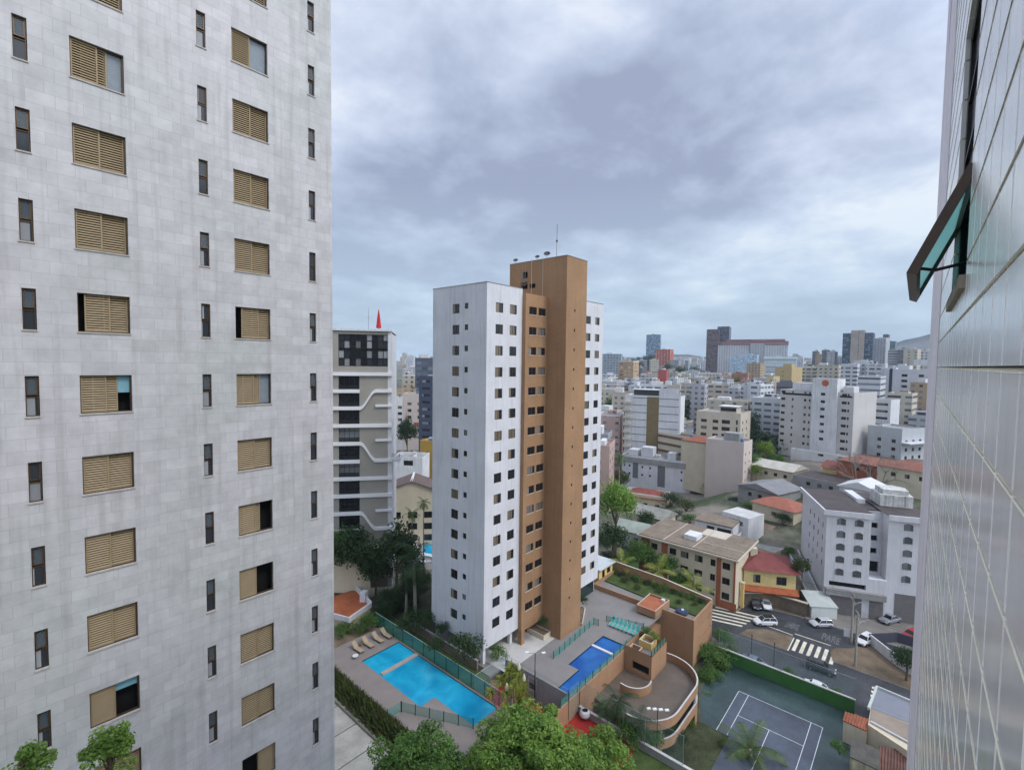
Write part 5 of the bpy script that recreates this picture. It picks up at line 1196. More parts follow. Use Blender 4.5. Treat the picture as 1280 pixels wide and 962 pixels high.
b = MB(); b.box(9.2,-9.5,DH-.19,17.0,-7.9,DH+.8); b.build('roof_house', white2, wapt, False)
sr = thing('side_stair_roof', 'sloping white walled walkway running up beside the white apartment block', 'walkway', (113, 15, ST))
ca_, sa_ = math.cos(dyaw), math.sin(dyaw)
def dl(x, y): return (DX+x*ca_-y*sa_, DY+x*sa_+y*ca_)
b = MB(); p0 = dl(-1.0, .6); p1 = dl(17.5, .6)
b.wall([p0, p1], [ST+2.7, ST+5.4], [ST+3.6, ST+6.3], .25, 0, 1); b.wall([dl(-1.0,2.6), dl(17.5,2.6)], [ST+.2,ST+.2],[ST+3.2,ST+5.9], .22, 0, 1); b.build('wall', [white2, paleconc], sr)
b = MB(); c0, c1, c2, c3 = dl(-1,.62), dl(17.5,.62), dl(17.5,2.6), dl(-1,2.6); b.face([(c0[0],c0[1],ST+2.7),(c1[0],c1[1],ST+5.4),(c2[0],c2[1],ST+5.4),(c3[0],c3[1],ST+2.7)]); b.build('roof', concrete, sr)
# white carport with a sloping canopy
q = pz(1014, 772, ST+.15); q2 = pz(1046, 774, ST+.15)
cp = thing('street_shed', 'white street shed with a slanted pale canopy behind the silver hatchback', 'shed', (q[0], q[1], ST+.15))
a_ = math.atan2(q2[1]-q[1], q2[0]-q[0]); 
def cl_(x, y, z): return (q[0]+x*math.cos(a_)-y*math.sin(a_), q[1]+x*math.sin(a_)+y*math.cos(a_), ST+.15+z)
lw_ = math.hypot(q2[0]-q[0], q2[1]-q[1])
b = MB(); P = [cl_(0,0,0)[:2], cl_(lw_,0,0)[:2], cl_(lw_,2.6,0)[:2], cl_(0,2.6,0)[:2]]; b.prism(P, ST+.15, ST+2.4); b.build('wall', M('pale_green_white',(0.60,0.64,0.62),0.7,0.08,.6,streak=.1), cp)
b = MB(); b.mesh([cl_(-.3,-.1,2.26), cl_(lw_+.2,-.1,2.26), cl_(lw_-.6,3.4,3.9), cl_(-.5,3.4,3.9), cl_(-.3,-.1,2.4), cl_(lw_+.2,-.1,2.4), cl_(lw_-.6,3.4,4.05), cl_(-.5,3.4,4.05)], [(0,1,2,3),(4,5,6,7),(0,1,5,4),(1,2,6,5),(2,3,7,6),(3,0,4,7)]); b.build('canopy', M('pale_canopy',(0.42,0.46,0.44),0.6,0.15,.6), cp)
# low houses at the lower right
gh = thing('house', 'flat grey roofed building with a white gutter at the lower right by the tiled wall', 'house', (89, 2, ST))
b = MB(); P = [pz(1093,857,-3.6)[:2], pz(1150,880,-3.6)[:2], pz(1150,948,-3.6)[:2], pz(1085,905,-3.6)[:2]]
b.prism(P, ST, -3.6); b.build('wall', cream, gh)
b = MB(); b.face([(*pz(1097,858,-3.5)[:2],-3.55),(*pz(1150,880,-3.5)[:2],-3.55),(*pz(1150,908,-3.5)[:2],-3.55),(*pz(1089,884,-3.5)[:2],-3.55)]); b.build('roof', greyroof, gh)
b = MB(); b.face([(*pz(1089,884.5,-3.5)[:2],-3.56),(*pz(1150,909,-3.5)[:2],-3.56),(*pz(1150,936,-3.5)[:2],-3.58),(*pz(1087,901,-3.5)[:2],-3.58)]); b.build('terrace_floor', M('brown_screed',(0.27,0.22,0.18),0.85,0.2,.5), gh)
b = MB(); b.wall([pz(1150,880,-3.4)[:2], pz(1095,857,-3.4)[:2], pz(1084,884,-3.4)[:2]], -3.6, -3.25, .3); b.build('parapet', M('pale_green_parapet',(0.48,0.52,0.49),0.8,0.12,.6), gh)
b = MB(); a = pz(1088,901,-3.4); c = pz(1150,935,-3.4); b.tube([a, c], .13, 6); b.build('gutter', white, gh)
def tileroof(name, label, corners, wallz, mt=terracotta, rows=0):
    t_ = thing(name, label, 'house', (*corners[0][:2], ST)); b = MB(); b.face(corners); q = [(x, y, z-.12) for x, y, z in corners]; b.face(q)
    n = len(corners)
    for i in range(n): b.face([corners[i], corners[(i+1)%n], q[(i+1)%n], q[i]])
    # tile rolls
    A_, B_, C_, D_ = [Vector(c) for c in corners[:4]]; k = max(4, int((B_-A_).length/.32))
    for i in range(k+1):
        f = i/k; b.tube([A_.lerp(B_, f)+Vector((0,0,.03)), D_.lerp(C_, f)+Vector((0,0,.03))], .075, 5)
    b.build('roof', mt, t_)
    b = MB(); P = [(c[0]*.985+sum(v[0] for v in corners)/n*.015, c[1]*.985+sum(v[1] for v in corners)/n*.015) for c in corners]; b.prism(P, ST, min(c[2] for c in corners)-.15); b.build('wall', cream, t_); return t_
tileroof('tiled_house', 'small terracotta roofed hut at the end of the green court wall', [pz(1057,889,-3.6), pz(1088,899,-3.6), pz(1083,913,-4.2), pz(1054,900,-4.2)], 0)
tileroof('tiled_house', 'long ribbed terracotta roof below the white gutter at the lower right', [pz(1088,902,-3.8), pz(1150,936,-3.8), pz(1150,958,-4.8), pz(1085,914,-4.6)], 0, M('orange_terracotta',(0.36,0.14,0.07),0.75,0.3,1.2,fine=.2))
tileroof('tiled_house', 'dark old terracotta roof at the bottom right behind the stained wall', [pz(1100,932,-4.4), pz(1150,942,-4.4), pz(1150,985,-5.2), pz(1098,975,-5.2)], 0, M('old_tiles',(0.15,0.075,0.06),0.8,0.4,1.2,fine=.25))
sw = thing('stained_wall', 'cream gable wall blackened at the top beside the tennis court corner', 'wall', (*pz(1062,950,-5)[:2], ST))
ca = [pz(1064,922,-3.7), pz(1099,938,-3.9)]
b = MB(); b.wall([ca[0][:2], ca[1][:2]], ST, [-3.7,-3.9], -3.6); b.build('wall', M('black_stained_cream',(0.42,0.38,0.26),0.9,0.7,.55,streak=.85), sw)
b = MB(); b.wall([ca[0][:2], ca[1][:2]], [-3.69,-3.89], [-3.55,-3.75], -3.7); b.build('coping', M('blackened_coping',(0.09,0.085,0.075),0.9,.4,1), sw)
# white wall of the lot on the right verge, with a dark gate
vw = thing('lot_wall', 'plain white lot wall on the verge by the parked white car', 'wall', (103, 3, ST))
b = MB(); b.wall([(105.3,5.7),(101.6,2.6),(99.4,0.4),(98,-4)], ST+.1, ST+1.9, .2); b.build('wall', white2, vw)
b = MB(); b.wall([(105.4,5.75),(109.5,2.0),(109.5,-6)], ST+.1, ST+1.9, .2); b.build('gate', M('dark_gate',(0.06,0.06,0.085),0.6,0.1,1), vw)
# walls in the yards behind
yw = thing('yard_wall', 'grey angled yard walls between the white terrace house and the red roofed house', 'wall', (128, 26, ST))
b = MB(); pts = [pz(953,640,-3)[:2], pz(954,655,-3)[:2], pz(940,672,-3)[:2]]; b.wall(pts, ST, [-1.6,-2.2,-3.0], .3); pts = [pz(953,645,-3)[:2], pz(968,668,-3)[:2], pz(993,672,-3)[:2]]; b.wall(pts, ST, -2.2, .3); b.build('wall', concrete, yw)
lw2 = thing('garden_wall', 'brownish low wall along the foot of the white tower side, behind the teal screen', 'wall', (45.4, 52, 0))
b = MB(); b.box(45.3, 45.4, -.5, 45.55, 60, 1.3); b.build('wall', M('brown_stained_wall',(0.20,0.16,0.125),.9,.3,.6,streak=.4), lw2); b = MB(); b.box(45.27, 45.35, 1.302, 45.58, 60.05, 1.38); b.build('coping', concrete, lw2)
# ================================================================== MIDDLE DISTANCE
def az_of(x): d = ray(x, 458); return math.atan2(d.y, d.x)
def mid(label, xc, ytop, D, rel, lx, ly, zb, wallm, **kw):
    """building whose near corner's roof edge stands at photo column xc, row ytop, distance D; rel = turn away from facing us (deg)"""
    P = pd(xc, ytop, D); yaw = az_of(xc)+R(rel)
    return block(label, P, yaw, lx, ly, zb, P[2]-zb, wallm, **kw)
def ftower(t_):
    h = 42.9-10-8-3; b = MB(); H = t_['H']
    b.grid((-1.3, 5.4, 0), (0,1), (-1,0), 9.0, -3, H+5.2, [(4.1,5.7,round(5.5+3*k,2),round(6.6+3*k,2)) for k in range(10) if 6.6+3*k < H+2], .15); b.box(-1.28,5.42,-3,6,5.44,H+5.2); b.box(-1.28,14.36,-3,6,14.38,H+5.2); b.box(-1.2,5.5,H+5,6,14.3,H+5.1)
    b.build('centre_bay', white2, t_, False)
    k0 = Kit(1.6,1.1,'plain',black,pane_dark,'window',sub=False)
    for k in range(10):
        if 6.6+3*k < H+2: k0.add(t_, (-1.3, 5.4+5.7, 5.5+3*k), -math.pi/2)
    b = MB(); b.lathe([(.02,0),(1.25,0),(1.25,.12),(.02,.13)], n=20); b.lathe([(.02,.14),(.7,.14)], n=16); o = b.build('rust_roundel', M('rust_sign',(0.50,0.13,0.06),0.7,0.3,1.5), t_, False); o.location = (-1.32, 9.6, H+3.4); o.rotation_euler = (0, -math.pi/2, 0)
    b = MB(); b.box(-.02, 15, H-2.2, -.005, 26.5, H-1.4); b.build('dark_vent_band', dark, t_, False); b = MB(); b.box(-.02,.6,H-2.0,-.005,4.8,H-1.3); b.build('dark_vent_band', dark, t_, False)
    b = MB(); b.box(2,1,H-.4,7,4.5,H+2.2); b.box(3,16,H-.4,8,24,H+3); b.build('roof_house', white2, t_, False)
ft_z = 7.6
P = pd(1068, 491, 224)
def _ft(t_): t_['H'] = P[2]-ft_z; ftower(t_)
mid('pale grey tower block with a rust roundel on its raised centre bay', 1068, 491, 224, -20, 22, 27.5, ft_z, M('pale_grey_render',(0.53,0.51,0.50),0.8,0.1,.15,streak=.12), W=dict(cols=[(1.5,.6),(2.4,1.7),(15.4,.6),(17.0,.9),(22.0,.7),(25.4,1.6)], n=10, base=2.5, pitch=3.0, wh=1.1), S=None, extra=_ft, pm=pane_dark)
b = None
t_ = mid('long low pale base wall below the pale grey tower block', 1075, 573, 212, -20, 3, 24, 7.0, white2, W=dict(cols=[(4,3,.9),(12,2,.9)], n=1, base=1.2, pitch=3, wh=.9), cat='wall', name='base_building')
goldp = panemat('gold_glass', (0.26,0.19,0.08), .8, (0.05,0.04,0.02))
goldm = M('gold_panel', (0.20,0.15,0.075), 0.5, 0.15, .5)
def htower(t_):
    H = t_['H']; b = MB()
    for u0, u1, mi, z1 in ((.5,8.2,0,H+3.2),(8.2,13.0,1,H-.5),(13.0,18.8,0,H-.6)): b.box(-.25, u0, -2, -.004, u1, z1, mi)
    b.build('panels', [white, goldm], t_, False)
    gs = M('grey_green_strip',(0.16,0.19,0.19),0.6,0.1,1)
    for k in range(12):
        z = H-1.2-3*k
        if z > 1:
            b = MB(); b.box(-.29,.6,z,-.254,8.1,z+.3); b.build('floor_strip', gs, t_, False); b = MB(); b.box(-.29,13.1,z,-.254,18.7,z+.3); b.build('floor_strip', gs, t_, False)
    q = Kit(1.1,1.2,'plain',black,goldp,'window',sub=False)
    for k in range(11):
        z = H-2.6-3*k
        if z > 1:
            for u in (4.7,10.2,12.4): q.add(t_, (-.26, u, z), -math.pi/2)
    b = MB(); b.box(.5,8.5,H-.7,5,18.5,H+2.2); b.build('roof_house', M('dark_glazed_loft',(0.07,0.075,0.08),0.3,0.2,.8), t_, False)
    b = MB(); b.box(-.4,8.0,H+2.21,5.5,19.5,H+2.5); b.build('roof_slab', white2, t_, False)
    for k in range(10):
        z = H-3.6-3*k
        if z > 1: b = MB(); b.box(-1.6,19.0,z,-.01,22.0,z+1.0); b.build('balcony', beige, t_, False)
P = pd(851, 496, 198); hz_ = ST+1
mid('white panelled apartment block with a gold glazed strip, left of the striped block', 851, 496, 198, -8, 12, 22, hz_, white2, extra=lambda t_: (t_.__setitem__('H', P[2]-hz_), htower(t_)), pm=goldp)
def itop(t_):
    b = MB(); b.box(-.3,-.1,8.0,-.003,25,10.0); b.build('grey_band', concrete, t_, False)
    b = MB(); b.box(2,14.5,10.4,6.5,19,14.0); b.box(2,6,10.4,6,9,12.8); b.box(2,20.5,10.4,7,24,12.6); b.build('roof_house', white, t_, False)
    b = MB(); b.box(-.02,9.2,0,-.004,12.0,8); b.box(-.02,19.5,2,-.004,21.6,8); b.build('painted_recess', M('grey_recess',(0.16,0.16,0.17),0.8,0.1,1), t_, False)  # flat panels on the wall; the recess darkness is put into their colour
P = pd(864, 578, 183)
mid('long low white block with roof huts in front of the white panelled apartment block', 864, 578, 183, -12, 10, 26, P[2]-10.6, white, W=dict(cols=[(3,.6),(14.5,.7),(17.5,.7),(22.5,.7),(24.6,.6)], n=2, base=3.2, pitch=3, wh=.8), S=dict(cols=[(2,.8),(6,.8)], n=2, base=3.2, pitch=3, wh=1), extra=itop, parapet=.3, pm=pane_dark)
def gab(rise, mt, lx, ly, H, gable=True): return hip('roof', 0, 0, lx, ly, H, rise, mt, .5, gable)
P = pd(832, 625, 168); mid('low house with a long dark red roof below the long low white block', 832, 622, 166, -10, 9, 14.5, P[2]-3.6, cream, W=dict(cols=[(2,1.4),(6,1.4),(11,1.4)], n=1, base=.9, pitch=3, wh=1.3), extra=gab(2.2, M('maroon_roof',(0.23,0.065,0.05),.7,.25,.6), 9, 14.5, P[2]-(P[2]-3.6)+.3, False), cat='house', name='house', parapet=.1)
# beige block with striped wing, pink plain tower
def jtop(t_):
    H = t_['H']; b = MB(); b.box(1.5,2,H-.6,8,8.5,H+2.4); b.build('roof_house', beige, t_, False)
    b = MB(); b.box(1.45,2.2,H+.5,1.495,8.2,H+2.0); b.build('loft_glazing', pane_dark, t_, False); b = MB(); b.box(1,1.5,H+2.41,8.5,9,H+2.6); b.build('roof_slab', white2, t_, False)
P = pd(926, 517, 212); mid('beige block with dark balcony openings and a glazed roof loft, behind the plain pink tower', 926, 517, 212, -14, 16, 17.5, ST, beige, W=dict(cols=[(1,.7,1.9),(4.0,3.2,1.6),(8.6,2.2),(13.2,2.4)], n=9, base=2.5, pitch=2.9, wh=1.3), S=dict(cols=[(3,1.2),(9,1.2)], n=9, base=2.5, pitch=2.9, wh=1.2), extra=lambda t_: (t_.__setitem__('H', P[2]-ST), jtop(t_)), pm=pane_dark)
def stripes(t_):
    bb_ = M('brown_band',(0.15,0.10,0.075),.5,.2,.5)
    for k in range(5): b = MB(); b.box(-.2,.3,3.0+2.9*k,-.003,19,3.9+2.9*k); b.build('window_band', bb_, t_, False)
    b = MB(); b.box(-.3,-.3,0,-.003,.8,16.5); b.box(-.3,-.3,0,2,-.003,16.5); b.build('red_pier', brickred, t_, False)
P = pd(872, 544, 190); mid('low beige wing with dark window bands and a red end pier, beside the pink tower', 873, 548, 186, -38, 8, 19, P[2]-17, cream, extra=stripes, roofm=darkroof)
P = pd(930, 553, 172); mid('plain pale pink windowless tower front with small side windows', 930, 553, 172, -16, 9.5, 12.2, ST, pinkish, S=dict(cols=[(2,.7),(6,.7)], n=7, base=2.6, pitch=2.9, wh=.9), extra=ebox('roof_house', 2, 2, P[2]-ST-.8, 6.5, 7, P[2]-ST+2.4, concrete), pm=pane_dark)
P = pd(884, 555, 178); mid('low cream building with a broken tiled roof on the left flank of the pink tower', 890, 556, 178, -30, 8, 12, P[2]-15, cream, S=None, extra=hip('roof', 0, 0, 8, 12, 15.1, 1.6, terracotta, .4), parapet=.2)
# yellow pair
yk = M('sand_yellow',(0.52,0.40,0.21),0.8,0.1,.1,streak=.1); yk2 = M('pale_sand',(0.55,0.47,0.27),0.8,0.1,.1,streak=.1)
P = pd(984, 460, 384); mid('tall sand yellow tower standing behind the pale grey tower with the roundel', 990, 459, 384, -30, 13, 12, -2, yk, W=dict(cols=[(6,.6)], n=14, base=4, pitch=3, wh=1), extra=ebox('roof_house', 3, 2, P[2]+2, 8, 8, P[2]+5, yk))
P = pd(962, 470, 372); mid('slim pale sand tower joined to the left side of the yellow tower', 967, 470, 372, -40, 6, 5.5, -2, yk2)
# white block at the right
P = pd(1128, 467, 335); mid('white block with two columns of dark windows beside the tiled wall edge', 1166, 462, 334, -14, 14, 21, 5, white, W=dict(cols=[(3.5,2.2),(10.5,2.6)], n=12, base=2.6, pitch=3.0, wh=1.4), extra=multi(ebox('roof_house', 3, 2, 39, 9, 9, 42, white2), ebox('dark_pier', -.15, 17.2, -2, -.003, 18.6, 37, M('dark_pier',(0.05,0.05,0.07),.6,.1,1))), pm=pane_dark)
P = pd(1098, 540, 232); mid('pale blue grey low block with a white canopy below the right edge block', 1128, 536, 226, -30, 14, 12, P[2]-10, M('blue_grey',(0.46,0.49,0.52),.8,.1,.3,streak=.2), W=dict(cols=[(2,1.4),(7,1.4)], n=3, base=1, pitch=3, wh=1.3), S=dict(cols=[(2,1.4),(6,1.4),(10,1.4)], n=3, base=1, pitch=3, wh=1.3), extra=ebox('canopy', -.5, -3.0, 7.2, 14, -.004, 7.6, white))
P = pd(1110, 500, 262); mid('white building with stepped balconies behind the right side of the pale grey tower', 1114, 500, 262, -15, 12, 14, P[2]-22, white2, W=dict(cols=[(1,5,1.0)], n=7, base=1.5, pitch=3, wh=1))
for (lab, x, y, D, rel, lx, ly, hh, wm, rm, gable) in (
    ('low cream house with four small windows below the pale grey tower', 990, 590, 176, -25, 10, 15, 5, cream, M('cream_roof',(0.48,0.45,0.40),.8,.2,.5), True),
    ('cream house with a bright terracotta hipped roof behind the white arched window block', 992, 640, 140, -28, 9, 11, 5.5, cream, M('fresh_terracotta',(0.33,0.12,0.08),.75,.2,1,fine=.15), False),
    ('house with a dark red gable roof left of the bare tree', 1078, 592, 178, -20, 8, 11, 5.0, yellow, M('deep_red_roof',(0.22,0.07,0.055),.75,.2,1,fine=.1), True),
    ('long terracotta roofed house right of the bare tree', 1128, 588, 172, -22, 9, 17, 4.4, brickred, M('weathered_terracotta',(0.27,0.115,0.085),.8,.25,.8,fine=.15), False),
    ('terracotta roofed house at the right edge against the tiled wall', 1165, 592, 160, -20, 9, 12, 4.2, cream, M('worn_terracotta',(0.25,0.11,0.08),.8,.25,.8,fine=.15), False),
    ('flat dark roofed shed in front of the terracotta houses', 1064, 607, 166, -20, 12, 16, 3.2, concrete, darkroof, None),
    ('white shed roof between the dark roofed block and the water tank', 1098, 616, 142, -15, 8, 8, 4.0, white2, M('white_sheet',(0.6,0.6,0.6),.6,.1,.5), True),
    ('grey roofed shed behind the fresh terracotta house', 972, 618, 152, -30, 12, 12, 3.5, concrete, M('grey_sheet',(0.22,0.22,0.23),.7,.2,.4), True),
    ('white annex with a pale roof at the foot of the grey yard walls', 936, 648, 128, -30, 7, 7, 3.5, white2, M('white_sheet_b',(0.55,0.55,0.54),.7,.2,.4), None),
    ('small grey shed in the yard beside the terracotta hipped house', 958, 668, 136, -30, 6, 8, 2.6, concrete, M('rust_sheet',(0.25,0.17,0.13),.8,.3,.6), True), ('low cream outbuilding behind the red roofed yellow house', 968, 690, 126, -28, 5, 9, 2.8, cream, concrete, None),
    ('pale kiosk roof under the trees left of the cream block', 805, 668, 118, -20, 6, 7, 3.0, oldwhite, M('pale_green_sheet',(0.34,0.38,0.34),.7,.25,.4), True),
    ('weathered low roof beside the pale kiosk roof', 830, 650, 128, -25, 7, 9, 3.2, cream, M('weathered_sheet',(0.27,0.27,0.24),.8,.3,.5), True)):
    P = pd(x, y, D)
    mid(lab, x, y, D, rel, lx, ly, P[2]-hh, wm, W=dict(cols=[(1.5+3.1*k,1.1) for k in range(int((ly-2)/3.1))], n=1, base=hh-2.4, pitch=3, wh=1.1), cat='house', name='house', roofm=rm if gable is None else concrete, extra=None if gable is None else hip('roof', 0, 0, lx, ly, hh+.05, 1.8, rm, .6, gable), parapet=.12, pm=pane_dark)
# gap on the left, between the modern block and the tower
P = pd(500, 598, 122)
def gable_house(t_):
    H = t_['H']; b = MB(); b.face([(-.6,-.6,H),(-.6,6.5,H+2.6),(9,6.5,H+2.6),(9,-.6,H)]); b.face([(-.6,13.6,H),(-.6,6.5,H+2.6),(9,6.5,H+2.6),(9,13.6,H)]); b.build('roof', M('brown_grey_tiles',(0.14,0.10,0.09),.8,.3,1,fine=.2), t_, False)
    b = MB(); b.face([(0,0,H-.02),(0,13,H-.02),(0,6.5,H+2.4)]); b.build('gable', cream, t_, False)
    b = MB(); b.mesh([(-.7,6.2,H+2.5),(-.7,6.8,H+2.5),(9,6.8,H+2.72),(9,6.2,H+2.72)], [(0,1,2,3)]); b.build('ridge', white2, t_, False)
P = pd(548, 612, 124); mid('cream gabled house with dark windows in the gap left of the white tower', 546, 612, 124, -2, 9, 13, ST+2, cream, W=dict(cols=[(1.2,2.2),(5,2.4),(9.2,2.2)], n=3, base=1.0, pitch=3, wh=1.7), extra=lambda t_: (t_.__setitem__('H', P[2]-ST-2), gable_house(t_)), parapet=.1, pm=pane_dark)
P = pd(545, 568, 150); mid('white flat roofed house behind the gabled house', 528, 572, 150, -15, 9, 10, P[2]-6, white2, cat='house', name='house', W=dict(cols=[(3,3)], n=1, base=2.5, pitch=3, wh=1.6), pm=pane_dark)
P = pd(545, 552, 162); mid('mustard yellow wall of a building beside the blue banded block', 549, 552, 162, -35, 8, 8, P[2]-14, M('mustard',(0.50,0.31,0.06),.8,.1,.3,streak=.15), W=dict(cols=[(4.5,1)], n=3, base=3, pitch=3, wh=1.2))
P = pd(545, 472, 175); mid('dark blue and pale banded block rising beside the white tower', 550, 470, 176, -30, 10, 9, P[2]-32, M('banded_blue',(0.07,0.085,0.14),.4,.2,.5), W=dict(cols=[(.6,2.6,1.0),(4.2,3.4,1.0)], n=12, base=1.4, pitch=2.6, wh=1), pm=pane_pale)
P = pd(520, 500, 210); mid('cream stepped block with a terracotta balcony in the left gap', 531, 492, 215, -12, 9, 10, P[2]-20, pinkish, W=dict(cols=[(1.5,1.8),(6,1.8)], n=6, base=2.2, pitch=3, wh=1.3), extra=ebox('balcony', -1.2, 1, 8.5, -.004, 4.5, 9.6, brickred))
P = pd(515, 505, 230); mid('white low block with square windows above the dark tree in the left gap', 518, 497, 235, -10, 9, 12, P[2]-20, white2, W=dict(cols=[(2,2),(6,2)], n=6, base=2.2, pitch=3, wh=1.4))
# neighbour pool in the gap
b = MB(); pa, pb_, pc, pdd = pz(503,663,ST+2), pz(552,660,ST+2), pz(552,700,ST+2), pz(512,703,ST+2)
b.prism([p[:2] for p in (pa, pb_, pc, pdd)], ST-1, ST+1.9, 0); b.build('pool_base', white2)['kind'] = 'structure'
b = MB(); b.face([pz(516,662,ST+1.92), pz(552,661,ST+1.92), pz(552,675,ST+1.92), pz(518,670,ST+1.92)]); b.face([pz(528,672,ST+1.92), pz(552,676,ST+1.92), pz(552,695,ST+1.92), pz(530,690,ST+1.92)]); b.build('water', turq)['kind'] = 'structure'
# cream house with the orange yard at the left
ch = thing('house', 'cream house with a curved gable wall and an orange yard beside the marble block', 'house', (40, 72, -.4))
q = [pz(414,745,1.2), pz(443,735,1.2), pz(463,757,1.2), pz(436,776,1.2), pz(414, 770, 1.2)]
b = MB(); b.prism([p[:2] for p in q], -.5, 1.0); b.build('base', cream, ch)
b = MB(); b.face([(p[0], p[1], 1.02) for p in q]); b.build('yard_floor', M('orange_clay_floor',(0.34,0.10,0.04),.85,.3,.5,fine=.12), ch)
b = MB(); c1, c0 = pd(462.5,740,math.hypot(q[1][0],q[1][1])-1.5), pd(408,740,math.hypot(q[1][0],q[1][1])+1.5); n = 10; path = [(c0[0]+(c1[0]-c0[0])*k/n, c0[1]+(c1[1]-c0[1])*k/n) for k in range(n+1)]
b.wall(path, .5, [2.2+4.2*math.sin(math.pi*(.25+.62*k/n)) for k in range(n+1)], .35); b.build('gable_wall', cream, ch)
b = MB(); b.wall([q[2][:2], q[3][:2], q[4][:2]], 1.02, 1.9, .25); b.build('parapet', white2, ch); b = MB(); b.wall([q[1][:2], q[2][:2]], 1.02, 1.9, .25); b.build('side_parapet', white2, ch)
b = MB(); b.obox((*pz(455,750,1.05)[:2], 1.03), 1.3, 1.0, 1.6, .6); b.build('roof_box', white2, ch)

# ================================================================== FAR CITY
TAKEN = []
CITY = []
wallcols = {'white': (0.60,0.61,0.64), 'pale grey': (0.47,0.47,0.50), 'cream': (0.56,0.51,0.42), 'beige': (0.48,0.43,0.36), 'tan': (0.45,0.34,0.22), 'grey': (0.33,0.33,0.36), 'rose': (0.48,0.34,0.30), 'blue grey': (0.32,0.37,0.43), 'terracotta': (0.38,0.18,0.12), 'dark grey': (0.16,0.16,0.19)}
FM = {}
def farmat(col, style):
    if (col, style) not in FM:
        pu, pv, wu, wv = {'grid': (3.4,3.0,(.28,.72),(.36,.80)), 'band': (40,3.0,(.02,.98),(.45,.82)), 'sparse': (5.2,3.0,(.36,.64),(.38,.74)), 'wide': (4.4,3.0,(.14,.86),(.40,.80))}[style]
        FM[(col, style)] = facade('%s_%s_facade' % (col.replace(' ', '_'), style), wallcols[col], pu, pv, wu, wv)
    return FM[(col, style)]
def far(x0, x1, ytop, D, wallm, label=None, depth=None, name='apartment_building', cat='apartment building', group=None, roofbox=True, relv=None, base=None, colour=None, sunk=0):
    d0, d1 = ray((x0+x1)/2, 458), None
    zax = D*Vector((d0.x, d0.y, 0)).normalized().dot(Vector((FW.x, FW.y, 0)))/1.0
    w_ = (x1-x0)*zax/FPX; az = math.atan2(d0.y, d0.x); P = pd((x0+x1)/2, ytop, D)
    rel = R(random.uniform(-28, 10)) if relv is None else R(relv); yaw = az+rel
    dp = depth or random.uniform(11, 18)
    w_ = max(4.0, (w_-abs(math.sin(rel))*dp)/max(.5, math.cos(rel))) if relv is None else w_
    zb = (terrain(P[0], P[1]) if base is None else base)-1.0; h = max(6.0, P[2]-zb)
    t_ = thing(name, label or '', cat, (P[0], P[1], zb), yaw, group)
    b = MB(); b.box(0, -w_/2, 0, dp, w_/2, h); b.build('wall', wallm, t_, False)
    if roofbox:
        rb = random.random(); b = MB(); y0 = random.uniform(-w_*.3, w_*.05); b.box(dp*.25, y0, h, dp*.25+min(6, dp*.5), y0+min(6, w_*.35), h+random.uniform(1.6, 3.2)); b.build('roof_house', wallm if rb < .6 else white2, t_, False)
        b = MB(); b.wall([(0,-w_/2),(dp,-w_/2),(dp,w_/2),(0,w_/2)], h+.001, h+.8, .25, closed=True); b.build('parapet', wallm if rb > .3 else white2, t_, False)
    CITY.append((t_, (x0+x1)/2, ytop, D, w_, h, colour)); return t_
LM = []       # landmarks named in labels
def lm(nm, x, y): LM.append((nm, x, y))
tall = dict(name='office_tower', cat='office tower')
darkbrown = facade('brown_tower', (0.105,0.065,0.065), 2.4, 3.3, (.1,.9), (.25,.8), (0.05,0.035,0.04)); darkblue = facade('dark_blue_tower', (0.045,0.05,0.075), 2.4, 3.3, (.1,.9), (.25,.85), (0.03,0.035,0.05))
far(884,898,411.5,900, darkbrown, 'dark brown office tower, left half of the tallest pair on the skyline', 26, relv=-8, roofbox=False, **tall); far(897.5,911,408,915, darkblue, 'dark blue-black office tower, right half of the tallest pair on the skyline', 26, relv=-8, roofbox=False, **tall); lm('the dark tower pair', 897, 430)
t_ = far(901,979,431,800, farmat('white','grid'), 'wide white block with a dark red top, right of the dark tower pair', 24, relv=-3, roofbox=False, name='hospital_block', cat='building')
zt_ = t_.location.z
wl = CITY[-1]; b = MB(); b.box(-.6,-wl[4]/2-.5,wl[5]+.002,24,wl[4]/2+.5,wl[5]+5.2); b.box(2,-wl[4]*.46,wl[5]+5.203,20,wl[4]*.38,wl[5]+8.4); b.build('roof_storey', facade('red_top',(0.26,0.11,0.10),30,3.2,(.02,.98),(.5,.8),(0.12,0.10,0.10)), t_, False)
b = MB(); b.box(-3.2,-wl[4]*.18,0,-.003,0.02*wl[4],wl[5]+2); b.build('front_wing', farmat('pale grey','grid'), t_, False); lm('the wide red-topped white block', 940, 445)
far(915,945,444,770, facade('blue_white',(0.50,0.58,0.68),3,3,(.2,.8),(.35,.85),(0.12,0.2,0.3)), 'pale blue and white block in front of the wide red-topped block', relv=-10, colour='')
far(957,993,446,720, facade('white_bands',(0.58,0.62,0.66),60,3.2,(.01,.99),(.45,.85),(0.2,0.25,0.3)), 'white office block with blue-grey window bands below the right end of the red-topped block', relv=-4)
far(934,950,455,600, farmat('tan','grid'), 'tan block with a white side in front of the wide red-topped block', relv=-20); lm('the tan block', 942, 465)
far(818,838,437,1000, facade('red_tower',(0.48,0.11,0.06),6,3,(.4,.6),(.3,.8),(0.3,0.25,0.22)), 'orange-red tower with pale stripes on the left skyline', relv=-25, **tall); lm('the orange-red tower', 828, 446)
far(808,825,418.5,1180, facade('glass_blue',(0.11,0.16,0.22),2.5,3.2,(.1,.9),(.2,.85),(0.09,0.14,0.2)), 'blue-grey glass tower with a spire behind the orange-red tower', relv=-15, **tall); lm('the blue-grey glass tower', 814, 432)
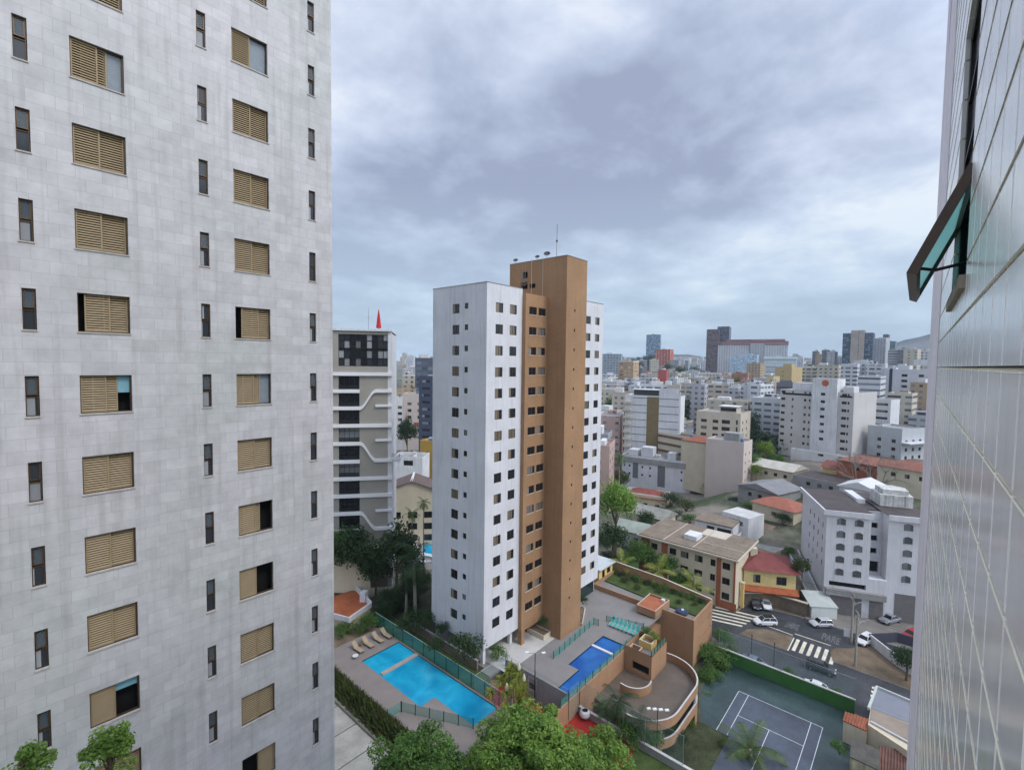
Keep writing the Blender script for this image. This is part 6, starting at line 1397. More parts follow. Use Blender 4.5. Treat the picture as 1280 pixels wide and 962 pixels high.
far(823,833,463,500, M('plain_red',(0.42,0.10,0.09),.8,.1,.1), 'narrow plain red slab above the white panelled block', 12, relv=-10, colour=''); lm('the narrow red slab', 828, 475)
far(810,822,475,470, M('plain_yellow',(0.50,0.34,0.12),.8,.1,.1), 'narrow plain yellow slab beside the narrow red slab', 12, relv=-10)
beigeT = facade('beige_tower',(0.44,0.37,0.32),9,3.2,(.46,.54),(.0,1),(0.06,0.06,0.07)); blueT = facade('blue_tower',(0.035,0.055,0.085),3,3.2,(.08,.92),(.15,.9),(0.03,0.045,0.07))
t_ = far(1057,1088,416,800, blueT, 'dark blue glass tower with a beige centre strip on the right skyline', 26, relv=-5, roofbox=False, **tall)
wl = CITY[-1]; b = MB(); b.box(-2.0,-wl[4]*.22,0,20,wl[4]*.22,wl[5]+3.5); b.build('centre_strip', beigeT, t_, False); lm('the blue tower with the beige strip', 1072, 432)
far(1092,1106,423,860, farmat('pale grey','grid'), 'pale stepped tower right of the blue tower with the beige strip', 18, relv=-15, **tall)
far(1104.5,1110,418.5,880, M('dark_slab',(0.10,0.11,0.13),.6,.1,.1), 'thin dark tower rising behind the pale stepped tower', 18, relv=-5, **tall)
far(1109,1118,427,940, facade('teal_top',(0.12,0.2,0.22),4,3.2,(.1,.9),(.3,.8),(0.05,0.09,0.1)), 'dark teal tower right of the thin dark tower', 18, relv=-8, **tall)
far(1112,1126,438,700, farmat('pale grey','band'), 'grey curtain-walled block under the mountain', relv=-8, colour='')
far(1124,1133,437,690, farmat('dark grey','grid'), 'dark olive block touching the grey curtain-walled block', relv=-8)
far(1131.5,1145,437,620, farmat('cream','sparse'), 'cream tower with a dark cap left of the mountain foot', relv=-10, **tall); lm('the cream tower with the dark cap', 1138, 447)
far(1152,1163,439,640, farmat('white','grid'), 'white tower with bands of windows at the foot of the mountain', relv=-10, **tall)
far(1016,1022,439,950, farmat('dark grey','sparse'), 'small dark tower on the skyline left of the grey-green slab', 14, relv=-10); far(1020,1026,443,930, farmat('tan','sparse'), 'small tan tower leaning on the small dark tower', 12, relv=-10)
far(1028,1036,438,820, farmat('dark grey','grid'), 'dark left half of the grey-green slab pair', 14, relv=-5); far(1034,1043,440,815, farmat('pale grey','sparse'), 'grey-green slab left of the blue tower with the beige strip', 14, relv=-15); lm('the grey-green slab', 1036, 449)
far(752,776,443,560, farmat('blue grey','grid'), 'blue-grey block seen just right of the white tower wing', relv=-8); far(773,792,452,400, facade('tan_grid',(0.44,0.32,0.20),3.4,3,(.2,.8),(.35,.75),(0.16,0.12,0.09)), 'tall tan block right of the white tower wing', relv=-20); lm('the tall tan block', 783, 470)
for (x0, x1, y, D, c, s, lab) in ((1053,1070,456,430,'white','wide','white apartment block, left of the stepped trio before the blue tower'), (1069,1086,452,445,'white','sparse','tallest white apartment block of the stepped trio before the blue tower'), (1085,1104,456,440,'white','wide','white apartment block, right of the stepped trio before the blue tower'), (1000,1022,459,470,'cream','wide','wide cream block left of the pale grey tower roof'), (1022,1046,457,455,'cream','grid','cream block with a long roof shed above the rust roundel'), (1103,1118,461,380,'pale grey','sparse','pale plain block left of the right edge white block'), (1114,1134,458,390,'white','band','white banded block with an angular dark roof before the right edge block'),
    (1075,1098,472,300,'white','band','white terraced block just behind the pale grey tower'), (868,884,477,480,'white','wide','white terraced block with an orange side on the wooded slope'), (893,921,485,330,'pale grey','grid','pale lilac block with two rows of square windows below the wooded slope'), (871,893,481,340,'blue grey','band','blue-grey office block with a dark glass end'), (852,872,480,360,'cream','wide','cream and yellow block right of the narrow red slab'), (885,932,502,260,'cream','sparse','long cream block with a roof garden behind the beige block'), (934,962,503,300,'white','sparse','low white block with dark openings left of the sand yellow tower'),
    (740,768,487,300,'cream','grid','cream block with tiny windows right of the white tower wing'), (765,792,492,270,'beige','grid','peach block below the tall tan block'), (748,775,520,205,'rose','sparse','low pink roofed house beside the green street trees'), (742,760,545,170,'grey','wide','grey low block touching the far side of the white tower'), (745,762,560,150,'rose','sparse','rose wall at the kerb of the wet street')):
    far(x0, x1, y, D, farmat(c, s), lab, relv=-8, colour=c)
far(519, 548, 449, 270, facade('dark_glass_block',(0.09,0.10,0.13),3.2,3.0,(.1,.9),(.25,.85),(0.03,0.04,0.055)), 'dark glass block rising in the gap behind the cream stepped block', relv=-8, **tall); far(503, 519, 470, 300, farmat('cream','grid'), 'cream slab in the gap beside the modern block edge', relv=-10)
# random fill, back to front
names = list(wallcols)
def overlap(x, y, r_):
    return any((x-a)**2+(y-b_)**2 < (r_+c)**2 for a, b_, c in TAKEN)
for t_, x, y, D, w_, h, c in CITY: TAKEN.append((t_.location.x, t_.location.y, w_*.45))
for o in list(COL.objects):
    if o.parent is None and o.type == 'EMPTY' and o.get('category') in ('apartment building', 'house') and (o.location.x**2+o.location.y**2) > 140**2: TAKEN.append((o.location.x+6, o.location.y+6, 16))
FILL = []
OCC = [(543,756,318,60), (983,1094,474,224), (790,851,492,198), (875,935,516,212), (893,935,553,172), (958,996,459,372), (1124,1166,464,334), (783,875,580,183), (1098,1135,502,262), (416,504,412,92)]
for (t_, x, y, D, w_, h, c) in CITY:
    hw = w_*FPX/(D*.82)/2; OCC.append((x-hw, x+hw, y, D))
def hidden(x, hw, yt, D):
    vis = 0
    for k in range(5):
        xx = x+hw*(k-2)/2.2
        if not any(a <= xx <= b_ and y_ < yt+3 and d_ < D for a, b_, y_, d_ in OCC): vis += 1
    return vis < 2
tries = 0
while len(FILL) < 240 and tries < 60000:
    tries += 1
    x = random.uniform(736, 1172) if random.random() < .9 else random.uniform(498, 552)
    D = math.exp(random.uniform(math.log(255), math.log(2500)))
    if D > 1800 and random.random() < .4: continue
    d = ray(x, 458); l = math.hypot(d.x, d.y); px_, py_ = d.x/l*D, d.y/l*D
    w_ = random.uniform(9, 22); 
    if overlap(px_, py_, w_*.36): continue
    if 820 < x < 880 and 300 < D < 420 and random.random() < .6: continue
    cap = 458-2-random.random()*6 if D > 600 else 462+ (600-D)/600*38
    zt_ = terrain(px_, py_)+random.choice([9,12,15,18,24,30,36,42])*random.uniform(.85,1.15)*(1.5 if D > 900 else 1)
    yt = pix((px_, py_, zt_))[1]
    if D > 600: yt = max(yt, 439+random.random()*14)
    else: yt = max(yt, cap)
    zax = D*(d.x*FW.x+d.y*FW.y)/l; hw = w_*FPX/zax/2
    if yt > 590: continue
    if hidden(x, hw, yt, D): continue
    OCC.append((x-hw, x+hw, yt, D))
    c = random.choices(names, [26,18,16,12,5,8,4,5,3,3])[0]; s = random.choice(['grid','grid','sparse','wide','band'])
    FILL.append(far(x-hw, x+hw, yt, D, farmat(c, s), None, colour=c)); TAKEN.append((px_, py_, w_*.45))
n_side = 0; tries = 0
while n_side < 38 and tries < 4000:       # the part of the city that the tiled wall hides
    tries += 1; x = random.uniform(1185, 1700); D = math.exp(random.uniform(math.log(140), math.log(1500))); d = ray(x, 458); l = math.hypot(d.x, d.y); px_, py_ = d.x/l*D, d.y/l*D
    w_ = random.uniform(11, 22)
    if py_ > -14 or overlap(px_, py_, w_*.5): continue
    az = math.atan2(py_, px_); c = random.choice(names[:6]); zb = terrain(px_, py_)-1; h = random.choice([8,12,16,22,30]); t_ = thing('apartment_building', f'{c} apartment block out of view behind the glazed tile wall', 'apartment building', (px_, py_, zb), az-.2, 'blocks hidden by the tiled wall')
    b = MB(); b.box(0, -w_/2, 0, 14, w_/2, h); b.build('wall', farmat(c, 'grid'), t_, False); b = MB(); b.box(4, -2, h, 8, 3, h+2.4); b.build('roof_house', white2, t_, False); TAKEN.append((px_, py_, w_*.5)); n_side += 1
lm('the pale grey tower with the roundel', 1040, 520); lm('the right edge white block', 1145, 500); lm('the sand yellow tower', 975, 490); lm('the white panelled block', 820, 510); lm('the beige block with the roof loft', 905, 520); lm('the white tower', 700, 480); lm('the mountain', 1160, 425); lm('the dark blue banded block', 540, 500)
fam = {}
for (t_, x, y, D, w_, h, c) in CITY:
    if t_.get('label'): continue
    form = 'tower' if h > 2.2*w_ else ('slab' if w_ > 1.2*h else 'block')
    nm, lx_, ly__ = min(LM, key=lambda q: (q[1]-x)**2+2.5*(q[2]-y)**2)
    dx, dy = x-lx_, y-ly__
    rel = ('left of' if dx < 0 else 'right of') if abs(dx) > 1.3*abs(dy) else ('below' if dy > 0 else 'above')
    fam.setdefault((c, form, rel, nm), []).append((x, t_))
ordn = ['', 'second from left', 'third from left', 'fourth from left', 'fifth from left', 'sixth from left']
for (c, form, rel, nm), L_ in fam.items():
    L_.sort(key=lambda q: q[0]); n = len(L_)
    for i, (x, t_) in enumerate(L_):
        base_ = f'far {c} {form} {rel} {nm}'
        if n > 1: base_ = ('leftmost' if i == 0 else 'rightmost' if i == n-1 else ordn[min(i, 5)]) + f' {c} {form} {rel} {nm}'
        t_['label'] = base_ if not (n > 7 and 5 <= i < n-1) else f'{c} {form} among the inner row {rel} {nm}'; t_['group'] = 'blocks of the far city'
# ================================================================== VEGETATION
lv_hero = leafmat('bright_leaf', (0.075,0.155,0.028), (0.30,0.44,0.10), .45)
lv_green = leafmat('mid_leaf', (0.035,0.09,0.02), (0.14,0.25,0.055), .38)
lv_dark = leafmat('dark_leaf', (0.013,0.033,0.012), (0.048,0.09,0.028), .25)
lv_lime = leafmat('lime_leaf', (0.075,0.14,0.02), (0.23,0.32,0.05), .38)
lv_olive = leafmat('olive_leaf', (0.035,0.05,0.016), (0.10,0.12,0.035), .25)
lv_palm = leafmat('palm_leaf', (0.035,0.075,0.018), (0.15,0.22,0.05), .3, .4)
lv_palmy = leafmat('yellowing_palm_leaf', (0.10,0.15,0.025), (0.40,0.40,0.08), .35, .4)
def leafquad(b, c, nrm, s, asp=.55):
    t_ = nrm.orthogonal().normalized(); q = t_.cross(nrm); a = random.uniform(0, 6.28); u = t_*math.cos(a)+q*math.sin(a); v = nrm.cross(u)
    k = len(b.v); b.v += [tuple(c-u*s), tuple(c+v*s*asp), tuple(c+u*s), tuple(c-v*s*asp)]; b.f.append((k, k+1, k+2, k+3)); b.m.append(0)
def rnd_dir():
    z = random.uniform(-1, 1); a = random.uniform(0, 6.283); r_ = math.sqrt(1-z*z); return Vector((r_*math.cos(a), r_*math.sin(a), z))
def crown(n, clumps, rad=(1,1,.8), rc=.36, leaf=.05, c=(0,0,1), low=.45, fill=.3):
    b = MB(); C_ = []
    for k in range(clumps):
        d = rnd_dir()
        if d.z < -low: d.z = -d.z*.5
        f = random.uniform(.45, .88); C_.append((Vector((d.x*rad[0]*f, d.y*rad[1]*f, d.z*rad[2]*f))+Vector(c), rc*random.uniform(.6, 1.25)))
    for k in range(n):
        p, r_ = random.choice(C_); d = rnd_dir(); rr = r_*(random.uniform(.75, 1.08) if random.random() > fill else random.random())
        q = p+Vector((d.x, d.y, d.z*.75))*rr
        nrm = (d*.6+Vector((0,0,.55))+rnd_dir()*.7).normalized(); leafquad(b, q, nrm, leaf*random.uniform(.6, 1.3))
    return b, C_
def trunk(h, r0, C_, top=None, limbs=6, lean=.04):
    b = MB(); top = top or h; pts = [(0,0,-.3*r0)]+[(math.sin(k*1.7)*lean*h*.4*k/5, math.cos(k*2.1)*lean*h*.4*k/5, h*k/5) for k in range(1, 6)]
    b.tube(pts, [r0*1.25]+[r0*(1-.11*k) for k in range(1, 6)], 8)
    e = Vector(pts[-1]); s_ = Vector(pts[3]) if h < 20 else Vector(pts[-1])-Vector((0,0,1.2))
    for p, r_ in random.sample(C_, min(limbs, len(C_))):
        a = s_.lerp(e, random.random()); m_ = a.lerp(p, .5)+Vector((0,0,min(.06*h,.5))); b.tube([a, m_, p], [r0*.5, r0*.32, r0*.1], 5)
    return b
def tree_proto(leafm, n, clumps, rad, rc, leaf, th, tr, barkm=bark, low=.4, limbs=7, fill=.3):
    t_ = thing('tree', 'proto', 'tree'); cr, C_ = crown(n, clumps, rad, rc, leaf, (0,0,th+rad[2]*.75), low, fill); trunk(th+rad[2]*.55, tr, C_, limbs=limbs).build('trunk', barkm, t_, False); cr.build('crown', leafm, t_, False); return t_
def palm_proto(leafm, fr=18, L_=1.0, droop=1.0, th=3.0, tr=.09, nl=20, name='palm_tree', wide=.3):
    t_ = thing(name, 'proto', 'palm tree'); b = MB(); b.tube([(0,0,-.1),(.05*th*.3,0,th*.35),(.04*th*.3,.02*th,th*.7),(0,0,th)], [tr*1.3,tr,tr*.9,tr*.85], 8); b.build('trunk', palebark, t_, False)
    b = MB()
    for k in range(fr):
        az = 2.4*k+random.uniform(-.2,.2); el = R(75-115*((k+.5)/fr))+random.uniform(-.1,.1); P = []; p = Vector((0,0,th)); e = el; st = L_/9*random.uniform(.85,1.1)
        for j in range(10):
            P.append(p.copy()); p = p+Vector((math.cos(e)*math.cos(az), math.cos(e)*math.sin(az), math.sin(e)))*st; e -= droop*.17*(1-.3*math.sin(e))
        b.tube(P, [.012*L_*(1-.08*j) for j in range(10)], 3)
        for j in range(nl):
            f = .12+.86*j/nl*9/9; i = min(8, int(f*9)); q = P[i].lerp(P[i+1], f*9-i); d = (P[i+1]-P[i]).normalized(); side = d.cross(Vector((0,0,1)))
            if side.length < .05: side = Vector((math.sin(az), -math.cos(az), 0))
            side.normalize(); ll = wide*L_*(math.sin(math.pi*(.12+.82*f))**.6)
            for s_ in (-1, 1):
                tip = q+side*s_*ll+d*ll*.55-Vector((0,0,ll*.4)); w_ = d*.0095*L_; k0 = len(b.v)
                b.v += [tuple(q-w_), tuple(q+w_), tuple(tip+w_*.3), tuple(tip-w_*.3)]; b.f.append((k0,k0+1,k0+2,k0+3)); b.m.append(0)
    b.build('crown', leafm, t_, False); return t_
def bush_proto(leafm, n, clumps, rad, rc, leaf, name='bush'):
    t_ = thing(name, 'proto', 'bush'); b, C_ = crown(n, clumps, rad, rc, leaf, (0,0,rad[2]*.7), .3, .35); b.build('foliage', leafm, t_, False)
    s_ = MB()
    for p, r_ in C_[:5]: s_.tube([(0,0,-.05), p], [.04, .015], 4)
    s_.build('stems', bark, t_, False); return t_
random.seed(21)
PR = dict(
    green=tree_proto(lv_green, 3600, 34, (1,1,.78), .36, .052, .9, .07), green2=tree_proto(lv_green, 3000, 22, (.9,1.05,.9), .4, .055, 1.1, .07),
    bright=tree_proto(lv_hero, 3600, 36, (1.05,1,.66), .34, .05, .8, .06), dark=tree_proto(lv_dark, 4200, 36, (1,1,.85), .38, .05, .7, .07),
    lime=tree_proto(lv_lime, 2600, 26, (1,1,.8), .36, .055, .8, .05), olive=tree_proto(lv_olive, 2400, 24, (1,1,.75), .36, .06, .9, .06),
    fard=tree_proto(lv_dark, 620, 16, (1.1,1.1,.7), .42, .12, .3, .05, limbs=2), farg=tree_proto(lv_green, 620, 16, (1.1,1.1,.7), .42, .12, .3, .05, limbs=2),
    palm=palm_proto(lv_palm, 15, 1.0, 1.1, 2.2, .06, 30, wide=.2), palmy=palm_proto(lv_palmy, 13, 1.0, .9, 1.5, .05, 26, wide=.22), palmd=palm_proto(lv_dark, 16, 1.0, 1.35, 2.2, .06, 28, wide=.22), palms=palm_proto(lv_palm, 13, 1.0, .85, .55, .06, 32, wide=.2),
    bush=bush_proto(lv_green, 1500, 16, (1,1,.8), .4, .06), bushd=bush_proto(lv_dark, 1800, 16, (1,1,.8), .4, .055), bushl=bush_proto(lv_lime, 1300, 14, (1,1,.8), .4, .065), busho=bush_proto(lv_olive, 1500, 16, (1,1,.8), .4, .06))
HT = {}
def plant(kind, label, x, y, D, rpx, group=None, cat=None, zbase=None, name=None, mode='c', flat=None):
    """crown centre at photo (x, y), distance D, crown radius rpx photo pixels"""
    d = ray(x, y); l = math.hypot(d.x, d.y); zax = D/l*1.0; s_ = rpx*zax/FPX*1.0
    P = pd(x, y, D); pr_ = PR[kind]
    if zbase is None and D > 100 and not kind.startswith(('bush', 'palm')):
        for k_ in range(12):
            if P[2]-terrain(P[0], P[1]) < 1.9*s_ or k_ > 8: break
            D *= 1.025; s_ *= 1.025; P = pd(x, y, D)
    cz = {'palm': 2.2, 'palmy': 1.5, 'palmd': 2.2, 'palms': .55}.get(kind)
    if cz is None: cz = sum(v.co.z for v in pr_.children[-1].data.vertices)/len(pr_.children[-1].data.vertices) if kind not in HT else HT[kind]; 
    HT[kind] = cz
    zb = terrain(P[0], P[1]) if zbase is None else zbase
    zs = s_
    szf = 1.0
    if kind.startswith('bush'):
        if D > 100:
            for k_ in range(30):
                if P[2]-cz*s_-terrain(P[0], P[1]) < .3: break
                D *= 1.015; s_ *= 1.015; P = pd(x, y, D)
        zb = P[2]-cz*s_
    else: zs = max(s_*.7, (P[2]-zb)/cz)
    r_ = dup(pr_, (P[0], P[1], zb), random.uniform(0, 6.28), label, group, (s_, s_, zs if not kind.startswith('bush') else s_))
    # keep the crown round: only the trunk may stretch
    if not kind.startswith('bush') and abs(zs/s_-1) > .12:
        k = zs/s_; sz_ = s_ if kind.startswith('palm') else s_*min(k, 1.9); r_.scale = (s_, s_, sz_)
        if k*s_/sz_ > 1.02 or k < 1:
            for ch in r_.children:
                if ch.name.startswith('trunk'): ch.scale = (1, 1, max(.4, (P[2]-zb)/(cz*sz_)))
                else: ch.location = (0, 0, (P[2]-zb)/sz_-cz)
    r_['category'] = cat or ('palm tree' if kind.startswith('palm') else 'bush' if kind.startswith('bush') else 'tree')
    if name: r_.name = name
    return r_
T_ = plant
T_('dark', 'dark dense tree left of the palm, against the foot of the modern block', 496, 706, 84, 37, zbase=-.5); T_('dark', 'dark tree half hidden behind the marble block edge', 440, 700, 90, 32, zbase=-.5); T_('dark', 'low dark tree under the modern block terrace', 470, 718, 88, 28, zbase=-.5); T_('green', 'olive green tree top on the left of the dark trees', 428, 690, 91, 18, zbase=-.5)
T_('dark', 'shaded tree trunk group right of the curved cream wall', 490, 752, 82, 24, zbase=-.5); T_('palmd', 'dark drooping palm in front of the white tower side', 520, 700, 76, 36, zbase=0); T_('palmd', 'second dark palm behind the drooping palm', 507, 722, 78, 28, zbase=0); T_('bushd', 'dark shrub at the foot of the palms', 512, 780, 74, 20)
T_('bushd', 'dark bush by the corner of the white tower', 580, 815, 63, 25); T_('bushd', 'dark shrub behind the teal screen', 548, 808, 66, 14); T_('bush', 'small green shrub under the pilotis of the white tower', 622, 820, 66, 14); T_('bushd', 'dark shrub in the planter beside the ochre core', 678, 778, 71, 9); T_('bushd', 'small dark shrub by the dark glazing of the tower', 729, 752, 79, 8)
T_('bush', 'green bush on the planted stair tower roof', 806, 790, 76, 9); T_('bushl', 'thin yellow green plant on the stair tower roof', 818, 796, 74, 7)
T_('bright', 'broad bright green tree right of the white tower', 770, 645, 116, 30); T_('dark', 'dark tree below the broad bright green tree', 766, 682, 108, 22); T_('green', 'green tree in front of the cream block', 800, 695, 104, 17); T_('green2', 'green garden tree by the brick bays of the cream block', 832, 716, 101, 17); T_('dark', 'dark tree left of the cream block roof', 808, 655, 120, 13); T_('green', 'green tree behind the garden wall', 785, 705, 106, 13); T_('bush', 'row shrub on the lawn behind the lift house', 845, 728, 99, 10)
T_('palmy', 'yellowing coconut palm by the kiosk', 776, 706, 99, 25, 'coconut palms along the garden wall', zbase=0); T_('palmy', 'middle coconut palm over the garden wall', 822, 714, 97, 28, 'coconut palms along the garden wall', zbase=0); T_('palmy', 'rightmost coconut palm over the ochre block lawn', 868, 734, 95, 29, 'coconut palms along the garden wall', zbase=0)
T_('palms', 'palm at the bottom edge over the tennis court', 938, 938, 66, 46, zbase=ST)
T_('palmd', 'dark feathery palm left of the curved ramp', 772, 878, 58, 32, zbase=ST); T_('palmd', 'dark feathery palm in front of the curved ramp', 800, 905, 57, 28, zbase=ST); T_('palms', 'light green palm leaning on the ochre wall', 757, 885, 60, 22, zbase=ST); T_('bush', 'green bush below the ramp', 815, 925, 60, 20); T_('bushl', 'lime shrub at the ramp corner', 856, 905, 68, 12); T_('bush', 'shrub against the lower ramp wall', 838, 915, 64, 14); T_('bush', 'shrub at the left foot of the ramp', 780, 925, 56, 22)
T_('green', 'tall green bamboo clump at the court corner', 893, 822, 85, 22, zbase=ST); T_('green2', 'green tree beside the ochre block', 905, 800, 90, 15, zbase=ST); T_('bush', 'green bush along the court side', 886, 850, 80, 16); T_('bushl', 'yellow shrub beside the tennis court', 884, 873, 76, 9); T_('bushl', 'second yellow shrub beside the tennis court', 872, 895, 73, 8); T_('bush', 'green shrub behind the yellow shrubs', 893, 845, 81, 14)
T_('bush', 'grass clump at the foot of the green wall', 987, 843, 86, 9); T_('bush', 'second grass clump at the foot of the green wall', 1045, 865, 84, 8)
T_('bushd', 'dark round bush by the fresh terracotta house', 978, 651, 130, 12); T_('olive', 'ivy-covered tree between the yellow house and the white block', 1003, 716, 113, 12, zbase=ST); T_('dark', 'dark tree against the tiled wall, right of the lot wall', 1134, 830, 97, 20, zbase=ST); T_('bush', 'plants at the lower right by the stained wall', 1050, 938, 70, 12)
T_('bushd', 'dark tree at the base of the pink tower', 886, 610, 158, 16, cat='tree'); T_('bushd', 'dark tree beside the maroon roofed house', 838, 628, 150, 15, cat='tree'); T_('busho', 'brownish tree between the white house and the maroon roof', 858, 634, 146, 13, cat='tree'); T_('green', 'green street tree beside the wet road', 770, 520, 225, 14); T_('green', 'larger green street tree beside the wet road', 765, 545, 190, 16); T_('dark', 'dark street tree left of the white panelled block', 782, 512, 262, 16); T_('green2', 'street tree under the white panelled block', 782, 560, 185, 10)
T_('olive', 'brown-green tree right of the wet road', 776, 605, 140, 13); T_('palm', 'royal palm in front of the long low white block', 775, 572, 164, 13); T_('bush', 'green hedge in front of the maroon roofed house', 815, 640, 150, 9)
T_('dark', 'dark tree right of the beige block', 936, 540, 250, 15); T_('dark', 'dark tree in front of the sand yellow tower', 944, 552, 215, 11); T_('lime', 'pale green street tree below the sand yellow tower', 956, 570, 196, 13); T_('green', 'green street tree right of the pink tower', 940, 582, 185, 11); T_('lime', 'small lime tree at the street bend', 945, 592, 178, 8); T_('green', 'street tree left of the pale grey tower', 972, 578, 200, 9)
T_('dark', 'dark tree between the pale grey tower and the right edge block', 1112, 522, 300, 14); T_('green', 'green tree right of the pale grey tower', 1106, 545, 250, 10); T_('bushd', 'dark garden tree right of the water tank', 1128, 608, 150, 15, cat='tree'); T_('bushd', 'dark hedge by the terracotta houses', 1107, 606, 158, 8); T_('green', 'tree above the low blue grey block', 1146, 535, 300, 9)
T_('dark', 'dark tree in the gap left of the white tower', 509, 548, 160, 14); T_('palm', 'small palm before the gabled house', 530, 628, 112, 12, zbase=ST); T_('palms', 'leafy palm at the pool of the gabled house', 515, 642, 110, 13, zbase=ST); T_('bush', 'green shrubs by the neighbour pool', 540, 648, 110, 11); T_('bush', 'bush under the terrace of the modern block', 505, 652, 106, 10)
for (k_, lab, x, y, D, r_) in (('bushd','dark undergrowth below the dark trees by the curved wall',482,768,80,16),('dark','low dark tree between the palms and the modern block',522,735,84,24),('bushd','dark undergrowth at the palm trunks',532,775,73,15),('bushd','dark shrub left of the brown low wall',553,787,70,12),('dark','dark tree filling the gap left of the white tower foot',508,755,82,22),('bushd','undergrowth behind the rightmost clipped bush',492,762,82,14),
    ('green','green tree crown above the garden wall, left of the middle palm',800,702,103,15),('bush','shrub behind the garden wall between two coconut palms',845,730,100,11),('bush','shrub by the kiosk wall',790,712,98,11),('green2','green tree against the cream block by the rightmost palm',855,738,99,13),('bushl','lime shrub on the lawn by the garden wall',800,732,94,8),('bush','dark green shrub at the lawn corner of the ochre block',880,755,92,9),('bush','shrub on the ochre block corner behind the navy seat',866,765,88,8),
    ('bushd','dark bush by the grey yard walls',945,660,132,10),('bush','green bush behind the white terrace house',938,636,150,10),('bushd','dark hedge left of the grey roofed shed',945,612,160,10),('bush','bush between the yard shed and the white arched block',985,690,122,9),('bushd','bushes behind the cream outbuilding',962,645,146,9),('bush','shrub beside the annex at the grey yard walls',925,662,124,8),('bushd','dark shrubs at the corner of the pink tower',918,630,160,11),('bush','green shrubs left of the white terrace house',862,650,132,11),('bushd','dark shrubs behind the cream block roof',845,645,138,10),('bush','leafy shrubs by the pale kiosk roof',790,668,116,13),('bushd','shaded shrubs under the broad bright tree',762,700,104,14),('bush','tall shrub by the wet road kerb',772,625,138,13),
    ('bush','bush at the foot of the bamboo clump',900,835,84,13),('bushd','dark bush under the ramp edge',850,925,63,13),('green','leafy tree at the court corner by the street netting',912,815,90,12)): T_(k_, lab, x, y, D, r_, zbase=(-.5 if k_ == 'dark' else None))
for i in range(11):
    y = 28.6+1.75*i; s_ = .75+.35*((i*37)%10)/10; o = dup(PR['bush' if i % 3 else 'bushd'], (85.3-.25*(i%2), y, .18), i*1.3, 'low shrub along the foot of the ochre garden wall', 'shrubs along the foot of the garden wall', s_); o['category'] = 'bush'
for i, (x, y) in enumerate(((83.6,29.2),(82.4,31.5),(83.8,36.0),(82.0,39.5),(83.4,42.6))): o = dup(PR['busho'], (x, y, .18), i*2.1, 'small loose olive shrub out on the lawn by the garden wall', 'loose shrubs on the lawn', .55+.12*i); o['category'] = 'bush'
# hedges and clipped bushes by the turquoise pool
for i, (x, y, lab) in enumerate(((429, 792, 'leftmost clipped bush behind the sun loungers'), (449, 785, 'middle clipped bush behind the sun loungers'), (465, 778, 'rightmost clipped bush behind the sun loungers'))): T_('bush' if i else 'bush', lab, x, y, 77, 14, 'clipped bushes behind the loungers')
# bladed hedge along the path
hd = thing('hedge', 'long bladed green hedge between the slab path and the turquoise pool', 'hedge', (30.5, 52, 0)); b = MB()
for k in range(9000):
    x, y = random.uniform(29.3, 31.9), random.uniform(40.8, 75); f = 1-abs(x-30.6)/1.5; h = (.6+1.3*f)*random.uniform(.6, 1.1); z0 = random.uniform(-.05, .9*f)
    a = random.uniform(0, 6.28); l = random.uniform(.25, .6); w_ = .055; dx, dy = math.cos(a)*l, math.sin(a)*l; k0 = len(b.v)
    b.v += [(x-dy*.12, y+dx*.12, z0), (x+dy*.12, y-dx*.12, z0), (x+dx*.6+dy*.1, y+dy*.6-dx*.1, z0+h*.7), (x+dx, y+dy, z0+h*.85)]; b.f.append((k0,k0+1,k0+2,k0+3)); b.m.append(0)
b.build('foliage', lv_olive, hd)
b = MB()
for k in range(40): y = 41+k*.85; b.tube([(30.5,y,-.1),(30.5+.1*math.sin(k),y,.6)], .03, 4)
b.build('stems', bark, hd)
# hero foliage at the bottom of the view
def hero(label, x, y, z, rad, n, cl, leafm, zb, leaf=.2, rc=1.5, tr=None):
    t_ = thing('tree', label, 'tree', (x, y, zb)); cr, C_ = crown(n, cl, rad, rc, leaf, (0,0,z-zb), .5, .3); trunk((z-zb) if tr is None else (z-zb)-rad[2]*.4, tr or .28, C_, limbs=14, lean=.04 if tr is None else .002).build('trunk', bark, t_, False); cr.build('crown', leafm, t_, False); return t_
random.seed(5)
p = pd(668, 958, 43); hero('big bright green leafy tree filling the bottom centre', p[0], p[1], p[2], (6.8,6.8,4.6), 46000, 95, lv_hero, -2.6, .17, 1.25)
p = pd(520, 965, 42); hero('looser green tree left of the big bright tree, beside the slab path', p[0], p[1], p[2], (4.6,4.6,4.2), 20000, 60, lv_green, -.5, .15, 1.0)
p = pd(778, 985, 47); hero('small yellowing tree at the right of the big bright tree', p[0], p[1], p[2], (2.4,2.4,2.2), 7000, 24, lv_lime, ST, .14, .8)
p = pd(742, 955, 46); hero('round green tree filling the corner between the big bright tree and the concrete wall', p[0], p[1], p[2], (3.9,3.9,3.3), 16000, 44, lv_hero, -2.6, .15, .95)
p = pd(136, 942, 20.5); hero('slender tree tip rising in front of the marble block at lower left', p[0], p[1], p[2], (.85,.85,1.0), 2600, 18, lv_hero, -.4, .075, .3, .07)
p = pd(34, 960, 20.0); hero('smaller tree tip at the lower left corner before the marble block', p[0], p[1], p[2], (.7,.7,.8), 2000, 14, lv_hero, -.4, .07, .28, .06)
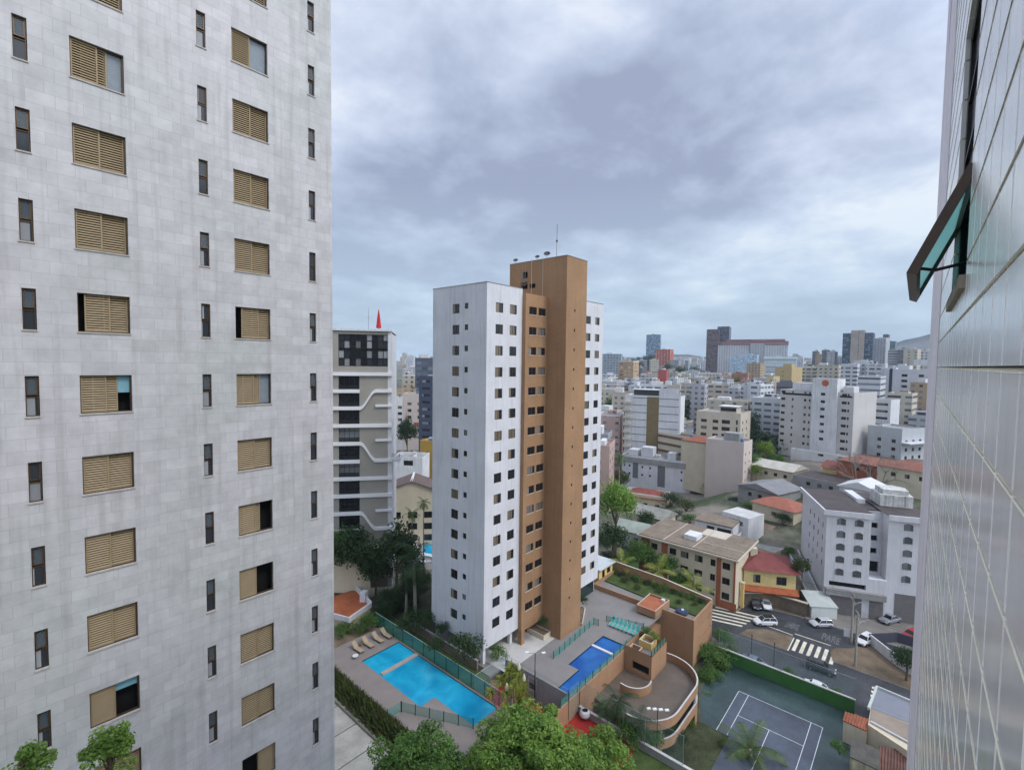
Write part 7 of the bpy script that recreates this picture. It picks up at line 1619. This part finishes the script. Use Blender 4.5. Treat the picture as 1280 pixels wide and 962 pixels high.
# yuccas with white flower spikes by the glass fence
def yucca(label, x, y, D, n, s_, fl):
    P = pd(x, y, D); t_ = thing('yucca', label, 'plant', (P[0], P[1], -1.2)); b = MB(); st_ = MB(); fw = MB()
    for k in range(n):
        ax, ay = random.uniform(-1.5, 1.5)*s_, random.uniform(-1.5, 1.5)*s_; hz_ = P[2]+1.2+random.uniform(-1.6, .9)*s_
        st_.tube([(ax*.4, ay*.4, 0), (ax, ay, hz_)], [.09, .06], 5)
        for j in range(60):
            a = random.uniform(0, 6.28); e = random.uniform(-.7, 1.4); l = s_*random.uniform(.6, 1.0); d = Vector((math.cos(a)*math.cos(e), math.sin(a)*math.cos(e), math.sin(e))); c = Vector((ax, ay, hz_)); sd_ = d.cross(Vector((0,0,1))); 
            sd_ = sd_.normalized()*.045 if sd_.length > .01 else Vector((.045,0,0)); k0 = len(b.v)
            b.v += [tuple(c-sd_), tuple(c+sd_), tuple(c+d*l*.7+sd_-Vector((0,0,.05))), tuple(c+d*l-Vector((0,0,.22*l)))]; b.f.append((k0,k0+1,k0+2,k0+3)); b.m.append(0)
        if k < fl: fw.lathe([(.02,0),(.2,.1),(.22,.4),(.12,.8),(.02,.95)], (ax, ay, hz_+.35), 7)
    st_.build('stems', palebark, t_, False); b.build('foliage', lv_palmy, t_, False)
    if fl: fw.build('flower_spike', M('cream_flower',(0.62,0.58,0.42),.8,.1,3), t_, False)
yucca('cluster of yellow green yuccas with cream flower spikes by the turquoise pool', 640, 850, 54, 14, 1.15, 3)
yucca('dark spiky plants low in front of the flowering yuccas', 652, 885, 51, 6, .9, 0)
# bare tree
t_ = thing('bare_tree', 'grey leafless tree in front of the terracotta roofs', 'tree', (*pd(1086, 600, 165)[:2], 3.0)); b = MB(); P = pd(1086, 578, 165); H = P[2]-3
def branch(b, p, d, l, r_, n):
    q = p+d*l; b.tube([p, p.lerp(q,.5)+rnd_dir()*l*.06, q], [r_, r_*.8, r_*.6], 4, cap=False)
    if n: 
        for k in range(3): branch(b, q, (d+rnd_dir()*.75+Vector((0,0,.12))).normalized(), l*.72, r_*.6, n-1)
branch(b, Vector((0,0,-1)), Vector((0,0,1)), H*.45, .28, 0); 
tr_ = MB(); tr_.tube([(0,0,-1),(0,0,H*.45)], [.35,.28], 7); tr_.build('trunk', palebark, t_, False); b = MB()
for k in range(6): branch(b, Vector((0,0,H*.42)), (Vector((math.cos(k*1.05), math.sin(k*1.05), .7))).normalized(), H*.33, .17, 4)
b.build('crown', M('grey_twigs',(0.24,0.215,0.20),.9,.2,1), t_, False)
# far trees
random.seed(77)
nt_ = 0; tries = 0; FT = []
while nt_ < 120 and tries < 6000:
    tries += 1; x = random.uniform(738, 1165); D = math.exp(random.uniform(math.log(230), math.log(1500))); d = ray(x, 458); l = math.hypot(d.x, d.y); px_, py_ = d.x/l*D, d.y/l*D
    if overlap(px_, py_, 5): continue
    s_ = random.uniform(5.5, 10.5); TAKEN.append((px_, py_, 5)); k = 'fard' if random.random() < .6 else 'farg'
    o = dup(PR[k], (px_, py_, terrain(px_, py_)-.5), random.uniform(0, 6.28), None, 'trees among the far city blocks', (s_, s_, s_*random.uniform(.8, 1.3))); o['category'] = 'tree'
    FT.append((x, pix((px_, py_, terrain(px_, py_)+s_))[1], D, k, o)); nt_ += 1
for (x, y, D, k) in ((905,480,520,'fard'),(893,477,540,'fard'),(918,478,530,'farg'),(925,491,420,'fard'),(910,492,410,'fard'),(945,497,380,'fard'),(955,505,340,'fard'),(940,512,320,'fard'),(835,458,760,'fard'),(850,462,740,'fard'),(1050,470,520,'fard'),(1047,462,600,'fard'),(800,455,900,'fard'),(790,457,880,'fard'),(855,505,330,'farg'),(862,512,300,'fard'),(752,515,300,'farg'),(760,508,320,'fard'),(1118,478,430,'fard'),(1105,470,470,'fard'),(784,455,1080,'fard'),(792,452,1090,'fard'),(800,449.5,1100,'fard'),(808,448,1100,'fard'),(816,447.5,1100,'fard'),(823,449,1090,'fard'),(830,452,1085,'fard'),(838,455,1080,'fard'),(846,458,1080,'fard'),(796,457,1040,'farg'),(806,454,1050,'fard'),(815,453,1050,'fard'),(824,455,1040,'fard'),(834,459,1030,'fard'),(856,461,1050,'fard'),(866,463,1040,'fard')):
    P = pd(x, y, D); s_ = random.uniform(7.5, 11)*(1.5 if D > 1000 else 1); o = dup(PR[k], (P[0], P[1], P[2]-s_), random.uniform(0, 6.28), None, 'trees among the far city blocks', s_); o['category'] = 'tree'; FT.append((x, y, D, k, o))
famt = {}
for (x, y, D, k, o) in FT:
    nm, lx_, ly__ = min(LM, key=lambda q: (q[1]-x)**2+2.5*(q[2]-y)**2); dx, dy = x-lx_, y-ly__
    rel = ('left of' if dx < 0 else 'right of') if abs(dx) > 1.3*abs(dy) else ('below' if dy > 0 else 'above')
    famt.setdefault((('dark' if k == 'fard' else 'green'), rel, nm), []).append((x, o))
for (c, rel, nm), L_ in famt.items():
    L_.sort(key=lambda q: q[0]); n = len(L_)
    for i, (x, o) in enumerate(L_): o['label'] = (f'far {c} tree crown {rel} {nm}' if n == 1 else ('leftmost' if i == 0 else 'rightmost' if i == n-1 else ordn[min(i, 5)])+f' far {c} tree {rel} {nm}')
for k in PR.values(): kill(k)

# ================================================================== CARS AND STREET THINGS
carglass = M('car_glass', (0.012,0.014,0.017), .06, 0, spec=.6); lamp = M('headlamp', (0.6,0.6,0.62), .2, 0); tail = M('tail_lamp', (0.35,0.01,0.01), .3, 0); alloy = M('alloy_rim', (0.4,0.4,0.42), .35, 0, metal=.7)
def paint(n, c): return M('car_paint_'+n, c, .28, 0, spec=.5, coat=.8)
def loft(b, secs, m=0):
    base = len(b.v); n = len(secs[0])
    for s_ in secs: b.v.extend(s_)
    for i in range(len(secs)-1):
        for k in range(n): k2 = (k+1) % n; b.f.append((base+i*n+k, base+i*n+k2, base+(i+1)*n+k2, base+(i+1)*n+k)); b.m.append(m)
    for i in (0, len(secs)-1): b.f.append(tuple(base+i*n+k for k in range(n))); b.m.append(m)
def car_proto(kind):
    L_ = {'hatch': 4.0, 'suv': 4.2, 'sedan': 4.4}[kind]; hw = .87; h = {'hatch': 1.5, 'suv': 1.62, 'sedan': 1.45}[kind]
    t_ = thing('parked_car', 'proto', 'car'); hl = L_/2
    def sec(x, w_, zb, zt): return [(x,-w_*.9,zb),(x,-w_,zb+.18),(x,-w_,zt-.16),(x,-w_*.9,zt),(x,w_*.9,zt),(x,w_,zt-.16),(x,w_,zb+.18),(x,w_*.9,zb)]
    b = MB(); belt = .92 if kind != 'suv' else 1.02
    loft(b, [sec(-hl,hw*.82,.42,belt-.12), sec(-hl+.15,hw*.95,.27,belt-.02), sec(-hl+.7,hw,.24,belt+.02), sec(0,hw,.24,belt+.02), sec(hl-1.25,hw,.24,belt), sec(hl-.55,hw*.97,.24,belt-.12), sec(hl-.15,hw*.9,.28,belt-.28), sec(hl,hw*.78,.4,belt-.42)])
    rb, rf, fb, ff = {'hatch': (-hl+.35, .35, -hl+.12, hl-1.15), 'suv': (-hl+.4, .35, -hl+.15, hl-1.1), 'sedan': (-.95, .3, -hl+.75, hl-1.3)}[kind]
    # roof and pillars
    rw = hw*.70; zr = h
    loft(b, [[(rb-.02,-rw,zr-.07),(rb-.02,rw,zr-.07),(rb-.02,rw*.9,zr-.01),(rb-.02,-rw*.9,zr-.01)], [((rb+rf)/2,-rw*1.02,zr-.06),((rb+rf)/2,rw*1.02,zr-.06),((rb+rf)/2,rw*.92,zr+.02),((rb+rf)/2,-rw*.92,zr+.02)], [(rf,-rw,zr-.09),(rf,rw,zr-.09),(rf,rw*.9,zr-.03),(rf,-rw*.9,zr-.03)]])
    for s_ in (-1, 1):
        for (x0, x1) in ((fb, rb), ((fb+ff)/2-.05, (rb+rf)/2), (ff, rf)): b.tube([(x0, s_*hw*.93, belt), (x1, s_*rw, zr-.06)], .045, 4)
        b.tube([(ff-.25, s_*(hw+.02), belt+.05), (ff-.25, s_*(hw+.14), belt+.1)], .07, 5)
    b.build('body', white, t_, False, False)
    g = MB(); loft(g, [[(fb,-hw*.9,belt-.02),(fb,hw*.9,belt-.02),(ff,hw*.9,belt-.04),(ff,-hw*.9,belt-.04)], [(rb,-rw*.98,zr-.06),(rb,rw*.98,zr-.06),(rf,rw*.98,zr-.08),(rf,-rw*.98,zr-.08)]]); g.build('windows', carglass, t_, False)
    wp = None
    for x in (-hl+.72, hl-.78):
        for s_ in (-1, 1):
            if wp is None:
                w_ = MB(); w_.lathe([(.16,-.1),(.29,-.1),(.315,-.06),(.315,.06),(.29,.1),(.16,.1)], n=16); wp = w_.build('wheel', rubber, t_, False); q = MB(); q.lathe([(.02,.085),(.2,.075),(.2,-.075),(.02,-.085)], n=10); q.build('rim', alloy, wp, False); o = wp
            else: o = put(wp, t_, (0,0,0))
            o.location = (x, s_*.8, .315); o.rotation_euler = (math.pi/2, 0, 0)
    for s_ in (-1, 1):
        q = MB(); q.obox((hl-.13, s_*.56, belt-.38), .16, .34, .14, 0); q.build('headlight', lamp, t_, False)
        q = MB(); q.obox((-hl+.07, s_*.62, belt-.3), .12, .26, .2, 0); q.build('tail_light', tail, t_, False)
    q = MB(); q.obox((hl-.02, 0, .42), .05, .5, .12, 0); q.obox((-hl+.0, 0, .5), .05, .5, .12, 0); q.build('number_plate', M('plate',(0.5,0.5,0.5),.6,0), t_, False)
    return t_
CP = {k: car_proto(k) for k in ('hatch', 'suv', 'sedan')}
def car(kind, label, x, y, z, rot, pm, roof=None, name='parked_car'):
    P = pz(x, y, z); o = dup(CP[kind], (P[0], P[1], z), R(rot), label, None); o['category'] = 'car'; o.name = name
    for c in o.children:
        if c.name.startswith('body'): c.material_slots[0].link = 'OBJECT'; c.material_slots[0].material = pm
    if roof:
        b = MB(); b.box(-1.5, -.62, 1.63, .3, .62, 1.66); q = b.build('roof_panel', roof, o, False)
    return o
wp_ = paint('white', (0.72,0.73,0.75)); sp_ = paint('silver', (0.50,0.51,0.54)); dk = paint('graphite', (0.035,0.037,0.045)); bl = paint('blue_grey', (0.10,0.13,0.18)); rd = paint('red', (0.45,0.02,0.03)); gy = paint('grey', (0.22,0.23,0.26))
zs_ = ST+.034
car('suv', 'white car with a black roof stopped before the striped crossing', 956, 780, zs_, 130, wp_, M('gloss_black_roof',(0.012,0.012,0.014),.15,0))
car('hatch', 'silver hatchback standing before the white street shed', 1026, 782, zs_, 132, sp_); car('hatch', 'white hatchback parked on the verge by the lot wall', 1081, 803, ST+.125, 160, wp_)
car('sedan', 'white sedan beside the green court wall', 1024, 865, zs_, -93, wp_); car('sedan', 'dark blue sedan with a pale windscreen beside the green court wall', 944, 832, zs_, -93, bl); car('suv', 'dark car moving along the lower lane past the zebra crossing', 1026, 838, zs_, -88, dk, None, 'moving_car')
car('sedan', 'dark grey sedan in the driveway, left of the white parked car', 944, 757, ST+.105, 207, dk); car('hatch', 'white hatchback in the driveway below the yellow house', 957, 758, ST+.105, 207, wp_); car('hatch', 'pale car in the shadow under the cream block', 915, 752, ST+.11, 200, gy)
car('sedan', 'grey sedan in front of the white block, right of the utility poles', 1112, 777, ST+.145, 150, gy); car('hatch', 'red car half hidden by the tiled wall', 1140, 797, zs_, 150, rd)
car('hatch', 'red car by the weathered roofs left of the cream block', 788, 668, terrain(*pz(788,668,ST)[:2])+.05, 190, rd)
for (x, y, lab, pm_, k_) in ((764, 588, 'small dark car on the wet road', dk, 'sedan'), (760, 601, 'small white car nearest on the wet road', wp_, 'hatch'), (772, 560, 'small silver car far along the wet road', sp_, 'hatch')): car(k_, lab, x, y, ST+.32, 45, pm_)
for k in CP.values(): kill(k)
# utility poles and wires
def upole(label, x, y, h, z=ST+.12):
    P = pz(x, y, z); t_ = thing('utility_pole', label, 'utility pole', (P[0], P[1], z)); b = MB(); b.tube([(0,0,-.2),(0,0,h)], [.2,.12], 8); b.build('shaft', polem, t_, False)
    for k, zz_ in enumerate((h-.3, h-1.3)):
        b = MB(); b.obox((0,0,zz_), 2.2, .1, .12, R(20)); b.build('crossarm', polem, t_, False)
        for f in (-.9, -.3, .4, .95):
            b = MB(); b.lathe([(.03,0),(.06,.05),(.05,.2),(.02,.22)], (f*math.cos(R(20)), f*math.sin(R(20)), zz_+.12), 6); b.build('insulator', M('insulator_grey',(0.5,0.5,0.5),.4,0), t_, False)
    b = MB(); b.tube([(0,0,h-2.2),(.9,-.6,h-1.7),(1.6,-1.1,h-1.7)], .04, 5); b.build('lamp_arm', steel, t_, False); b = MB(); b.obox((1.75,-1.2,h-1.75), .6, .22, .12, R(-35)); b.build('lamp_head', steel, t_, False)
    return Vector((P[0], P[1], z+h))
a = upole('nearer concrete utility pole on the verge', 1069, 832, 9.2); c = upole('farther utility pole at the edge of the street behind the verge', 1064, 803, 9.0, ST+.034)
def wires(label, A_, B_, n, sag):
    t_ = thing('power_line', label, 'power line', tuple(A_)); 
    for k in range(n):
        o_ = Vector((.9*math.cos(R(20))*(k/(max(1,n-1))*2-1), .9*math.sin(R(20))*(k/max(1,n-1)*2-1), 0)); pts = [A_+o_+(B_-A_)*f-Vector((0,0,sag*4*f*(1-f))) for f in [i/10 for i in range(11)]]
        b = MB(); b.tube(pts, .02, 4, cap=False); b.build('wire', black, t_)
wires('wires running right from the nearer pole', a, Vector((92, -22, a.z)), 3, .8); wires('wires between the two poles', a, c, 3, .2); wires('wires running left from the farther pole over the street', c, Vector((104, 40, c.z)), 3, .8)
P = pz(1066, 800, ST+.12); t_ = thing('sign_panel', 'white and green sign board at the foot of the nearer pole', 'sign', (P[0]-1, P[1]+.8, ST+.12)); b = MB(); b.tube([(0,0,0),(0,0,1.0)], .04, 5); b.build('post', steel, t_, False); b = MB(); b.obox((0,0,.8), 1.0, .06, 1.5, R(100)); b.build('board', white, t_, False)
t_ = thing('lamp_post', 'thin black post standing on the pavement by the green court wall', 'post', (86.0, 17.0, ST+.03)); b = MB(); b.tube([(0,0,0),(0,0,4.2)], .05, 6); b.build('shaft', black, t_, False); b = MB(); b.obox((0,0,4.2),.5,.2,.1,.3); b.build('lamp_head', black, t_, False)
t_ = thing('lamp_post', 'second thin black post nearer the dark blue sedan', 'post', (86.3, 20.5, ST+.03)); b = MB(); b.tube([(0,0,0),(0,0,4.0)], .05, 6); b.build('shaft', black, t_, False); b = MB(); b.obox((0,0,4.0),.5,.2,.1,.3); b.build('lamp_head', black, t_, False)

# ================================================================== POOL FURNITURE
tan = M('tan_sling', (0.36,0.28,0.19), .8, .1, 2.0); teak = M('brown_frame', (0.16,0.10,0.06), .6, .15, 3)
def lounger(label, x, y, rot):
    t_ = thing('sun_lounger', label, 'sun lounger', (x, y, 0.0), rot, 'sun loungers at the turquoise pool')
    b = MB(); b.box(-.34,-1.15,.3,.34,.35,.38); b.build('seat', tan, t_, False)
    b = MB(); b.mesh([(-.34,.35,.31),(.34,.35,.31),(.34,1.15,.95),(-.34,1.15,.95),(-.34,.32,.39),(.34,.32,.39),(.34,1.1,1.03),(-.34,1.1,1.03)], [(0,1,2,3),(4,5,6,7),(0,1,5,4),(1,2,6,5),(2,3,7,6),(3,0,4,7)]); b.build('backrest', tan, t_, False)
    for sx in (-.31, .31):
        for sy in (-1.0, .5): q = MB(); q.box(sx-.03,sy-.03,.002,sx+.03,sy+.03,.3); q.build('leg', teak, t_, False)
    return t_
for (x, y, lab) in ((441, 815, 'sun lounger nearest the marble block, beside the white side table'), (451, 806, 'second sun lounger from the marble block'), (467, 797, 'third sun lounger, second from the teal screen'), (479, 790, 'sun lounger beside the teal glass screen')): pass
for i, lab in enumerate(('sun lounger nearest the marble block, beside the white side table', 'second sun lounger from the marble block', 'third sun lounger, second from the teal screen', 'sun lounger beside the teal glass screen')):
    xx = (36.6, 38.3, 40.0, 41.5)[i]; lounger(lab, xx, 61.6, R(4))
t_ = thing('side_table', 'small white side table beside the nearest sun lounger', 'table', (35.4, 60.2, 0)); b = MB(); b.lathe([(.02,.42),(.42,.42),(.42,.46),(.02,.46)], n=14); b.build('table_top', white, t_, False); b = MB(); b.tube([(0,0,0.01),(0,0,.42)], .05, 6); b.build('leg', white, t_, False)
t_ = thing('side_table', 'dark side table between the loungers', 'table', (37.5, 62.3, 0)); b = MB(); b.lathe([(.02,.42),(.34,.42),(.34,.46),(.02,.46)], n=14); b.build('table_top', teak, t_, False); b = MB(); b.tube([(0,0,0.01),(0,0,.42)], .05, 6); b.build('leg', teak, t_, False)
aqua = M('aqua_sling', (0.06,0.33,0.30), .7, .1, 2)
for i in range(7):
    x, y = 68.2+.03*i, 37.2-.72*i
    t_ = thing('deck_chair', ('%s aqua deck chair of the row beyond the deep blue pool' % ['farthest', 'second farthest', 'third farthest', 'middle', 'third nearest', 'second nearest', 'nearest'][i]), 'deck chair', (x, y, 0), R(8), 'aqua deck chairs in a row')
    b = MB(); b.box(-.75,-.24,.3,.55,.24,.35); b.build('seat', aqua, t_, False)
    b = MB(); b.mesh([(.55,-.24,.31),(.55,.24,.31),(1.15,.24,1.0),(1.15,-.24,1.0),(.52,-.24,.36),(.52,.24,.36),(1.1,.24,1.04),(1.1,-.24,1.04)], [(0,1,2,3),(4,5,6,7),(0,1,5,4),(1,2,6,5),(2,3,7,6),(3,0,4,7)]); b.build('backrest', aqua, t_, False)
    for sy in (-.26, .26): q = MB(); q.tube([(-.8,sy,.02),(-.75,sy,.34),(.55,sy,.34),(1.14,sy,1.03)], .03, 5); q.tube([(.5,sy,.34),(.6,sy,.01)], .03, 5); q.build('frame', white, t_, False)
P = pz(731, 893, -2.1); t_ = thing('vent_hood', 'white rounded vent hood with a dark mouth on the wall of the red court', 'vent', (P[0], P[1], -2.2)); b = MB(); b.lathe([(.02,0),(.62,0),(.7,.25),(.62,.6),(.42,.8),(.4,.7),(.02,.66)], n=18); b.build('hood', white, t_, False); b = MB(); b.lathe([(.01,.69),(.38,.71)], n=14); b.build('mouth', dark, t_, False)
P = pd(855, 764, 88); t_ = thing('garden_seat', 'dark blue covered garden seat with a white cushion on the ochre block lawn', 'seat', (79.5, 30.0, .22)); b = MB(); b.lathe([(.02,.45),(.9,.42),(1.05,.2),(1.0,0)], n=12); b.build('cover', M('navy_cover',(0.03,0.045,0.09),.7,.1,2), t_, False); b = MB(); b.obox((.1,-.1,.46),.5,.4,.14,.4); b.build('cushion', white, t_, False)
t_ = thing('barrier_sign', 'small red and white board at the end of the green court wall', 'sign', (84.6, 24.0, ST+.03)); b = MB(); b.tube([(0,0,0),(0,0,.7)], .04, 5); b.build('post', steel, t_, False); b = MB(); b.obox((0,0,.55), .9, .05, .7, R(70)); b.build('board', M('faded_red',(0.5,0.06,0.07),.6,.2,2), t_, False)

# ================================================================== HAZE
b = MB(); b.box(-700, -1500, -40, 5200, 5200, 190); m, t, p = _new('haze_air'); t.nodes.clear()
pv = N(t, 'ShaderNodeVolumePrincipled'); pv.inputs['Color'].default_value = (0.72, 0.86, 1.0, 1); pv.inputs['Density'].default_value = 0.00015; pv.inputs['Anisotropy'].default_value = 0.0
o_ = N(t, 'ShaderNodeOutputMaterial'); L(t, pv.outputs[0], o_.inputs['Volume']); o = b.build('haze', m); tag(o, kind='stuff')
